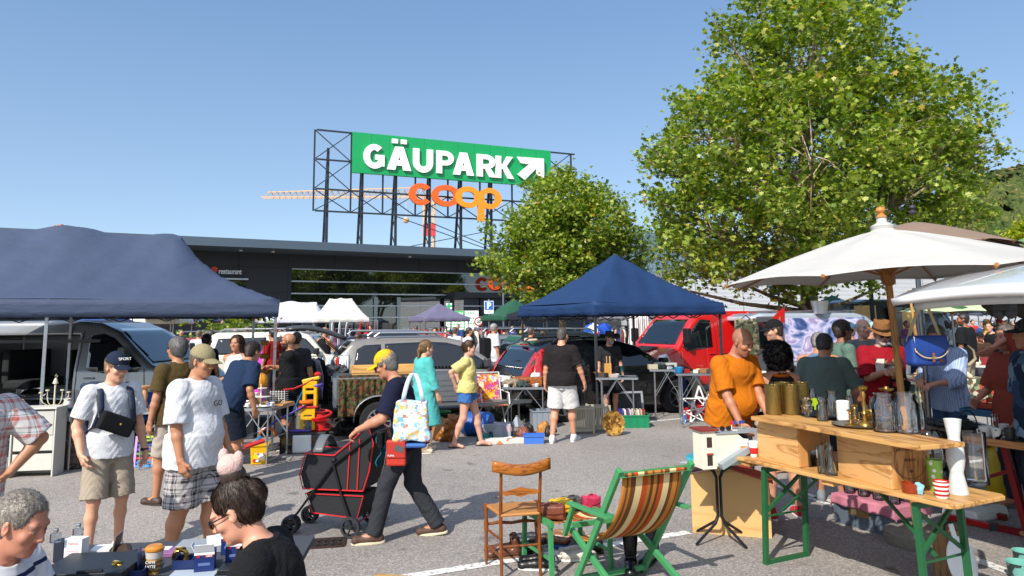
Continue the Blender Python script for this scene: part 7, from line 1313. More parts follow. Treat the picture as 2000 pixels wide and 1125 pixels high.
def lump(name,label,cat,loc,r,m,seed=1,rz=0,amp=.02,parent=None,vox=.014,extra=None,flat=True):
 rr=random.Random(seed);k=S(.05)
 for i in range(7):k.ell((rr.uniform(-.5,.5)*r[0],rr.uniform(-.5,.5)*r[1],r[2]*rr.uniform(.35,.6)),(r[0]*rr.uniform(.45,.7),r[1]*rr.uniform(.45,.7),r[2]*rr.uniform(.35,.6)))
 if extra:extra(k)
 k.post=lambda P:amp*(np.sin(P[:,0]*17/max(r[0],.1)*.4+3*np.sin(P[:,2]*14+seed))*np.sin(P[:,1]*13+P[:,2]*21)+.4*np.sin(P[:,2]*60+5*np.sin(P[:,0]*22)))
 if flat:k.cut(lambda P:.002-P[:,2],.003)
 o=link(name,k.mesh(name,vox),m,parent);o.location=loc;o.rotation_euler=(0,0,R(rz))
 if label:tag(o,label,cat)
 return o
lump('folded_clothes','folded sand coloured clothes at the left of the suitcase','clothes',put(T4_,.16,.25),(.2,.16,.12),cloth('8a7c68'),3);lump('cloth_pouch','small dark green cloth pouch in front of the suitcase','pouch',put(T4_,.32,.12),(.09,.06,.1),cloth('3e4a48'),4,vox=.01)
# hanging things at the tent pole: three tier basket, star garland, lamp
p=W(518,640,Y=11.6);hb=empty('hanging_baskets','three woven baskets hanging one below another from the navy canopy','hanging basket',(p.x,11.6,0),0);zs_=[W(518,y,Y=11.6).z for y in(668,694,724)]
for i,(z_,r_)in enumerate(zip(zs_,(.065,.085,.115))):
 MB().lathe([(r_*.75,0),(r_,.07),(r_*.96,.075),(r_*.7,.01)],(0,0,z_-.05),18).build('basket',stripes([(0,'7a5020'),(.4,'4a2c18'),(.6,'a87830')],2,.03),hb,smooth=True)
MB().tube([(0,0,2.0),(0,0,zs_[2])],.004,5).build('cord',mat('3a2c20',.8),hb)
p=W(545,700,Y=10.95);ga=empty('star_garland','string of little copper stars wound down the white tent pole','garland',(p.x,10.9,0));mb=MB()
for i in range(14):
 z_=1.95-i*.09;a=i*2.1;c_=(.045*math.cos(a),.045*math.sin(a)-.03,z_)
 for k in range(3):b_=k*1.05;mb.bar((c_[0]-.022*math.cos(b_),c_[1],c_[2]-.022*math.sin(b_)),(c_[0]+.022*math.cos(b_),c_[1],c_[2]+.022*math.sin(b_)),.006)
mb.tube([(.04*math.cos(i*.9),.04*math.sin(i*.9)-.03,1.98-i*.04)for i in range(34)],.003,4);mb.build('garland_string',mat('7a4a2c',.4,.5),ga)
p=put(T1_,.12,.62);la=empty('table_lamp','orange round table lamp glowing in the sun on a brass stem','lamp',p);MB().lathe([(.055,0),(.05,.02),(.012,.05),(.02,.1),(.01,.17),(.015,.2)],(0,0,0),16).build('stem',mat('c89a30',.3,.7),la,smooth=True);MB().ball((0,0,.31),(.11,.11,.115),18).build('lamp_shade',mat('d08a14',.5),la,smooth=True)
mb=MB();[mb.tube([(.112*math.cos(a)*math.cos(t),.112*math.sin(a)*math.cos(t),.31+.117*math.sin(t))for t in np.linspace(-1.3,1.3,9)],.003,4)for a in np.linspace(0,2*math.pi,13)[:-1]];mb.build('lamp_rib',mat('6a4418',.6),la)
p=put(T1_,.42,.6);mb=MB();[mb.tube([(-.12,0,.02+.03*i),(-.1,-.1,.02+.03*i),(.1,-.1,.02+.03*i),(.12,0,.02+.03*i)],.003,4)for i in range(6)];[mb.bar((-.1+.04*i,-.1,0),(-.1+.04*i,-.1,.19),.005)for i in range(6)];mb.build('wire_basket',mat('d8d8d4',.4),loc=p,label='white wire basket at the right rear of the long crockery table',cat='basket')
# candelabra
cd=empty('candelabra','cream five armed scroll candelabra with a bell finial at the left','candelabra',put(T3_,.28,.05),8);CM=mat('c8c0a4',.5)
MB().lathe([(.06,0),(.05,.015),(.012,.03),(.01,.3),(.012,.36),(.035,.37),(.028,.39),(.016,.43),(.006,.44)],(0,0,0),14).build('stem',CM,cd,smooth=True);MB().tube([(0,0,.44),(.02,0,.46),(0,0,.49),(-.01,0,.46)],.004,5).build('finial_ring',CM,cd)
for i,x in enumerate((-.17,-.09,.09,.17)):
 z_=.24 if abs(x)>.1 else .27;MB().tube([(0,0,.1),(x*.4,0,.08),(x*.8,0,.12),(x,0,.17),(x*.95,0,.2),(x*.85,0,.18)],.005,6).build('arm',CM,cd);MB().tube([(x*.8,0,.12),(x,0,.19),(x,0,z_)],.005,6).build('arm_tip',CM,cd);MB().lathe([(.012,0),(.024,.006),(.024,.022),(.018,.022)],(x,0,z_),10).build('candle_cup',CM,cd)
for lb,px,py,s_ in(('pale carved horse head bookend at the far left',22,758,1),('small pale carved figure right of the horse head',42,764,.7)):
 k=S(.03);k.cone((0,0,0),(.0,0,.07),.05,.035);k.cone((0,0,.07),(.02,0,.15),.035,.026);k.cone((.02,0,.15),(.075,0,.115),.026,.014);k.cone((0,0,.16),(-.01,0,.185),.008,.004,.01);o=link('carving',k.mesh('c',.006),mat('b8a888',.6));p=W(px,py,Y=9.8);o.location=(p.x,p.y,.752);o.scale=(s_*1.2,)*3;tag(o,lb,'carving')
 MB
# ---- things on the ground, left
def gbox(name,label,cat,px,py,d,m,rz=GA,taper=1.0,bev=.01,parts=None,z=0,group=None):
 p=W(px,py,z=z);q=MB().box((0,0,d[2]/2),d,taper=taper).build(name,m,loc=(p.x,p.y+d[1]*.45,z),rz=rz,bev=bev,label=label,cat=cat,group=group);return q
def bin_(name,label,px,py,d,m,rz=GA,z=0,fill=None,rib=True,rim=None):
 p=W(px,py,z=z);q=empty(name,label,'crate',(p.x,p.y+d[1]*.5,z),rz);t=MB();x,y,h=d;t.box((0,0,.006),(x,y,.01))
 for c_,e in(((0,-y/2,h/2),(x,.008,h)),((0,y/2,h/2),(x,.008,h)),((-x/2,0,h/2),(.008,y,h)),((x/2,0,h/2),(.008,y,h))):t.box(c_,e)
 for c_,e in(((0,-y/2-.008,h-.012),(x+.03,.02,.024)),((0,y/2+.008,h-.012),(x+.03,.02,.024)),((-x/2-.008,0,h-.0121),(.02,y,.024)),((x/2+.008,0,h-.0121),(.02,y,.024))):t.box(c_,e)
 if rib:
  for i in range(4):t.box((-x*.36+i*x*.24,-y/2-.006,h*.45),(.012,.012,h*.85))
 t.build('tub',m,q)
 if fill:rr=random.Random(len(label));[MB().box((rr.uniform(-.36,.36)*x,rr.uniform(-.3,.3)*y,h*rr.uniform(.5,fill[1])),(x*.25,y*.3,h*.35),(rr.uniform(-30,30),rr.uniform(-20,20),rr.uniform(0,90))).build('content',mat(c,.5),q,bev=.006)for c in fill[0]]
 return q
wp_=G(70,928);wh=empty('drawer_unit','worn white painted drawer unit standing open at the left edge','furniture',(wp_.x,wp_.y,0),8);WPT=mat('c4c2b8',.6,0,.1,8)
q=MB();q.box((0,.15,.42),(.5,.02,.84));q.box((-.25,0,.42),(.02,.3,.84));q.box((.25,0,.42),(.02,.3,.84));q.box((0,0,.84),(.54,.34,.02));q.build('carcass',WPT,wh,bev=.004)
for z_ in(.08,.32):q=MB();q.box((0,-.12,z_+.1),(.46,.02,.2));q.box((0,.0,z_),(.46,.24,.01));q.build('drawer',WPT,wh,bev=.003)
MB().box((0,-.13,.66),(.46,.02,.3)).build('drawer',mat('b8b8b0',.5),wh,bev=.003);MB().box((0,-.145,.68),(.1,.012,.02)).build('handle',metal('8a8a88'),wh)
pl_=G(146,918);wl2=empty('wooden_cabinet','dark weathered wooden cabinet beside the drawer unit','cabinet',(pl_.x,pl_.y+.1,0),GA);MB().box((0,.1,.3),(.42,.3,.58)).build('body',wood('4c4034','2c241c',2,2,.8),wl2,bev=.005);MB().box((.02,-.055,.3),(.34,.012,.46)).build('door',wood('5c5044','382e24',0,2,.8),wl2,bev=.004);MB().box((-.1,-.07,.32),(.02,.02,.06)).build('handle',metal('6a6a68'),wl2)
cf=G(289,912);cfr=empty('colourful_frame','brightly painted box frame with rainbow shelves leaning by the boy','shelf',(cf.x,cf.y,0),6,tilt=(R(-8),0));cols_=['2f7ac0','c83a2c','6aa83a','6a4ca0','2a4ca0','7cb04a']
for nm,c_,d_,cl_ in(('frame_side',(-.17,0,.2),(.03,.06,.4),'b890c8'),('frame_side',(.17,0,.2),(.03,.06,.4),'e0502c'),('frame_bottom',(0,0,.015),(.31,.06,.03),'4a8cc8'),('frame_top',(0,0,.385),(.31,.06,.03),'a8c020'),('divider',(.06,0,.2),(.02,.055,.34),'c8b090')):MB().box(c_,d_).build(nm,mat(cl_,.6),cfr)
for i,cl_ in enumerate(cols_):MB().box((-.05,.0,.06+i*.056),(.2,.055,.022)).build('shelf',mat(cl_,.6),cfr)
MB().box((.115,0,.22),(.09,.05,.14)).build('yellow_block',mat('d8cc20',.6),cfr);MB().box((.115,0,.08),(.09,.05,.07)).build('pink_block',mat('c0507c',.6),cfr)
fc=G(293,868);ch2=empty('folding_chair','blue canvas folding chair behind the boy under the table','chair',(fc.x,fc.y,0),15);BC=cloth('1c4c8c');MB().box((0,.2,.62),(.42,.02,.36),(-10,0,0)).build('backrest',BC,ch2,bev=.006);MB().box((0,-.02,.42),(.42,.4,.02)).build('seat',BC,ch2,bev=.006);[MB().tube([(sx*.21,-.2,0),(sx*.21,.16,.44),(sx*.21,.24,.82)],.012,6).build('leg',DKB,ch2)for sx in(-1,1)];[MB().tube([(sx*.22,.22,0),(sx*.22,-.18,.43)],.012,6).build('rear_leg',DKB,ch2)for sx in(-1,1)]
sv=gbox('storage_box','tall grey box with a white note under the long crockery table','box',470,858,(.36,.3,.36),mat('3e4246',.6),10);MB().box((-.05,-.05,.362),(.16,.1,.002),(0,0,8)).build('note',mat('e8e8e6',.7),sv)
gbox('storage_box','low dark plastic box behind the tall grey one','box',505,850,(.4,.3,.3),mat('24282c',.6),10);gbox('cardboard_box','brown cardboard box of plates under the table by the boy','box',285,846,(.35,.3,.25),mat('7a6248',.8),12)
# scooter wheel / pedal toy
p=G(424,906);ri=empty('ride_on_toy','turquoise wheel of a childs scooter behind the plaid shorts man','toy',(p.x,p.y+.1,0),20);MB().lathe([(.07,-.02),(.1,-.02),(.105,0),(.1,.02),(.07,.02)],(0,0,.105),20,1,rotm(90)).build('tyre',TYRE,ri,smooth=True);MB().lathe([(.06,-.012),(.075,-.012),(.075,.012),(.06,.012)],(0,-.01,.105),20,1,rotm(90)).build('rim',mat('1c9cb8',.4),ri);mb=MB();[mb.bar((0,-.015,.105),(.065*math.cos(a),-.015,.105+.065*math.sin(a)),.012)for a in np.linspace(0,5.03,5)];mb.build('spokes',mat('1c9cb8',.4),ri);MB().tube([(0,.03,.1),(-.12,.03,.2),(-.3,.03,.22)],.015,8).build('frame',DKB,ri)
# toy bins, bucket
b1_=bin_('toy_bin','clear plastic bin of soft toys left of the yellow bucket',478,906,(.4,.28,.24),glass('e0e4e8',.2),8,fill=(['d8c8c0','c83028','e0a840','d8a8a0','e8e0d8'],.95),rib=False)
yb=G(505,908);y_=empty('toy_bucket','bright yellow square toy bucket with a printed front','bucket',(yb.x,yb.y,0),14);YL=mat('dcaa08',.35);MB().box((0,.11,.12),(.2,.2,.24),taper=1.12).build('bucket',YL,y_,bev=.015);MB().box((0,.11,.25),(.25,.25,.025)).build('lid',YL,y_,bev=.006);MB().box((0,.0025,.12),(.15,.004,.16),(-3.5,0,0)).build('print',patch(['e8e4d8','60a040','d83020','3a80c0','f0c020','e8e4d8'],22,.4),y_)
MB().tube([(-.12,0,.05),(.12,.05,.12)],.03,8).build('toy_gun',mat('b01c1c',.4),loc=(*W(497,868,z=.3).xy,.22),rz=10,label='red plastic toy poking out of the clear bin',cat='toy')
b2_=bin_('toy_box','clear lidded box of building bricks under the marble run',585,886,(.62,.4,.26),glass('dfe6ea',.15),9,fill=(['3a9c4a','c83028','2a6cc0','e0a020','6a4ca8','e0601c','38a0a0','d84030','2a5cb0','e8c020','58b048','e86a20'],.7),rib=False);MB().box((0,0,.275),(.66,.44,.035)).build('lid',mat('26282c',.5),b2_,bev=.01)
MB().grid(lambda u,v:((u-.5)*.26,-.212-.006-.03*max(0,v-.6)*u,.262-v*.25),6,8).build('paper_sheet',mat('e8e8e6',.8),b2_,solid=.002,smooth=True)
# marble run tower
tz0=.296;tp0=Vector(b2_.location);tw=empty('toy_ball_run','tall yellow red and blue plastic ball run tower standing on the toy box','toy',(tp0.x+.04,tp0.y,tz0),8);TY=mat('d8a404',.35);TR=mat('b41818',.35);TB=mat('1688c0',.35);TP_=mat('5a48a8',.35);TO=mat('e0701c',.35)
for nm,cx,w_,z0_,z1_ in(('lower_tower',.02,.2,.0,.33),('upper_tower',.04,.2,.36,.72)):
 q=MB();[q.box((cx+sx*(w_/2-.02),y,(z0_+z1_)/2),(.045,.03,z1_-z0_))for sx in(-1,1)for y in(-.06,.06)];q.box((cx,-.06,z1_-.05),(w_,.028,.1));q.box((cx,.06,z1_-.05),(w_,.028,.1));q.box((cx,-.06,(z0_+z1_)/2+.02),(w_,.027,.05));q.build(nm,TY,tw,bev=.008)
MB().box((.02,0,.345),(.28,.18,.03)).build('middle_deck',TR,tw,bev=.01);MB().lathe([(.1,0),(.12,.02),(.12,.05),(.06,.06)],(0,0,.39),20).build('orange_bowl',TO,tw,smooth=True);MB().box((.05,0,.745),(.26,.14,.05),(0,-12,0)).build('top_deck',TY,tw,bev=.015);MB().lathe([(.05,0),(.06,.02),(.03,.05),(.001,.055)],(.14,0,.80),16).build('red_button',TR,tw,smooth=True)
def chute(nm,pts,m,w_=.045):
 pts=[Vector(p)for p in pts];mb=MB();n=len(pts)
 def fn(u,v):
  t=v*(n-1);i=min(n-2,int(t));p=pts[i].lerp(pts[i+1],t-i);d=(pts[min(n-1,i+1)]-pts[i]).normalized();s_=d.cross(Vector((0,0,1))).normalized();a=(u-.5)*2;return p+s_*a*w_+Vector((0,0,.025*a*a))
 mb.grid(fn,6,(n-1)*3).build(nm,m,tw,smooth=True,solid=.008)
chute('blue_chute',[(-.0,.0,.70),(-.12,.0,.45),(-.24,.0,.18),(-.3,0,.04),(-.36,-.02,.0)],TB);chute('red_chute',[(.1,-.04,.74),(-.05,-.06,.66),(-.2,-.06,.60),(-.34,-.06,.59)],TR,.03);chute('purple_chute',[(-.02,-.08,.36),(-.2,-.1,.26),(-.4,-.12,.16),(-.58,-.12,.04)],TP_,.04)
MB().tube([(-.55+.12*math.cos(a),-.06,-.06+.12*math.sin(a))for a in np.linspace(0,math.pi,10)],.022,6).build('orange_loop',TO,tw,smooth=True);MB().tube([(-.68,-.06,-.24),(-.68,-.06,-.1),(-.64,-.06,-.05)],.03,6).build('blue_end',TB,tw)
MB().lathe([(.13,0),(.14,.02),(.08,.03),(.08,.12),(.13,.14),(.14,.16),(.08,.17),(.07,.26),(.11,.27)],(.2,0,0),24).build('red_spiral',TR,tw,smooth=True);MB().tube([(.2+.15*math.cos(a),.15*math.sin(a)*.7,.05+.03*a)for a in np.linspace(0,8,20)],.02,6).build('spiral_chute',TR,tw,smooth=True)
MB().tube([(.14+.07*math.cos(a),.07*math.sin(a),.60+.012*a)for a in np.linspace(0,6,14)],.02,6).build('purple_curl',TP_,tw,smooth=True);MB().box((-.08,-.08,.015),(.3,.12,.03)).build('purple_base',TP_,tw,bev=.01)
# ---- trailer
ta,tb_=G(650,838),G(930,812);tr_=empty('car_trailer','grey aluminium car trailer draped with a camouflage cloth','trailer',(W(650,790,Y=12.3).x,12.3,0),14);LT_=2.35;TRG=metal('a0a4a6',.45)
q=MB();q.box((LT_/2,0,.52),(LT_,1.15,.06));q.build('bed',mat('5a5c5e',.7),tr_)
for y in(-.59,.59):
 q=MB()
 for k in range(5):q.box((LT_/2,y,.60+k*.085),(LT_,.018,.07));q.box((LT_/2,y+.012*(1 if y<0 else-1),.64+k*.085),(LT_,.01,.016))
 for x in(.03,LT_*.5,LT_-.03):q.box((x,y-.01,.76),(.05,.03,.46))
 q.build('side_wall',TRG,tr_)
for x in(0,LT_):q=MB();[q.box((x,0,.60+k*.085),(.018,1.14,.07))for k in range(5)];q.build('end_wall',TRG,tr_)
wheel(tr_,.72,-.72,.31,-1,'steel');wheel(tr_,.72,.72,.31,1,'steel')
for sg in(-1,1):MB().grid(lambda u,v:(.72+.40*math.cos(math.pi*(1.0-u*1.0))*1.0,sg*(.62+.24*v),.31+.40*math.sin(math.pi*u*1.0)**.8),14,2).build('mudguard',mat('8e9294',.4,.6),tr_,solid=.01,smooth=True)
q=MB();q.bar((LT_,.3,.45),(LT_+1.1,0,.45),.06);q.bar((LT_,-.3,.45),(LT_+1.1,0,.45),.06);q.build('drawbar',TRG,tr_);MB().tube([(LT_+.9,.1,0),(LT_+.9,.1,.6)],.02,6).build('jockey_wheel_post',TRG,tr_)
CAMO=patch(['3a3c20','5c4a2c','1e2014','6a3024','4c5030','2a2c1c'],30,.9)
def camo(u,v):x=.08+u*1.15;f_=.03*math.sin(u*34)*v+.015*math.sin(u*77+2);return(x,-.63-f_-.03*v,1.0-v*(.62-.3*max(0,u-.62)*2.4*1))if v>.02 else(x,-.45,1.02)
o=MB().grid(camo,60,14).build('camouflage_cloth',CAMO,loc=(0,0,0),smooth=True,solid=.006,label='camouflage cloth hanging over the side of the grey trailer',cat='cloth');o.location=tr_.location;o.rotation_euler=tr_.rotation_euler
o=MB().box((0,0,0),(1.1,.8,.05)).build('shallow_drawer_box',wood('d0a060','a87838',0,1.5),label='shallow light wooden drawer lying across the trailer top',cat='drawer',bev=.004);q=MB();[q.box(c_,d_)for c_,d_ in(((0,-.4,.06),(1.1,.02,.09)),((0,.4,.06),(1.1,.02,.09)),((-.55,0,.06),(.02,.79,.09)),((.55,0,.06),(.02,.79,.09)))];q.build('drawer_side',wood('d0a060','a87838',0,1.5),o,bev=.003);o.location=Vector(tr_.location)+Matrix.Rotation(R(14),3,'Z')@Vector((.85,.05,1.03));o.rotation_euler=(0,0,R(14))
# canvas cover, dark heap, backpack
def cover(k):k.cone((0,0,.1),(.04,0,.95),.26,.2);k.cone((-.12,0,.92),(.2,0,.98),.16,.12)
p=G(640,838);cv=lump('canvas_cover','tall dark grey canvas cover standing folded beside the trailer','cover',(p.x+.05,p.y,0),(.3,.18,.5),mat('34373a',.6,0,.12,5,.4,40),8,10,.03,extra=cover,vox=.018);MB().box((.1,-.27,.9),(.17,.005,.1),(-10,0,5)).build('white_label',mat('d0d4d8',.6),cv)
p=G(695,850);lump('tarpaulin_heap','crumpled black tarpaulin heaped on the asphalt by the trailer wheel','tarpaulin',(p.x,p.y+.2,0),(.62,.4,.26),mat('1e1c1e',.7,0,.2,6,.4,40),12,10,.03,vox=.02)
def pack(k):k.cone((0,0,.12),(0,0,.42),.2,.17);k.ell((0,-.16,.16),(.13,.08,.13));k.ell((-.2,-.02,.15),(.07,.08,.13));k.ell((.2,-.02,.15),(.07,.08,.13));k.ell((0,0,.46),(.2,.16,.07))
OL=mat('4c4a34',.85,0,.15,10,.5,70);p=G(738,856);bk_=lump('army_backpack','olive green army rucksack with side pockets standing behind the stroller man','backpack',(p.x,p.y+.1,0),(.16,.12,.3),OL,21,5,.012,extra=pack,vox=.012);[MB().box((x,-.21,.3),(.022,.01,.26),(-8,0,0)).build('strap',mat('2e2c20',.7),bk_)for x in(-.08,.08)]
# ---- middle ground: bags, bins, boxes
def bag2(k):k.cone((-.1,0,.12),(.12,0,.3),.12,.1);k.ell((.16,0,.3),(.1,.1,.12))
p=G(868,862);lump('leather_bag','rust brown leather bag slumped behind the walking women','bag',(p.x,p.y+.05,0),(.2,.14,.28),mat('8a5418',.45,0,.3,12,.4,40),33,-10,.02,extra=bag2,vox=.014)
MB().box((0,0,.2),(.1,.03,.42),(0,38,0)).build('wooden_case',wood('a87850','7a4c28',2,3),loc=(*G(852,868).xy,.02),rz=-10,bev=.006,label='slanted wooden case leaning on the rust brown bag',cat='case')
lathe_obj('barrel',[(.001,0),(.17,0),(.19,.03),(.19,.1),(.2,.11),(.19,.12),(.19,.42),(.2,.43),(.17,.5),(.001,.5)],mat('1250a0',.4),'bright blue plastic barrel lying behind the yellow shirt woman','barrel',(*G(905,850).xy,.2)).rotation_euler=(R(90),0,R(70))
lathe_obj('planter',[(.1,0),(.14,.18),(.22,.2),(.22,.23),(.2,.23),(.12,.02)],mat('1c7a40',.4),'green plastic planter between the trailer and the yellow shirt woman','planter',G(858,828))
rr=random.Random(9)
for i,(lb,px,py,c)in enumerate((('rusty garden tool bundle beside the green planter',880,838,'4a2420'),('grey motor part in front of the green planter',866,850,'6a6c6e'),('dark coil of cable behind the blue barrel',895,832,'26282a'))):p=G(px,py);lump(('tool_bundle','motor_part','cable_coil')[i],lb,('tools','motor part','cable')[i],(p.x,p.y,0),(.16,.12,.2),mat(c,.5,.3,.3,20,.5,60),40+i,0,.03,vox=.014)
def fchair():
 p=G(960,838);q=empty('camping_chair','folding camping chair with psychedelic flower fabric','chair',(p.x,p.y+.1,0),20);fl_=patch(['c83a4c','e08a20','e8d0b0','b04890','e8b83c','a8b0c0','d8583c'],20,.8,dist=1.5);WF=mat('d8d8d4',.35,.3)
 MB().grid(lambda u,v:((u-.5)*.44,.16+.12*v,.42+.5*v),4,6).build('backrest',fl_,q,solid=.012);MB().grid(lambda u,v:((u-.5)*.44,-.24+.4*v,.42-.03*math.sin(v*3.1)),4,5).build('seat',fl_,q,solid=.012)
 for sx in(-1,1):MB().tube([(sx*.24,.3,.95),(sx*.24,.15,.42),(sx*.24,-.1,.02),(sx*.24,-.22,.015)],.012,8).build('frame',WF,q);MB().tube([(sx*.25,-.26,.44),(sx*.25,.22,.02)],.012,8).build('leg',WF,q);MB().tube([(sx*.25,-.26,.44),(sx*.26,-.2,.62),(sx*.26,.2,.64)],.012,8).build('armrest',WF,q)
 MB().tube([(-.24,.3,.95),(.24,.3,.95)],.012,8).build('top_bar',WF,q);MB().tube([(-.24,-.22,.015),(.24,-.22,.015)],.012,8).build('foot_bar',WF,q)
fchair()
def duf(k):k.cone((-.02,0,.14),(.1,0,.16),.17,.16);k.ell((-.2,0,.2),(.1,.1,.11))
p=G(985,822);lump('duffel_bag','dark olive duffel bag slumped under the suitcase table','bag',(p.x,p.y,0),(.18,.14,.26),mat('383828',.85,0,.15,10,.5,60),55,0,.014,extra=duf,vox=.014)
pb=gbox('printed_box','silver cardboard box printed with dark pictures','box',970,856,(.46,.3,.22),patch(['8c929c','9aa0a8','3a3848','8c929c','b8a0a8'],7,.35),0)
p=G(1010,850);ln_=empty('lantern','small grey metal lantern with a pyramid top','lantern',(p.x,p.y,0),10);q=MB();[q.bar((sx*.07,sy*.07,0),(sx*.07,sy*.07,.14),.012)for sx in(-1,1)for sy in(-1,1)];q.box((0,0,.006),(.17,.17,.012));q.box((0,0,.145),(.17,.17,.012));q.build('frame',mat('8a9096',.5,.4),ln_);MB().lathe([(.12,.15),(.02,.3),(.03,.31),(.001,.32)],(0,0,0),4).build('roof',mat('9aa0a6',.5,.4),ln_);MB().box((0,0,.07),(.13,.13,.12)).build('glass_pane',GL,ln_)
fb=gbox('flat_box','long flat white and orange cardboard box on the asphalt','box',985,868,(.62,.18,.08),patch(['c8c4bc','d0ccc4','c07848','b8b4ac'],5,.6),8);MB().box((.02,-.01,.085),(.2,.08,.006),(0,-6,10)).build('flap',mat('e8e8e4',.6),fb)
gbox('tool_case','teal and black cordless tool case beside the flip flops','tool case',945,862,(.2,.14,.1),patch(['168a80','1c2428','14706c'],8,.5),30)
bb_=bin_('storage_tray','bright blue open fronted storage tray on the asphalt',1043,867,(.3,.22,.13),mat('3a6cc0',.45),0,fill=(['9a9a98','50545a'],.6),rib=False)
for i,(lb,px,py,c)in enumerate((('orange brown teddy shaped doorstop behind the blue tray',1062,850,'a8702c'),('dark camera bag behind the flat box',1030,846,'201e20'),('reddish leather pouch between the lantern and the camera bag',1022,853,'7a4434'),('black printer lying beside the blue tray',1075,852,'1c1e20'))):
 p=G(px,py);lump(('doorstop','camera_bag','leather_pouch','printer')[i],lb,('doorstop','bag','pouch','printer')[i],(p.x,p.y,0),(.1,.1,.14 if i else .22),mat(c,.5,0,.2,20,.2,50),60+i,0,.01,vox=.012)
bin_('storage_crate','light grey lidded storage crate under the cardboard box',1062,836,(.42,.34,.3),mat('848c96',.45),8)
p=W(1062,795,z=.3);cbx=empty('cardboard_box','open cardboard box with loose flaps on top of the grey crate','box',(p.x,p.y+.15,.305),8);CBM=mat('8c6844',.85);q=MB();[q.box(c_,d_)for c_,d_ in(((0,0,.005),(.38,.28,.008)),((0,-.14,.07),(.38,.006,.14)),((0,.14,.07),(.38,.006,.14)),((-.19,0,.07),(.006,.28,.14)),((.19,0,.07),(.006,.28,.14)))];q.build('box_walls',CBM,cbx)
for c_,d_,r_ in(((0,-.2,.13),(.36,.12,.005),(-25,0,0)),((.25,0,.15),(.14,.26,.005),(0,-20,0)),((-.25,0,.13),(.14,.26,.005),(0,25,0))):MB().box(c_,d_,r_).build('flap',CBM,cbx)
for i,c in enumerate(('d8c850','3a3c40','c8c8c4','7a5c3c','e0e0dc','5a6a3a')):MB().box((rr.uniform(-.14,.14),rr.uniform(-.08,.08),.14+i*.012),(.16,.05,.02),(rr.uniform(-30,30),rr.uniform(-40,40),rr.uniform(0,90))).build('content',mat(c,.5),cbx)
# shutter planters, basket, tv, green crate
for i,(lb,px)in enumerate((('slatted beige wooden planter behind the white shorts',1140),('second slatted beige planter left of the round basket',1172))):
 p=G(px,848-i*4);q=empty('slatted_planter',lb,'planter',(p.x,p.y,0),4,'slatted beige planters');SW=mat('a8a08c',.7,0,.1,12);
 for x in(-.17,.17):
  for y in(0,.3):MB().box((x,y,.22),(.035,.035,.44)).build('post',SW,q)
 t=MB();[t.box((-.14+k*.028,-.004,.22),(.02,.012,.36))for k in range(11)];t.build('front_slats',SW,q);t=MB();[t.box((sx*.174,.03+k*.03,.22),(.012,.02,.36))for k in range(9)for sx in(-1,1)];t.build('side_slats',SW,q);t=MB();[t.box((0,y,z_),(.32,.03,.03))for y in(0,.3)for z_ in(.06,.41)];t.build('rail',SW,q)
lathe_obj('round_basket',[(.001,0),(.12,0),(.19,.05),(.2,.07),(.18,.06),(.11,.012),(.001,.01)],patch(['8a6428','5c3c18','a88440'],24,.8),'round golden woven basket standing on edge by the planter','basket',(*G(1196,850).xy,.19)).rotation_euler=(R(80),0,R(15))
p=G(1222,822);tv=empty('television','old flat television with a silver frame leaning under the table','television',(p.x,p.y+.2,.0),8,tilt=(R(-12),0));TVF=mat('a4a8ac',.35,.4);q=MB();[q.box(c_,d_)for c_,d_ in(((0,0,.03),(.82,.05,.06)),((0,0,.5),(.82,.05,.04)),((-.39,0,.265),(.04,.05,.43)),((.39,0,.265),(.04,.05,.43)))];q.build('frame',TVF,tv,bev=.005);MB().box((0,.005,.265),(.74,.03,.43)).build('screen',mat('0a0c0e',.15),tv)
gc=bin_('green_crate','green plastic crate full of books on the asphalt',1238,836,(.55,.36,.22),mat('0c7a50',.45),-2)
for i,c in enumerate(('3a2a6c','2c3c9c','d8d0bc','5c3c8c','c8b8a8','e0dcd0','b8a890','d8d4c8','c0a090','8a3430')):MB().box((-.22+i*.047,0,.2),(.032,.24,.2),(0,rr.uniform(-8,8),0)).build('book',mat(c,.6),gc)
gbox('tool_box','dark green metal box behind the planters','box',1165,800,(.4,.3,.22),mat('1c3428',.5),10);lathe_obj('wheel_hub',[(.001,0),(.1,0),(.1,.04),(.07,.05),(.06,.02),(.001,.02)],mat('6a645c',.5),'small round wheel leaning on the dark green box','wheel',(*G(1163,812).xy,.1)).rotation_euler=(R(85),0,0)
MB().grid(lambda u,v:(.1*math.sin(u*3.1)*v+(u-.5)*.16,(u-.5)*.1+.1*v,.7-.68*v),10,10).build('blue_cloth',cloth('16284e'),loc=(*W(1335,770,Y=14.6).xy,0),smooth=True,solid=.01,label='dark blue cloth bag hanging under the tool tables',cat='cloth bag')
lathe_obj('can',[(.001,0),(.05,0),(.05,.16),(.048,.165),(.001,.165)],patch(['3a78b8','d8dce0','2c60a0'],20,.4),'blue and white paint can near the tool table legs','can',G(1336,826))
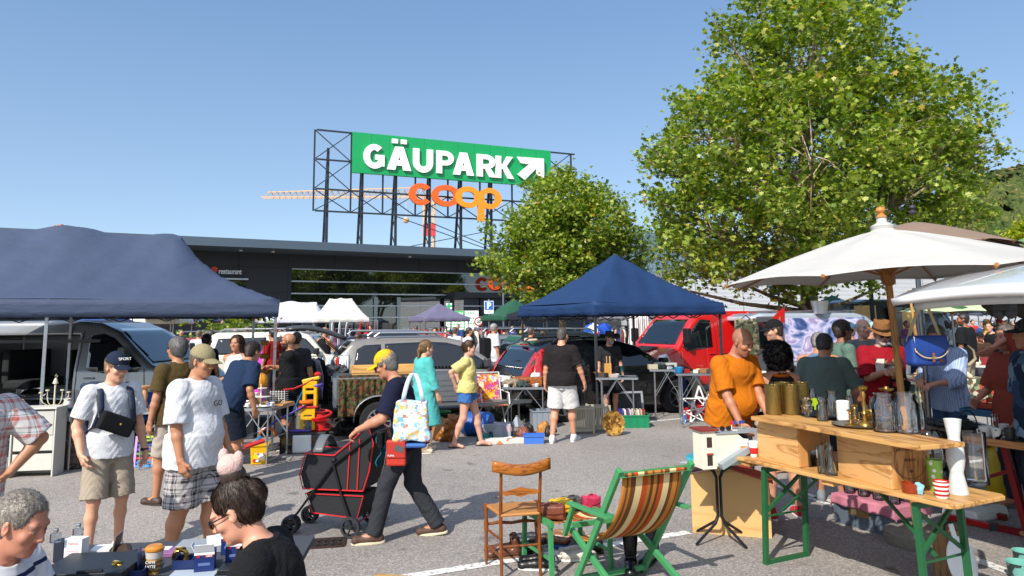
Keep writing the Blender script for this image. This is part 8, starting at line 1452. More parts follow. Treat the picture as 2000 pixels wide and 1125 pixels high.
# white stars and red pots
for i,(lb,px,py,s_,a0)in enumerate((('tall white wooden star frame standing left in the group',1368,818,.34,0),('white wooden star frame leaning right behind the first',1385,812,.28,14),('small white star frame in front of the red pots',1358,824,.2,-10))):
 p=G(px,py);q=empty('star_decoration',lb,'star decoration',(p.x,p.y,s_*.8),-5,'white star frames');t=MB();pt=[(s_*math.sin(R(a0+k*144)),s_*math.cos(R(a0+k*144)))for k in range(5)];[t.bar((pt[k][0],.008*k,pt[k][1]),(pt[(k+1)%5][0],.008*k,pt[(k+1)%5][1]),.03,.02)for k in range(5)];t.build('slats',mat('dcdad6',.5),q)
for lb,px,py,c in(('glossy red pot left of the white stars',1345,818,'a81818'),('round red pot behind the white stars',1372,812,'b41c1c'),('red and yellow toy pot right of the white stars',1392,806,'c83818')):lathe_obj('red_pot',[(.001,0),(.08,0),(.12,.08),(.1,.18),(.11,.2),(.09,.19),(.001,.05)],mat(c,.2),lb,'pot',G(px,py))
gbox('red_box','upright crimson box with white writing behind the stars','box',1368,796,(.16,.12,.36),patch(['a01c38','a81c3c','d8b8b8'],6,.5),-10);lathe_obj('orange_toy',[(.05,0),(.08,.1),(.05,.2),(.07,.26),(.001,.32)],patch(['e07820','e8c030','d83020'],12,.5),'orange and yellow toy figure right of the crimson box','toy',G(1384,792))
# leather tack with red flag
p=G(1572,835);tk=empty('leather_tack','bundle of leather straps on wooden poles with a red pennant','leather goods',(p.x,p.y+1.0,0),10);LE=mat('7a3c14',.5,0,.3,14,.3,60)
for a,b_ in(((-.25,0,0),(.05,0,1.9)),((.2,.1,0),(-.15,0,1.7)),((.3,-.1,0),(-.2,.1,1.62))):MB().tube([a,b_],.022,7).build('pole',wood('8a5c30','5c3a1c',2,3),tk)
for i in range(9):a=rr.uniform(0,6.3);z_=rr.uniform(.7,1.5);MB().tube([(.1*math.cos(a+t)*(1+t*.2),-.1+.1*math.sin(a+t),z_-.16*t+.12*math.sin(t*2+i))for t in np.linspace(0,3.2,9)],.02+.008*(i%2),6).build('leather_strap',LE,tk,smooth=True)
for i,(x,z_)in enumerate(((-.05,1.3),(.1,1.0),(-.12,.95))):lump('leather_pouch',None,None,(x,-.12,z_),(.12,.06,.14),mat('8a4818',.45,0,.2,12,.2,50),70+i,0,.01,tk,.016,flat=False)
q=MB();q.tube([(.12,0,1.4),(.16,0,2.12)],.006,5);q.build('flag_stick',mat('3a2c20',.6),tk);MB().add([(.16,0,2.1),(-.12,0,1.88),(.14,0,1.78)],[(0,1,2)]).build('pennant',cloth('b01818'),tk,solid=.006)
# camouflage jacket on the open van door
p=W(1458,650,Y=15.4);cj_=empty('camouflage_jacket','camouflage jacket on a hanger at the open door of the mural van','jacket',(p.x,15.4,p.z-.45),15);k=S(.04);k.u(lambda P:np.linalg.norm(np.maximum(np.abs(P-np.array([0,0,.35]))-np.array([.2,.02,.36]),0),axis=1)-.04,(0,0,.35),.5);k.cone((-.2,0,.68),(-.27,0,.1),.07,.05);k.cone((.2,0,.68),(.27,0,.02),.07,.05);k.sub(lambda P:np.sqrt(P[:,0]**2+(P[:,2]-.85)**2)-.14,(0,0,.85),.2)
link('jacket_shell',k.mesh('j',.02),patch(['4a4c38','6a6450','33352a','8a8468'],16,.9),cj_);MB().box((0,-.065,.3),(.2,.01,.62)).build('lining',cloth('4c5038'),cj_);MB().tube([(-.16,0,.7),(0,0,.82),(.16,0,.7)],.01,6).build('hanger',BLK,cj_)
# ---- clothes rails
def rail(label,px,Y,w_,h,gar,rz=GA):
 p=W(px,700,Y=Y);q=empty('clothes_rail',label,'clothes rail',(p.x,Y,0),rz);t=MB();t.tube([(-w_/2,0,0),(-w_/2,0,h),(w_/2,0,h),(w_/2,0,0)],.014,6);[t.bar((sx*w_/2,-.22,.03),(sx*w_/2,.22,.03),.02)for sx in(-1,1)];t.build('frame',ALU,q)
 for i,(c,ln_)in enumerate(gar):
  x=-w_/2+.06+i*(w_-.12)/max(1,len(gar)-1);f=lambda u,v,x=x,i=i:(x+.035*math.sin(u*6.28)*(.5+v)+.01*math.sin(v*9+i),(u-.5)*(.28+.18*min(1,v*3))*1.0,h-.03-v*ln_-(.1*abs(u-.5))*(1-v))
  MB().grid(f,10,8).build('garment',c if not isinstance(c,str)else cloth(c),q,smooth=True,solid=.012)
gr=random.Random(4);pal=['1c1c20','c8c8c8','8a2c34','2c3c6c','d8d0c0','3a5a4a','9a7a8c','202838','b03838','6a7a8a']
rail('clothes rail with black jackets right of the bearded man',603,12.6,.6,1.3,[('1e2024',.75),('9cae20',.5),('24262c',.8),('8a8090',.7),('1a1c20',.8)],60);rail('clothes rail with pale denim jackets behind the dark canvas cover',644,13.4,.7,1.28,[('b8b8bc',.55),('9ab0c4',.75),('a4b8c8',.78),('b03030',.3),('c8ccd0',.7)],15)
rail('tall rail of white and red garments behind the black tank top man',690,20,1.3,1.95,[('c8c8cc',1.1),('d0d0d4',1.15),('cacace',1.1),('1c2038',1.0),('c02020',1.0),('b41c1c',.9),('8a4a50',.9)],5)
for lb,px,Y,w_ in(('rail of mixed clothes under the ridged white gazebo',640,34,2.6),('rail of mixed clothes under the faded purple gazebo',835,38,3.0),('rail of dark and white clothes right of the purple gazebo',905,30,1.6),('rail of coloured clothes left of the man with the black backpack',945,21,.9),('rail of sports jerseys beyond the hat man',1180,21,1.3),('rail of striped towels left of the red van',1245,20.5,.9),('rail of clothes under the green gazebo',985,34,2.4)):
 rail(lb,px,Y,w_,1.65,[(gr.choice(pal),gr.uniform(.6,.95))for _ in range(int(5+w_*3))],gr.uniform(-10,30))
p=W(1182,660,Y=20.3);
for lb,dx,c in(('white and blue cycling jersey hanging beyond the hat man',-.35,['d8dce0','d8dce0','2050a8','c83028']),('blue ski suit hanging left of the hat man',-.05,['1c4cb0','2050b8','14347c','d8dce0'])):
 k=S(.05);k.cone((0,0,1.1),(0,0,1.65),.2,.17,flat=(np.array([0,1.,0]),.9));k.cone((-.15,0,1.68),(-.3,0,1.25),.08,.06);k.cone((.15,0,1.68),(.3,0,1.25),.08,.06);o=link('hanging_jersey',k.mesh('hj',.03),patch(c,5,.7));o.location=(p.x+dx,20.2,0);tag(o,lb,'jersey')
p=W(1247,640,Y=19.6);MB().grid(lambda u,v:((u-.5)*.55+.02*math.sin(v*5),.03*math.sin(u*25),2.0-v*.95),24,8).build('striped_towel',stripes([(0,'e0dcd8'),(.45,'8a7c84'),(.6,'e0dcd8'),(.8,'6a5c68')],0,.12),loc=(p.x,19.6,0),smooth=True,solid=.008,label='large brown and white striped towel hanging left of the red van',cat='towel')
# magenta play tent, bicycles
p=G(528,790);pt_=empty('play_tent','magenta and violet pointed play tent behind the hanging baskets','play tent',(p.x,p.y-.5,0),10);MB().lathe([(.72,0),(.6,.4),(.3,.95),(.001,1.35)],(0,0,0),4).build('tent_skin',patch(['b03ca0','a030a4','b848a0'],2,.7),pt_);MB().lathe([(.03,1.33),(.001,1.42)],(0,0,0),6).build('tip',mat('d8d8d8'),pt_)
def bike(label,px,Y,rz,c):
 p=W(px,700,Y=Y);q=empty('bicycle',label,'bicycle',(p.x,Y,0),rz,'bicycles');
 for x in(-.5,.5):w_=MB().tube([(x+.33*math.cos(a),0,.34+.33*math.sin(a))for a in np.linspace(0,2*math.pi,25)],.017,6,False).build('wheel',TYRE,q,smooth=True);t=MB();[t.bar((x,0,.34),(x+.32*math.cos(a),0,.34+.32*math.sin(a)),.004)for a in np.linspace(0,6.28,13)[:-1]];t.build('spokes',ALU,w_)
 t=MB();[t.tube([a,b_],.016,6)for a,b_ in(((-.5,0,.34),(-.1,0,.3)),((-.1,0,.3),(.4,0,.75)),((-.22,0,.78),(.4,0,.8)),((-.1,0,.3),(-.25,0,.9)),((-.5,0,.34),(-.22,0,.78)),((.5,0,.34),(.38,0,.95)))];t.build('frame',paint(c,0),q);MB().box((-.26,0,.93),(.26,.13,.05)).build('saddle',BLK,q,bev=.02);MB().tube([(.3,-.28,.98),(.38,-.1,.98),(.38,.1,.98),(.3,.28,.98)],.013,6).build('handlebar',ALU,q)
bike('white bicycle standing between the clothes rails',616,14.6,20,'d0d0d0');bike('dark bicycle at the cafe terrace beyond the green shirt man',400,27,40,'202428')
# ---- foreground left: watch and trinket table
FT=empty('display_table','table covered in a dark cloth with watches and boxes in the foreground','table',(W(300,1125,Y=3.3).x,3.5,0),6);MB().box((0,0,.735),(1.15,.75,.03)).build('tabletop',mat('3a3d44',.8),FT);[MB().tube([(x,y,.72),(x,y,0)],.015,6).build('leg',DKB,FT)for x in(-.5,.5)for y in(-.32,.32)]
def ontab(px,py,z=.751):return W(px,py,z=z)
NB=mat('141c2c',.5);NBL=mat('14285a',.45);PRP=mat('8a5a84',.5)
def fbox(name,label,cat,px,py,d,m,rz=6,z=.751,**k):p=ontab(px,py,z);return MB().box((0,d[1]/2,d[2]/2),d).build(name,m,loc=p,rz=rz,bev=.002,label=label,cat=cat,**k)
fbox('case','large closed dark grey case at the front left of the watch table','case',150,1150,(.36,.3,.06),mat('20262c',.5),4)
b_=fbox('perfume_box','white perfume carton with pink lettering','box',140,1105,(.09,.05,.12),mat('e4e2e2',.5),-8);
for i in range(5):MB().box((0,-.0006,.075-i*.012),(.06,.001,.003)).build('printed_line',mat('d08090',.6),b_)
text('PARFUM',.014,mat('c85068',.6),b_,(0,-.0008,.092),ext=.0003)
fbox('perfume_box','black perfume carton left of the white one','box',112,1100,(.05,.05,.1),NB,-5)
for lb,px,py in(('crystal perfume bottle with a square stopper above the black carton',108,1060),('faceted crystal bottle on top of the white carton',152,1050)):
 p=ontab(px,py,.86);q=empty('perfume_bottle',lb,'bottle',p,10);MB().box((0,0,.022),(.045,.025,.044)).build('flask',glass('e8eef4',.03),q,bev=.006);MB().box((0,0,.055),(.018,.018,.018)).build('stopper',metal('c8ccd0',.15),q,bev=.003)
wb=empty('watch_box','open brown wooden watch box with its lid raised','box',ontab(195,1096),10);BW=wood('5a3c28','3a2418',0,6);MB().box((0,.04,.02),(.1,.09,.04)).build('base',BW,wb,bev=.002);MB().box((.055,.045,.06),(.008,.09,.1),(0,10,0)).build('lid',mat('6c6058',.5),wb,bev=.002);MB().box((-.004,.035,.048),(.085,.07,.01),(6,0,0)).build('paper_slip',mat('e4e6ea',.6),wb)
def watch(label,px,py,c,z=.76,rz=0,s=1):
 p=ontab(px,py,z);q=empty('wrist_watch',label,'watch',p,rz,'watches on the table');M=mat(c,.25,.9);MB().tube([(.026*math.cos(a),0,.024+.026*math.sin(a))for a in np.linspace(0,2*math.pi,20)],.009,6,False).build('strap',M,q,smooth=True);MB().lathe([(.001,0),(.02,0),(.022,.004),(.02,.009),(.001,.009)],(0,-.002,.05),18,1,rotm(-25)).build('watch_case',M,q,smooth=True);MB().lathe([(.001,0),(.016,0),(.016,.001)],(0,.002,.0592),18,1,rotm(-25)).build('dial',mat('e0d8c0',.4),q);q.scale=(s,)*3
def wcase(label,px,py,w_=.17,rz=6,c=NBL):
 p=ontab(px,py);q=empty('jewel_case',label,'case',p,rz);t=MB();[t.box(a,b2)for a,b2 in(((0,.045,.003),(w_,.09,.005)),((0,0,.02),(w_,.004,.04)),((0,.09,.02),(w_,.004,.04)),((-w_/2,.045,.02),(.004,.09,.04)),((w_/2,.045,.02),(.004,.09,.04)),((0,.045,.02),(.004,.088,.036)))];t.build('tray',c,q);MB().box((w_*.25,.045,.012),(w_*.4,.075,.012)).build('cushion',BLK,q);MB().box((-w_*.25,.045,.012),(w_*.4,.075,.012)).build('cushion',BLK,q)
wcase('open navy jewel case with a gold watch in its left half',372,1112,.16);watch('gold watch with a cream dial in the open navy case',352,1098,'b89850',.765,10,1.1);wcase('dark open case with a gold trinket near the bottom edge',235,1135,.18);watch('small gold watch in the dark case at the bottom edge',228,1124,'a8883c',.765,-10)
b_=fbox('navy_card','upright navy case lid with a yellow edge left of the coffee cup','card',268,1125,(.008,.09,.1),mat('14284c',.4),20)
c=lathe_obj('coffee_cup',[(.001,.002),(.026,0),(.037,.1),(.038,.104),(.034,.1),(.001,.095)],stripes([(0,'b08a50'),(.5,'7a5428')],2,.02,.4),'takeaway iced coffee cup with swirls and an ochre lid','cup',ontab(300,1120));lathe_obj('lid',[(.036,.1),(.041,.103),(.041,.112),(.034,.118),(.03,.122),(.001,.12)],mat('c07c28',.35),parent=c);lathe_obj('label_band',[(.0345,.07),(.0378,.098)],mat('c0b8b0',.4),parent=c)
t=text('CAFFÈ',.016,WC,c,(0,-.035,.052),ext=.0008);t=text('LATTE',.016,WC,c,(0,-.0335,.034),ext=.0008);MB().lathe([(.001,0),(.022,0),(.022,.001)],(0,-.031,.045),18,1,rotm(82)).build('round_logo',BLK,c)
def lockbox(label,px,py,rz,open_=True):
 p=ontab(px,py);q=empty('lock_carton',label,'box',p,rz);MB().box((0,.03,.045),(.085,.06,.09)).build('carton',mat('122a64',.4),q,bev=.001);MB().box((0,-.001,.083),(.0852,.0022,.016)).build('white_band',mat('e0e2e4',.5),q)
 MB().box((.02,-.0012,.07),(.034,.002,.012)).build('red_badge',mat('b81c1c',.4),q,bev=.003);text('ABUS',.010,WC,q,(.02,-.0028,.0665),ext=.0003,offset=.0003);MB().box((-.025,-.0012,.07),(.012,.002,.012)).build('red_dot',mat('b81c1c',.4),q);MB().box((0,-.001,.035),(.05,.001,.012)).build('small_print',mat('5a6c9c',.5),q)
 if open_:[MB().box(a,b2,r_).build('flap',mat('dfe0e0',.6),q)for a,b2,r_ in(((0,-.015,.108),(.084,.002,.04),(30,0,0)),((-.05,.03,.105),(.002,.058,.034),(0,-30,0)),((.03,.05,.12),(.06,.002,.05),(-25,0,20)))]
lockbox('opened navy and white padlock carton in the middle of the table',398,1118,14);lockbox('closed navy padlock carton stacked at the right',458,1100,6,False);lockbox('navy padlock carton behind the closed one',448,1084,2,False)
for lb,px,py,d,m in(('purple plastic tray with a clear lid left of the cartons',300,1090,(.2,.1,.02),PRP),('long clear parts case with purple ends behind the open carton',395,1080,(.26,.12,.035),mat('8c949c',.25)),('dark purple organiser tray next to the watch box',245,1098,(.14,.1,.02),mat('2c2444',.5)),('white jewellery card on the purple tray',318,1082,(.06,.05,.022),mat('dcdcdc',.6)),('black flat wallet at the right front of the table',455,1122,(.14,.1,.02),mat('16181c',.4)),('small white box in front of the closed padlock carton',468,1108,(.04,.03,.02),mat('cfd0cc',.5)),('grey leaflet lying under the open padlock carton',372,1128,(.2,.1,.003),mat('a8b4c0',.5))):fbox('tray' if 'tray' in lb else('parts_case' if 'parts' in lb else 'small_box'),lb,'tray' if 'tray' in lb else 'box',px,py,d,m)
MB().tube([(0,0,.02),(.06,.02,.035),(.1,0,.02),(.14,.03,.012)],[.03,.034,.03,.02],8).build('leather_strap_roll',mat('3c2c20',.5),loc=ontab(222,1088),rz=-30,smooth=True,label='rolled dark brown leather straps behind the watch box',cat='strap');MB().tube([(0,0,0),(.1,.01,0)],.008,8).build('pen',metal('4a4c50',.2),loc=ontab(150,1118,.815),rz=5,label='dark metal pen lying on the closed case',cat='pen')
def gbag(k):k.cone((0,0,.1),(0,0,.42),.09,.07)
p=W(560,1030,Y=3.5);lump('shopping_bag','bright green cloth bag behind the woman in the black shirt','bag',(p.x-.05,3.45,.25),(.09,.06,.5),cloth('4aa82c'),90,0,.012,extra=gbag,vox=.012)
# right side: stall with horned skull, copper pots
SK=ftable('table under a camouflage cover with bells and rope, far right',1790,1935,742,.85,.9);o=MB().grid(lambda u,v:(-.05+u*(SK['l']+.1),-.04-.02*math.sin(u*40)*v if v>.34 else-.04+(.34-v)*2.9,.862 if v<=.34 else .862-(v-.34)*.62),60,12).build('camouflage_cover',patch(['4a5240','8a8c70','2c3428','a04434','b8b8a0','3c4a38'],20,.9),smooth=True,solid=.006,label='camouflage cover hanging over the front of the bell table',cat='cloth');o.location=SK.location;o.rotation_euler=SK.rotation_euler
sk_=empty('cattle_skull','pale cattle skull with long curved horns on the far table','skull',put(SK,.75,.3)+Vector((0,0,.02)),-10);BN=mat('c8b898',.6,0,.2,20,.3,40);k=S(.03);k.cone((0,0,.16),(.1,-.25,.03),.07,.035);k.ell((0,0,.17),(.09,.07,.06));link('skull_bone',k.mesh('k',.01),BN,sk_)
for sx in(-1,1):MB().tube([(sx*.06,0,.18),(sx*.2,0,.2),(sx*.3,0,.3),(sx*.28,0,.44),(sx*.2,.0,.52)],[.035,.032,.026,.016,.005],8).build('horn',mat('8a7c60',.4,0,.2,12),sk_,smooth=True)
rr=random.Random(12);kinds=(('cow_bell',[(.04,.0),(.05,.02),(.03,.09),(.001,.11)],'a88848','brass cow bell'),('rope_coil',None,'b8a074','coil of pale rope'),('mug',sh_['cup'],'c8b090','old clay mug'))
for i in range(16):
 nm,pr_,c,what=kinds[i%3];x,y=.1+(i*.137)%.95*SK['l']*.95,.1+(i*.31)%.7;wh=('at the left end','left of the skull','in front of the skull','right of the skull','at the right end')[min(4,int(x/SK['l']*5))];p=put(SK,x,y)+Vector((0,0,.015))
 lb='%s %s of the camouflage table, %s row'%(what,wh,('front','middle','back')[min(2,int(y/.28))])
 if pr_:lathe_obj(nm,[(r*1.3,z*1.3)for r,z in pr_],mat(c,.35,.6 if nm=='cow_bell' else 0),lb,nm.replace('_',' '),p,'goods on the camouflage table',n=12)
 else:MB().tube([(.07*math.cos(a),.07*math.sin(a),.015+.006*a)for a in np.linspace(0,14,40)],.012,5).build(nm,mat(c,.9),loc=p,smooth=True,label=lb,cat='rope',group='goods on the camouflage table')
lathe_obj('copper_pot',[(.001,0),(.13,0),(.15,.04),(.15,.24),(.16,.26),(.14,.25),(.13,.03),(.001,.02)],mat('9a5428',.35,.8,.2,14),'big hammered copper pot on the asphalt before the camouflage cover','pot',G(1905,765));lathe_obj('brass_pot',[(.001,0),(.07,0),(.12,.07),(.1,.14),(.06,.17),(.07,.19),(.001,.18)],mat('8a7850',.35,.8),'round brass pot right of the copper pot','pot',G(1920,764))
gbox('wooden_stool','small light wooden stool behind the brass pot','stool',1938,762,(.3,.25,.4),wood('b8804a','7a4c24'),15);gbox('grey_chest','blue edged grey camping cupboard behind the kettle table','cupboard',1782,838,(.45,.4,.72),mat('6a7078',.6),20)
for i,(lb,px,Y,c)in enumerate((('stall table with tins right of the skull',1905,20,'b8bcc0'),('stall table below the pale green parasol',1880,24,'8a8e92'),('stall table with white goods at the far right',1965,17,'d0d0cc'),('stall table under the ridged white gazebo',660,33,'9a9c9e'),('stall table under the purple gazebo',850,37,'8a8c8e'),('stall table under the green gazebo',1000,33,'a0a29c'),('stall table in front of the tall black van',1715,22,'c8c8c8'),('book table near the cafe parasols',370,22,'9c8870'))):
 p=W(px,700,Y=Y);q=empty('stall_table',lb,'table',(p.x,Y,0),18);MB().box((0,0,.74),(2.2,.8,.03)).build('tabletop',mat(c,.6),q);MB().grid(lambda u,v:((u-.5)*2.22,-.42-.015*math.sin(u*60),.75-v*.55),40,3).build('table_skirt',cloth(rr.choice(pal)),q,smooth=True);[MB().box((x,.3,.37),(.04,.04,.74)).build('leg',GMD,q)for x in(-1,1)]
 for j in range(7):cc=rr.choice(pal+['d0c8b0','c8a060','b8b8b8']);(MB().box((-.95+j*.31,rr.uniform(-.2,.2),.83),(.2,.2,rr.uniform(.08,.22)))if j%2 else MB().lathe([(.05,0),(.09,.06),(.06,.14),(.07,.2)],(-.95+j*.31,rr.uniform(-.2,.2),.755),10)).build('goods',mat(cc,.5),q,bev=.006)
MB().lathe([(.001,0),(.05,0),(.05,.3),(.03,.34),(.02,.4),(.001,.4)],(0,0,0),12).build('spray_bottle',mat('e07820',.4),loc=(*W(1850,700,Y=11).xy,.87),label='orange topped bottle standing behind the blue satchel',cat='bottle')
# black cables hanging from the tailgate
for lb,px,Y in(('black camera bag hanging on straps under the raised tailgate',1945,4.6),('second black bag hanging at the right under the tailgate',1992,4.5)):
 p=W(px,580,Y=Y);q=empty('hanging_bag',lb,'bag',(p.x,p.y,p.z-.12),10,'bags hanging under the tailgate');lump('pouch',None,None,(0,0,.02),(.06,.04,.09),mat('101214',.6,0,.2,20),int(px),0,.01,q,.008,flat=False);MB().tube([(-.02,0,.1),(-.01,0,.2)],.004,5).build('strap',BLK,q);MB().tube([(-.02,0,.04),(-.06,0,-.04),(-.02,0,-.09),(0,0,-.02)],.004,5).build('loop',BLK,q)
# ------------------------------------------------------------ people
def wpt(o,p):return Matrix.Translation(o.location)@Matrix.Rotation(o.rotation_euler[2],4,'Z')@(Vector(p)*o.scale[0])
def at(px,Y):p=W(px,700,Y=Y);return(p.x,Y)
def gp(px,py):p=G(px,py);return(p.x,p.y)
S1,S2,S3,S4='c48e70','b07c5c','cf9c80','8a5a40'
WHT=cloth('c9cbd0');BKT=cloth('16171a');JEAN=cloth('4c6078',.6,.2);KHA=cloth('9c9080')
TRS=lambda c,s='d8d4cc':('trainer',mat(c,.7,0,.15,20,.2,60),mat(s,.6))
PL1=plaid('c6c4c4','b06058','5c7c84',.11);PL2=plaid('a8a4a4','2c2a30','3c3238',.10)
NAVYSTR=stripes([(0,'d4d6da'),(.8,'242c50')],2,.085,.9)
person('person in a red and teal plaid shirt, hand on hip, cut by the left edge',(W(-62,800,Y=4.45).x,4.45),312,1.72,hair=('short','8a8680'),skin=S2,top=('polo',PL1,.95,-.12,.03),bottom=('long',KHA,1.97),shoes=TRS('5a4030'),hl=(-.22,.14,1.0,-1,-.1,.1),vox=.006,curl=(.6,.5),head=(30,5),lean=10,wt=1.15)
o1,f1=person('grey haired person in a white polo shirt with navy stripes sitting bottom left',(W(-42,1000,Y=2.8).x,2.8),2,1.62,hair=('crop','7e766c'),skin='b97f66',top=('polo',NAVYSTR,.8,-.1,.025),bottom=('shorts',cloth('3a4250'),1),seat=.56,fl=(0,.4),fr=(0,.4),lean=14,head=(-6,16),hl=(-.15,.4,.75),hr=(.15,.4,.75),vox=.0042,wt=1.1)
o2,f2=person('dark haired person in a black shirt and sunglasses sitting at the watch table',(W(558,1000,Y=2.85).x,2.85),182,1.6,'f',hair=('bun','38281f'),skin='d0977c',top=('tee',BKT,.85,-.1,.028),bottom=('long',BKT,1.9),seat=.62,fl=(0,.4),fr=(0,.4),lean=16,head=(4,24),hl=(-.15,.4,.75),hr=(.15,.4,.75),vox=.0042,wt=1.15,specs='sun')
c_=f2['HD'](0,-.06,.155);lump('scrunchie',None,None,c_,(.036,.03,.036),mat('c8a8a0',1,0,.1,30,.6,120),5,0,.004,o2,.005,flat=False);lump('hair_knot',None,None,f2['HD'](0,-.05,.11),(.03,.03,.04),hairmat('38281f'),6,0,.003,o2,.005,flat=False)
for dx,dz in((-.035,.03),(.04,.035)):MB().ball(tuple(np.array(c_)+[dx*.5,dx,dz+.02]),(.02,.022,.035),10).build('scrunchie_ear',mat('c8a8a0',1,0,.1,30,.6,120),o2,smooth=True)
tpos=f2['T']((-.07,.135,.30));t=text('CYC',.05,WC,o2,tpos,74,172,ext=.001,offset=.002);
# boy with backpack
ob,fb_=person('young person in a navy cap with a black chest bag and navy backpack',gp(200,1092),318,1.66,hair=('crop','8a6a4c'),skin=S3,top=('tee',WHT,.75,-.11,.022),bottom=('shorts',KHA,.97,.03),shoes=TRS('d0d0d0'),hat=('cap',cloth('1c2638')),hl=(-.3,.04,.80),hr=(.24,.08,.90),fl=(-.03,-.04),fr=(.05,.08),head=(14,14),vox=.006,wt=.9)
text('SPORT',.035,WC,ob,fb_['HD'](.0,.092,.088),60,180,ext=.001)
bp1=empty('backpack','navy blue backpack worn by the young person in the navy cap','backpack',wpt(ob,(0,0,0)),318-90);bp1.scale=ob.scale
k=S(.04);c0=fb_['T']((0,-.22,.25));k.u(lambda P:np.linalg.norm(np.maximum(np.abs(P-c0)-np.array([.12,.06,.22]),0),axis=1)-.04,c0,.4);k.post=lambda P:.005*np.sin(P[:,2]*40+3*np.sin(P[:,0]*30));NVB=mat('1e2a40',.7,0,.12,10,.4,60);link('sack',k.mesh('sack',.008),NVB,bp1)
def strapped(parent,pts,m,w=.05,nm='strap'):
 pts=[Vector(p)for p in pts];n=len(pts);f=lambda u,v:(lambda i,t:pts[i].lerp(pts[i+1],t))(min(n-2,int(v*(n-1))),v*(n-1)-min(n-2,int(v*(n-1))))+Vector(((u-.5)*w,0,0));MB().grid(f,2,(n-1)*4).build(nm,m,parent,solid=.006,smooth=True)
Tb=fb_['T']
for sx in(-1,1):strapped(bp1,[Tb((sx*.1,-.17,.42)),Tb((sx*.105,-.09,.5)),Tb((sx*.11,.0,.51)),Tb((sx*.12,.1,.44)),Tb((sx*.125,.145,.3)),Tb((sx*.155,.1,.16)),Tb((sx*.15,-.12,.08))],NVB)
cb=empty('chest_bag','black crossbody bag across the chest of the young person in the navy cap','bag',wpt(ob,(0,0,0)),318-90);cb.scale=ob.scale;cc=np.array(Tb((.02,.2,.18)));Rb=np.array(rotm(0,-24,0));k=S(.02);k.u(lambda P:np.linalg.norm(np.maximum(np.abs((P-cc)@Rb)-np.array([.12,.018,.055]),0),axis=1)-.022,cc,.2);link('pouch',k.mesh('pouch',.007),BKT,cb)
strapped(cb,[cc+[-.12,-.04,-.04],Tb((-.17,.08,.12)),Tb((-.17,-.05,.2))],BLK,.03);strapped(cb,[cc+[.12,-.02,.06],Tb((.13,.12,.3)),Tb((.13,.06,.46)),Tb((.12,-.03,.5))],BLK,.035);MB().box(cc+[-.02,.042,0],(.012,.003,.014)).build('badge',mat('d8b020',.4),cb)
MB().lathe([(.032,-.012),(.036,0),(.032,.012)],(0,0,0),14).build('watch_strap',BLK,ob,loc=tuple(fb_['wri'][-1]))
person('person in an olive polo shirt with thick grey hair walking left',gp(335,985),150,1.75,hair=('full','6a6866'),skin=S2,top=('polo',cloth('4a3c20'),.75,-.13,.022),bottom=('shorts',cloth('a89c90'),1),shoes=('low',mat('3c2a22',.6),mat('2a1e18',.6)),fl=(0,.12),fr=(0,-.1),vox=.007,wt=1.08)
o6,f6=person('person in a white T-shirt, beige cap and plaid cargo shorts',gp(368,1112),345,1.72,hair=('crop','5a4e44'),skin=S2,top=('tee',WHT,.9,-.16,.03),bottom=('shorts',PL2,1.0,.035),shoes=TRS('4a4038'),hat=('cap',cloth('8c8262')),hr=(.26,.1,.82),hl=(-.25,.15,.85),fl=(0,.12),fr=(0,-.12),head=(-4,14),vox=.006,wt=1.22,belly=.04);MB().box(tuple(f6['knee'][1]*.55+f6['pel']*.45+np.array([.085,-.02,-.06])),(.02,.17,.17)).build('cargo_pocket',PL2,o6,bev=.01)
text('GO',.06,BKT,o6,f6['T']((-.02,.20,.30)),84,175,ext=.001)
person('person in a dark blue shirt bending over the crockery table',gp(448,938),55,1.74,hair=('short','3a2e26'),skin=S2,top=('tee',cloth('1c2c46'),.9,-.12,.03),bottom=('shorts',cloth('141c2a'),1,.03),shoes=TRS('2a2420'),lean=30,hl=(-.2,.4,.95),hr=(.28,.12,.85),vox=.009,wt=1.15)
person('person with dark cropped hair in black standing behind the cap wearer',at(401,13.2),80,1.72,hair=('short','221a16'),skin=S2,top=('tee',BKT,.8,-.1),bottom=('long',BKT,1.95),vox=.012)
person('long haired person in a white tank top leaning on the crockery table',at(463,10.7),262,1.72,'f',hair=('long','3c2820'),skin=S2,top=('tank',WHT,0,-.1,.01),bottom=('shorts',cloth('30343c'),.5),hl=(.05,.22,1.12),hr=(-.08,.22,1.08),vox=.009,wt=1.18)
person('bald bearded person in black with sunglasses and crossed arms',at(566,11.1),192,1.74,hair=None,shave=('6a5a50',.15),beard=('1c1612',.92),skin=S2,top=('tee',BKT,.8,-.16,.03),bottom=('shorts',cloth('12141c'),1.0,.035),shoes=TRS('2a2a2c'),hl=(.1,.24,1.2),hr=(-.1,.26,1.24),specs='sun',vox=.009,wt=1.2)
person('person in a brick red T-shirt behind the magenta play tent',at(533,16.2),150,1.78,hair=('short','2a201a'),skin=S2,top=('tee',cloth('8c1c1c'),.8,-.1),bottom=('long',cloth('3a3c40'),1.95),vox=.013)
person('bald person in a black tank top seen from behind at the clothes rail',at(632,18.3),55,1.8,hair=None,skin=S2,top=('tank',BKT,0,-.12),bottom=('long',cloth('b0b0b0'),1.95),hr=(.3,.3,.95),vox=.014,wt=1.15)
person('person in an orange top reaching into the open boot of the silver car',at(688,16.0),60,1.7,'f',hair=('short','4a3020'),skin=S3,top=('tee',cloth('c0602c'),.5,-.1),bottom=('long',cloth('b02020'),1.95),lean=20,hl=(-.2,.3,.9),vox=.013)
person('dark haired person whose head shows above the silver car tailgate',at(702,20.5),260,1.78,hair=('short','1c1612'),skin=S4,top=('tee',cloth('5a5c60'),.8,-.1),bottom=('long',cloth('30343a'),1.95),vox=.015)
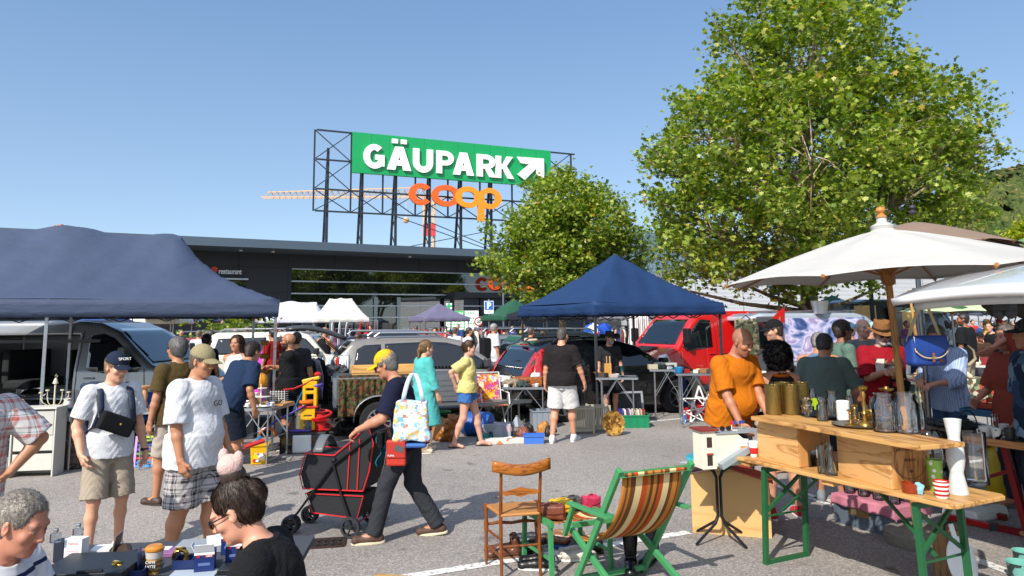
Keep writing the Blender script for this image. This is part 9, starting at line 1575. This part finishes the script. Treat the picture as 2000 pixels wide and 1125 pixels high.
# stroller pusher
os_,fs_=person('elderly person in a yellow cap and navy T-shirt pushing the pet stroller',gp(792,1053),180,1.70,hair=('short','7a7874'),skin='b88064',top=('tee',cloth('171a30'),.85,-.13,.022),bottom=('long',cloth('2f3136',.7,.2),1.99,.02),shoes=('low',mat('4c3428',.7,0,.2,20),mat('c8bca0',.6),mat('8a6a50')),hat=('cap',cloth('d8aa10'),cloth('dca80c')),lean=16,head=(0,18),fl=(-.02,.26),fr=(.02,-.27,.02),hl=(-.2,.40,.98),hr=(.2,.40,.98),specs='clear',vox=.006,curl=(1.0,1.0))
p0=wpt(os_,fs_['wri'][-1])
TO_=empty('tote_bag','white tote bag with colourful beach prints on the stroller pusher','bag',os_.location,90);TO_.scale=os_.scale;TBM=patch(['c8d4dc','bccad6','d0d8dc','78b0c4','c8d4dc','d0b468','c8d4dc','bc7864','a8c4d4','d0d8de','7c90b8','c0ccd4','ccd4da'],34,.8);k=S(.03);c1=np.array([-.22,-.08,1.06]);k.u(lambda P:np.linalg.norm(np.maximum(np.abs(P-c1)-np.array([.03,.12,.15])-np.array([0,.12,0])*np.clip(1.1-P[:,2:3],0,.2),0),axis=1)-.025,c1,.3)
k.post=lambda P:.008*np.sin(P[:,1]*26+3*np.sin(P[:,2]*13));link('sack',k.mesh('tote',.008),TBM,TO_);MB().box(tuple(c1+[-.012,0,-.21]),(.07,.27,.04)).build('blue_bottom',mat('2c5ca0',.7),TO_,bev=.02)
MB().grid(lambda u,v:Vector(c1)+Vector((-.045+.0*u,-.1+.17*v,.17))+Vector((.035*math.sin(math.pi*v),0,.24*math.sin(math.pi*v)**.8))+Vector((0,(u-.5)*.04,0)),2,16).build('handle',mat('b4c4cc',.8),TO_,solid=.005,smooth=True)
hp_=empty('hip_bag','small red and grey pouch hanging at the hip of the stroller pusher','bag',os_.location,90);hp_.scale=os_.scale;MB().box((-.24,.05,.79),(.05,.17,.22)).build('pouch',mat('b02818',.6,0,.1,10,.3,60),hp_,bev=.015);MB().box((-.27,.05,.82),(.012,.165,.14)).build('flap',mat('a82414',.6),hp_,bev=.008);MB().box((-.278,.02,.83),(.003,.08,.05),(20,0,0)).build('grey_patch',mat('4a4c50',.6),hp_);t=text('PUMA',.022,WC,hp_,(-.2775,.09,.765),90,-90,ext=.0006)
MB().tube([(-.2,-.03,.98),(-.24,.02,.92),(-.24,.05,.9)],.006,5).build('strap',BLK,hp_);MB().tube([(-.2,.12,1.0),(-.24,.1,.94),(-.24,.1,.9)],.006,5).build('strap',BLK,hp_)
# ---- pet stroller
st0=G(668,1035);sr=empty('pet_stroller','black pet stroller with red piping being pushed to the left','stroller',(st0.x,st0.y,0),168);SB=mat('17181c',.8,0,.1,10,.3,60);SRD=mat('c01c20',.6);STU=mat('1a1b1e',.4,.3)
prof_=[(-.3,.42),(.32,.42),(.36,.55),(.30,.75),(.0,.74),(-.18,.88),(-.34,1.04),(-.40,.86),(-.36,.6)]
MB().prism(prof_,-.19,.19,1).build('cabin',SB,sr,bev=.02)
for y in(-.2,.2):
 for pts in([(-.3,.42),(.32,.42),(.36,.55),(.3,.75),(.0,.74)],[(.0,.74),(-.18,.88),(-.34,1.04),(-.4,.86),(-.36,.6),(-.3,.42)],[(-.16,.84),(-.14,.42)],[(-.26,.9),(-.24,.42)]):MB().tube([(a,y,b_)for a,b_ in pts],.007,5).build('piping',SRD,sr)
for pts in([(.36,-.19,.55),(.36,.19,.55)],[(.3,-.19,.755),(.3,.19,.755)],[(.33,-.19,.43),(.33,.19,.43)]):MB().tube(pts,.007,5).build('piping',SRD,sr)
MB().prism([(-.24,.16),(.22,.2),(.3,.38),(-.3,.38)],-.18,.18,1).build('basket',SB,sr,bev=.01)
for y in(-.19,.19):MB().tube([(-.3,y,.375),(-.24,y,.165),(.22,y,.2),(.3,y,.375),(-.3,y,.37)],.006,5).build('piping',SRD,sr)
for y in(-.215,.215):
 MB().tube([(-.62,y,1.02),(-.45,y,.98),(.0,y,.66),(.36,y,.2),(.44,y,.12)],.012,7).build('main_tube',STU,sr);MB().tube([(.02,y,.72),(-.08,y,.4),(-.2,y,.1)],.012,7).build('rear_tube',STU,sr);MB().ball((.0,y,.7),.028,8).build('hinge',STU,sr)
MB().tube([(-.62,-.215,1.02),(-.66,0,1.03),(-.62,.215,1.02)],.016,8).build('handle',BLK,sr);MB().tube([(-.2,-.25,.1),(-.2,.25,.1)],.009,6).build('rear_axle',mat('b02020',.4),sr)
MB().grid(lambda u,v:(.14+.1*u,(v-.5)*.34,.76+.14*math.sin(v*math.pi)),4,12).build('hoop',mat('5a5c60',.4),sr,solid=.01,smooth=True);MB().lathe([(.035,0),(.04,.02),(.04,.14),(.03,.14)],(-.5,.26,.84),14).build('cup_holder',STU,sr)
MB().grid(lambda u,v:(-.46+.03*math.sin(v*9),.1+.12*u,.95-.3*v),6,8).build('teal_cloth',cloth('1a5c6c'),sr,solid=.01,smooth=True)
sr.scale=(.93,)*3
def swheel(x,y,r):
 w_=MB().lathe([(r*.72,-.018),(r*.95,-.018),(r,0),(r*.95,.018),(r*.72,.018)],(0,0,0),22,1,rotm(90),close=2).build('wheel',mat('26272a',.6),sr,smooth=True);w_.location=(x,y,r);t=MB();[t.bar((0,0,0),(r*.75*math.cos(a),0,r*.75*math.sin(a)),.02,.012)for a in np.linspace(0,5.03,5)];t.lathe([(.02,-.02),(.02,.02)],(0,0,0),10,1,rotm(90));t.build('spokes',mat('1c1d20',.5),w_)
for y in(-.25,.25):swheel(-.2,y,.1)
for y in(-.19,.19):
 for d in(-.03,.03):swheel(.44,y+d,.085)
# ---- middle ground
o15,f15=person('blonde person in a turquoise dress with flared sleeves walking right',at(828,10.7),35,1.62,'f',hair=('pony','8c6c48'),skin=S3,top=('dress',cloth('4fa8a4',.4),1.6,-.52,.03),shoes=TRS('c8b8a0'),fl=(0,.1),fr=(0,-.1),hr=(.26,.12,.84),head=(-12,8),vox=.009,wt=1.15)
o16,f16=person('person in a pale yellow T-shirt and blue shorts walking in flip flops',gp(912,873),-4,1.62,'f',hair=('bun','4c3424'),skin='c99a84',top=('tee',cloth('cfc07a'),.8,-.06,.028),bottom=('shorts',cloth('3c68a4'),.42,.025),shoes=('flip',BLK,BLK),fl=(0,.22),fr=(0,-.2),hr=(.17,-.16,.98),hl=(-.17,-.14,.96),head=(0,10),vox=.008,wt=1.08)
person('person in a black T-shirt and white shorts with white trainers seen from behind',gp(1100,864),70,1.79,hair=('crop','5c544c'),skin=S1,top=('tee',cloth('201c1e'),.8,-.1,.025),bottom=('shorts',cloth('c8c8c6'),.95,.035),shoes=TRS('c8cacc','d8d8d8'),fl=(-.04,-.1),fr=(.03,.14),hl=(-.3,.05,.80),hr=(.34,.1,.84),head=(-16,12),vox=.008,wt=1.12)
person('bearded person in a wide brimmed hat and dark T-shirt behind the knife block table',at(1190,13.9),285,1.66,hair=('short','4a4440'),beard=('8a8680',.9),skin=S1,top=('tee',cloth('26262a'),.8,-.12),bottom=('shorts',BKT,.95,.03),shoes=TRS('2a2a2a'),hat=('wide',mat('28221e',.8)),head=(20,6),vox=.011,wt=1.05)
person('heavy bald person in an orange T-shirt looking down at the dollhouse',at(1424,6.95),300,1.82,hair=None,shave=('6a5040',.4),beard=('4a3c34',.3),skin='b07658',top=('tee',cloth('b8660f'),.85,-.12,.022),bottom=('long',cloth('3c3e42'),1.97),shoes=TRS('2a2624'),lean=12,head=(4,22),hl=(-.08,.34,.95),hr=(.2,.3,.85),vox=.007,wt=1.3,belly=.07)
o20,f20=person('curly haired person in a strappy top seen from behind at the gold tins',gp(1536,1012),95,1.62,'f',hair=('curly','1e1612'),skin='c08a70',top=('tank',cloth('241c1c'),0,-.08,.01,.12),bottom=('shorts',cloth('20242c'),.6,.02),shoes=TRS('a81c20','d4d0cc'),fl=(-.05,0),fr=(.06,.04),hl=(-.22,.2,.95),hr=(.22,.2,.95),vox=.007,wt=1.2)
k=S(.02);k.u(lambda P:np.sqrt((np.sqrt(((P-f20['T']((0,-.02,.47)))@f20['Rt'])[:,0]**2+((P-f20['T']((0,-.02,.47)))@f20['Rt'])[:,1]**2)-.085)**2+((P-f20['T']((0,-.02,.47)))@f20['Rt'])[:,2]**2)-.016,f20['T']((0,-.02,.47)),.13);link('halter_collar',k.mesh('hc',.007),cloth('b8580f'),o20)
person('person in a grey green T-shirt with cropped hair bent over the jars',gp(1625,980),62,1.74,hair=('crop','3c3632'),skin='a8765c',top=('tee',cloth('566460'),.85,-.12,.025),bottom=('shorts',cloth('20242e'),.95),shoes=TRS('6c7276','8a8e90'),lean=14,hl=(-.2,.3,1.0),hr=(.25,.34,1.0),head=(-14,22),vox=.007,wt=1.12)
person('grey haired person in a blue sleeveless top left of the grey green T-shirt',at(1596,8.5),60,1.74,hair=('short','9a968e'),skin=S2,top=('tank',cloth('54708c'),0,-.12),bottom=('shorts',cloth('3a3f48'),.95),shoes=TRS('404040'),lean=16,head=(-20,24),hl=(-.3,.1,.82),vox=.008,wt=1.05)
person('person in a black cap and black T-shirt looking left by the mural van',at(1522,9.1),178,1.86,hair=('crop','3a2c24'),beard=('4a382c',.4),skin=S3,top=('tee',BKT,.8,-.12,.024),bottom=('long',cloth('2a2c32'),1.97),hat=('cap',BKT),head=(0,10),vox=.008,wt=1.12)
person('tanned person with dark hair and amber sunglasses looking right',at(1646,9.4),2,1.84,hair=('full','3c2e26'),skin=S4,top=('tee',cloth('5c7468'),.8,-.12),bottom=('long',cloth('3a3c40'),1.97),specs='sun',vox=.008)
person('old balding person in a grey vest over a pale shirt facing the camera',at(1688,9.9),272,1.86,hair=('rim','a8a49c'),skin='c0907a',top=('polo',cloth('6a6e70'),.4,-.1,.03),bottom=('long',cloth('5a5c60'),1.97),vox=.008)
person('person in a light blue cap behind the old balding person',at(1664,11.2),85,1.8,hair=('crop','6a6058'),skin=S2,top=('tee',cloth('8ca4c0'),.8,-.1),bottom=('long',cloth('404448'),1.97),hat=('cap',cloth('3c5878')),vox=.011)
person('person in a pale green cap half hidden behind the straw hat',at(1712,10.6),200,1.8,hair=('crop','7a6a58'),skin=S3,top=('tee',cloth('7c8c88'),.8,-.1),bottom=('long',cloth('404448'),1.97),hat=('cap',cloth('8cb0a8')),vox=.011)
o28,f28=person('white bearded person in a straw hat and red T-shirt holding something small',at(1722,8.5),262,1.82,hair=('crop','9a948c'),beard=('c4c0ba',.95),skin='a87860',top=('tee',cloth('8c1220'),.95,-.14,.03),bottom=('long',cloth('5a7ca0',.5,.2),1.97),shoes=TRS('4a3c30'),hat=('fedora',mat('8a5c30',.8,0,.1,40,.6,160),mat('2c1c14',.7)),head=(0,16),hl=(-.02,.3,1.22),hr=(.08,.3,1.2),specs='sun',vox=.007,wt=1.08,curl=(1,1))
tf_=f28['T']((0,.152,.30));MB().box(tuple(tf_),(.24,.006,.15),(4,0,0)).build('shirt_print',patch(['c8c0b8','a09088','5a4440','d0c8c0','8a6a50','3a3030'],18,.8),o28)
hq=empty('shoulder_bag','black shoulder pouch with a red tag on the red T-shirt wearer','bag',o28.location,262-90);hq.scale=o28.scale;MB().box((-.1,.19,1.04),(.2,.05,.16),(0,-14,0)).build('pouch',BKT,hq,bev=.015);MB().box((-.06,.217,1.06),(.07,.004,.05),(0,-14,0)).build('red_tag',mat('b01c1c',.5),hq);MB().tube([(-.18,.17,1.1),(-.17,.13,1.3),(-.13,.06,1.44),(-.1,-.04,1.44)],.012,6).build('strap',BLK,hq)
person('person in a blue striped shirt partly hidden by the hanging satchel',at(1846,8.3),205,1.8,hair=('short','5a5048'),skin=S1,top=('polo',stripes([(0,'8ca4cc'),(.6,'b4c0d8')],0,.02,.9),1.55,-.16,.035),bottom=('long',cloth('3c5478',.5,.2),1.97),shoes=TRS('4a4a4a'),hl=(-.12,.36,1.1),hr=(.05,.36,1.12),lean=8,head=(10,20),vox=.008,wt=1.05)
person('person in a rust coloured shirt raising a hand to the mouth at the right',at(1975,7.2),190,1.78,'f',hair=('long','6e665e'),skin='c0846c',top=('polo',cloth('8c4034'),1.0,-.2,.035),bottom=('long',cloth('2c3038'),1.95),hl=(-.02,.22,1.52),hr=(.2,.25,1.0),vox=.008,wt=1.1)
person('person in a dark cap and mottled blue shirt cut by the right edge',at(2020,6.2),172,1.84,hair=('short','6a645e'),skin=S2,top=('tee',patch(['2c4460','4c6a88','1c2c40','7c92a4'],9,.9),.95,-.16,.035),bottom=('long',cloth('2c3038'),1.97),hat=('cap',mat('1c1c20',.7)),vox=.007,wt=1.15)
person('bearded person in a black polo shirt seen from behind beyond the horned skull',at(1890,15.5),125,1.95,hair=('short','2a1e18'),beard=('2a1e18',.8),skin=S4,top=('tee',BKT,.85,-.14,.03),bottom=('long',cloth('8a8270'),1.95),head=(35,0),vox=.011,wt=1.2)
person('person in a black sleeveless vest reaching over a table at the far right',at(1943,18.5),215,1.76,'f',hair=('bun','5a4030'),skin=S3,top=('tank',BKT,0,-.14),bottom=('long',BKT,1.95),lean=14,hl=(-.1,.4,1.0),hr=(.1,.4,1.05),vox=.013,wt=1.3)
person('person in a red cap and blue T-shirt at the far right',at(1958,21),250,1.82,hair=('crop','5a4a40'),skin=S2,top=('tee',cloth('1c4a90'),.85,-.12),bottom=('long',cloth('3a3a40'),1.95),hat=('cap',cloth('c01c20')),vox=.015,wt=1.15)
person('person in a brown shirt and dark cap sitting behind the black polo shirt',at(1918,18.2),250,1.7,hair=('crop','2a2420'),skin=S4,top=('tee',cloth('3c2c20'),.85,-.12),bottom=('long',cloth('3a3a40'),1.95),hat=('cap',cloth('22242a')),vox=.014,seat=.72,fl=(0,.3),fr=(0,.3))
o37,f37=person('grey haired person in white carrying a black backpack near the green gazebo',at(964,19.5),25,1.84,hair=('short','8c8884'),skin=S2,top=('tee',WHT,.85,-.2,.03),bottom=('shorts',cloth('c0c0bc'),.95),vox=.012,wt=1.1,shoes=TRS('808080'))
bk37=empty('backpack','black hiking backpack on the grey haired person in white','backpack',o37.location,25-90);k=S(.05);cq=np.array(f37['T']((0,-.24,.22)));k.u(lambda P:np.linalg.norm(np.maximum(np.abs(P-cq)-np.array([.11,.07,.22]),0),axis=1)-.05,cq,.4);link('sack',k.mesh('sack',.014),BKT,bk37);[strapped(bk37,[f37['T']((sx*.12,-.14,.4)),f37['T']((sx*.12,.0,.52)),f37['T']((sx*.13,.15,.35))],BKT)for sx in(-1,1)]
mid=((940,21,10,'f',('long','8a4a2c'),'a0a4ac','person with red hair in a grey sleeveless top near the rail of coloured clothes','tank'),(888,22,60,'m',('short','5a4c44'),'c8ccd4','person in a white T-shirt with back turned beyond the silver car','tee'),(850,21.5,262,'m',('short','1c1814'),'26282c','dark haired person facing the camera behind the silver car roof','tee'),(833,25,100,'f',('bun','8c2c2c'),'a82c2c','person with a red scarf beneath the purple gazebo','tee'),(908,24,330,'f',('pony','4c3c34'),'d0d4d8','person in white bending right of the white T-shirt wearer','tee'),(915,20.8,15,'m',('crop','3a2c24'),'cfd2d6','person in white with crossed straps near the silver car bonnet','tee'),(1037,18.2,40,'m',('crop','4a4440'),'b09c84','person in a beige T-shirt left of the blue gazebo leg','tee'),(1063,18.8,200,'f',('long','3a2c24'),'9a7c6c','person in a brown top beyond the black estate roof','tee'),(1206,22,250,'f',('full','2a2018'),'a88a70','person among the jerseys right of the hat wearer','tee'),(410,19,35,'m',('crop','3c342e'),'5c7460','person in a sage green T-shirt at the cafe side','tee'),(386,21,85,'m',('crop','6a5c50'),'b8bcc4','person in a white shirt and dark vest further left at the cafe','tee'),(436,20,240,'f',('long','c07088'),'c07a90','person in a pink headscarf beside the oleander','tee'),(352,25,300,'m',('crop','5a4a3c'),'8a7050','person in a tan top between the grey van and the red car','tee'),(578,12.2,90,'m',('short','1a1512'),'2c2c30','dark haired person hidden right behind the bald bearded one','tee'))
for px,Y,fc,sx,hr_,c,lb,kd in mid:person(lb,at(px,Y),fc,1.74 if sx=='m' else 1.66,sx,hair=hr_,skin=RNG.choice([S1,S2,S3]),top=(kd,cloth(c),.85 if kd=='tee' else 0,-.1),bottom=('long',cloth(RNG.choice(['3a4250','2a2c30','6a6458'])),1.95),vox=.015,wt=float(RNG.uniform(1,1.2)),lean=float(18 if 'bending' in lb else 0))
tpl=[]
for i,(sx,hr_,c,c2)in enumerate((('m',('short','2c221c'),'b83030','2c3440'),('f',('long','4a3426'),'c8c8cc','3c4c68'),('m',('crop','6a6058'),'2c4a80','8a8270'),('f',('pony','8a6a44'),'b8a040','303440'),('m',('short','1c1612'),'1e2024','4a4c50'),('f',('bun','3a2a20'),'7c4c6c','22262c'),('m',('short','8a8680'),'7c98a8','5c5648'))):
 tpl.append((person('x',(0,-5000),0,1.75 if sx=='m' else 1.66,sx,hair=hr_,skin=(S1,S2,S3,S4)[i%4],top=('tee',cloth(c),.85,-.1),bottom=('long',cloth(c2),1.95),fl=(0,.1),fr=(0,-.1),vox=.022,hl=(-.2,.3,1.0)if i%2 else None)[0],('red T-shirt','white top','blue T-shirt','mustard top','black T-shirt','plum top','grey blue shirt')[i]))
spots=[(870,31,'under the purple gazebo'),(812,33,'at the left leg of the purple gazebo'),(1002,31,'under the green gazebo'),(1022,33,'at the right side of the green gazebo'),(985,27,'left of the black gazebo'),(650,30,'under the ridged white gazebo'),(606,31,'at the left leg of the ridged white gazebo'),(722,29,'right of the ridged white gazebo'),(505,29,'in front of the wide white tent'),(480,24,'right of the oleander'),(420,33,'left of the oleander'),(300,32,'by the cream gazebo'),(330,29,'below the cream cafe parasol'),(1290,26,'under the grey lilac gazebo'),(1225,29,'beyond the striped towel'),(1150,30,'beyond the ski suits'),(1925,30,'right of the black polo shirt'),(1932,26,'beneath the grey blue gazebo'),(1950,25,'under the white printed gazebo'),(1975,23,'at the stall table with white goods'),(1988,28,'at the far right edge of the crowd'),(1905,33,'beyond the pale green parasol'),(1866,25,'in front of the black van bonnet'),(1995,21,'next to the right edge of the picture'),(1938,34,'deep in the crowd on the right'),(1965,31,'in the rear row of the crowd on the right'),(1775,24,'in front of the plywood lined van'),(1740,23,'left of the plywood lined van door'),(1600,24,'behind the mural van roof bucket'),(930,33,'in front of the market plan board'),(895,35,'in front of the green board field'),(960,29,'under the parking sign')]
for i,(px,Y,pl__)in enumerate(spots):b_,lk=tpl[i%7];copy_thing(b_,(*at(px,Y),0),(i*77)%360,'distant person in a %s %s'%(lk,pl__),'people in the distant crowd',1+.05*math.sin(i*3))
for b_,lk in tpl:
 for c in[x for x in C.objects if x.parent is b_]:bpy.data.objects.remove(c)
 bpy.data.objects.remove(b_)
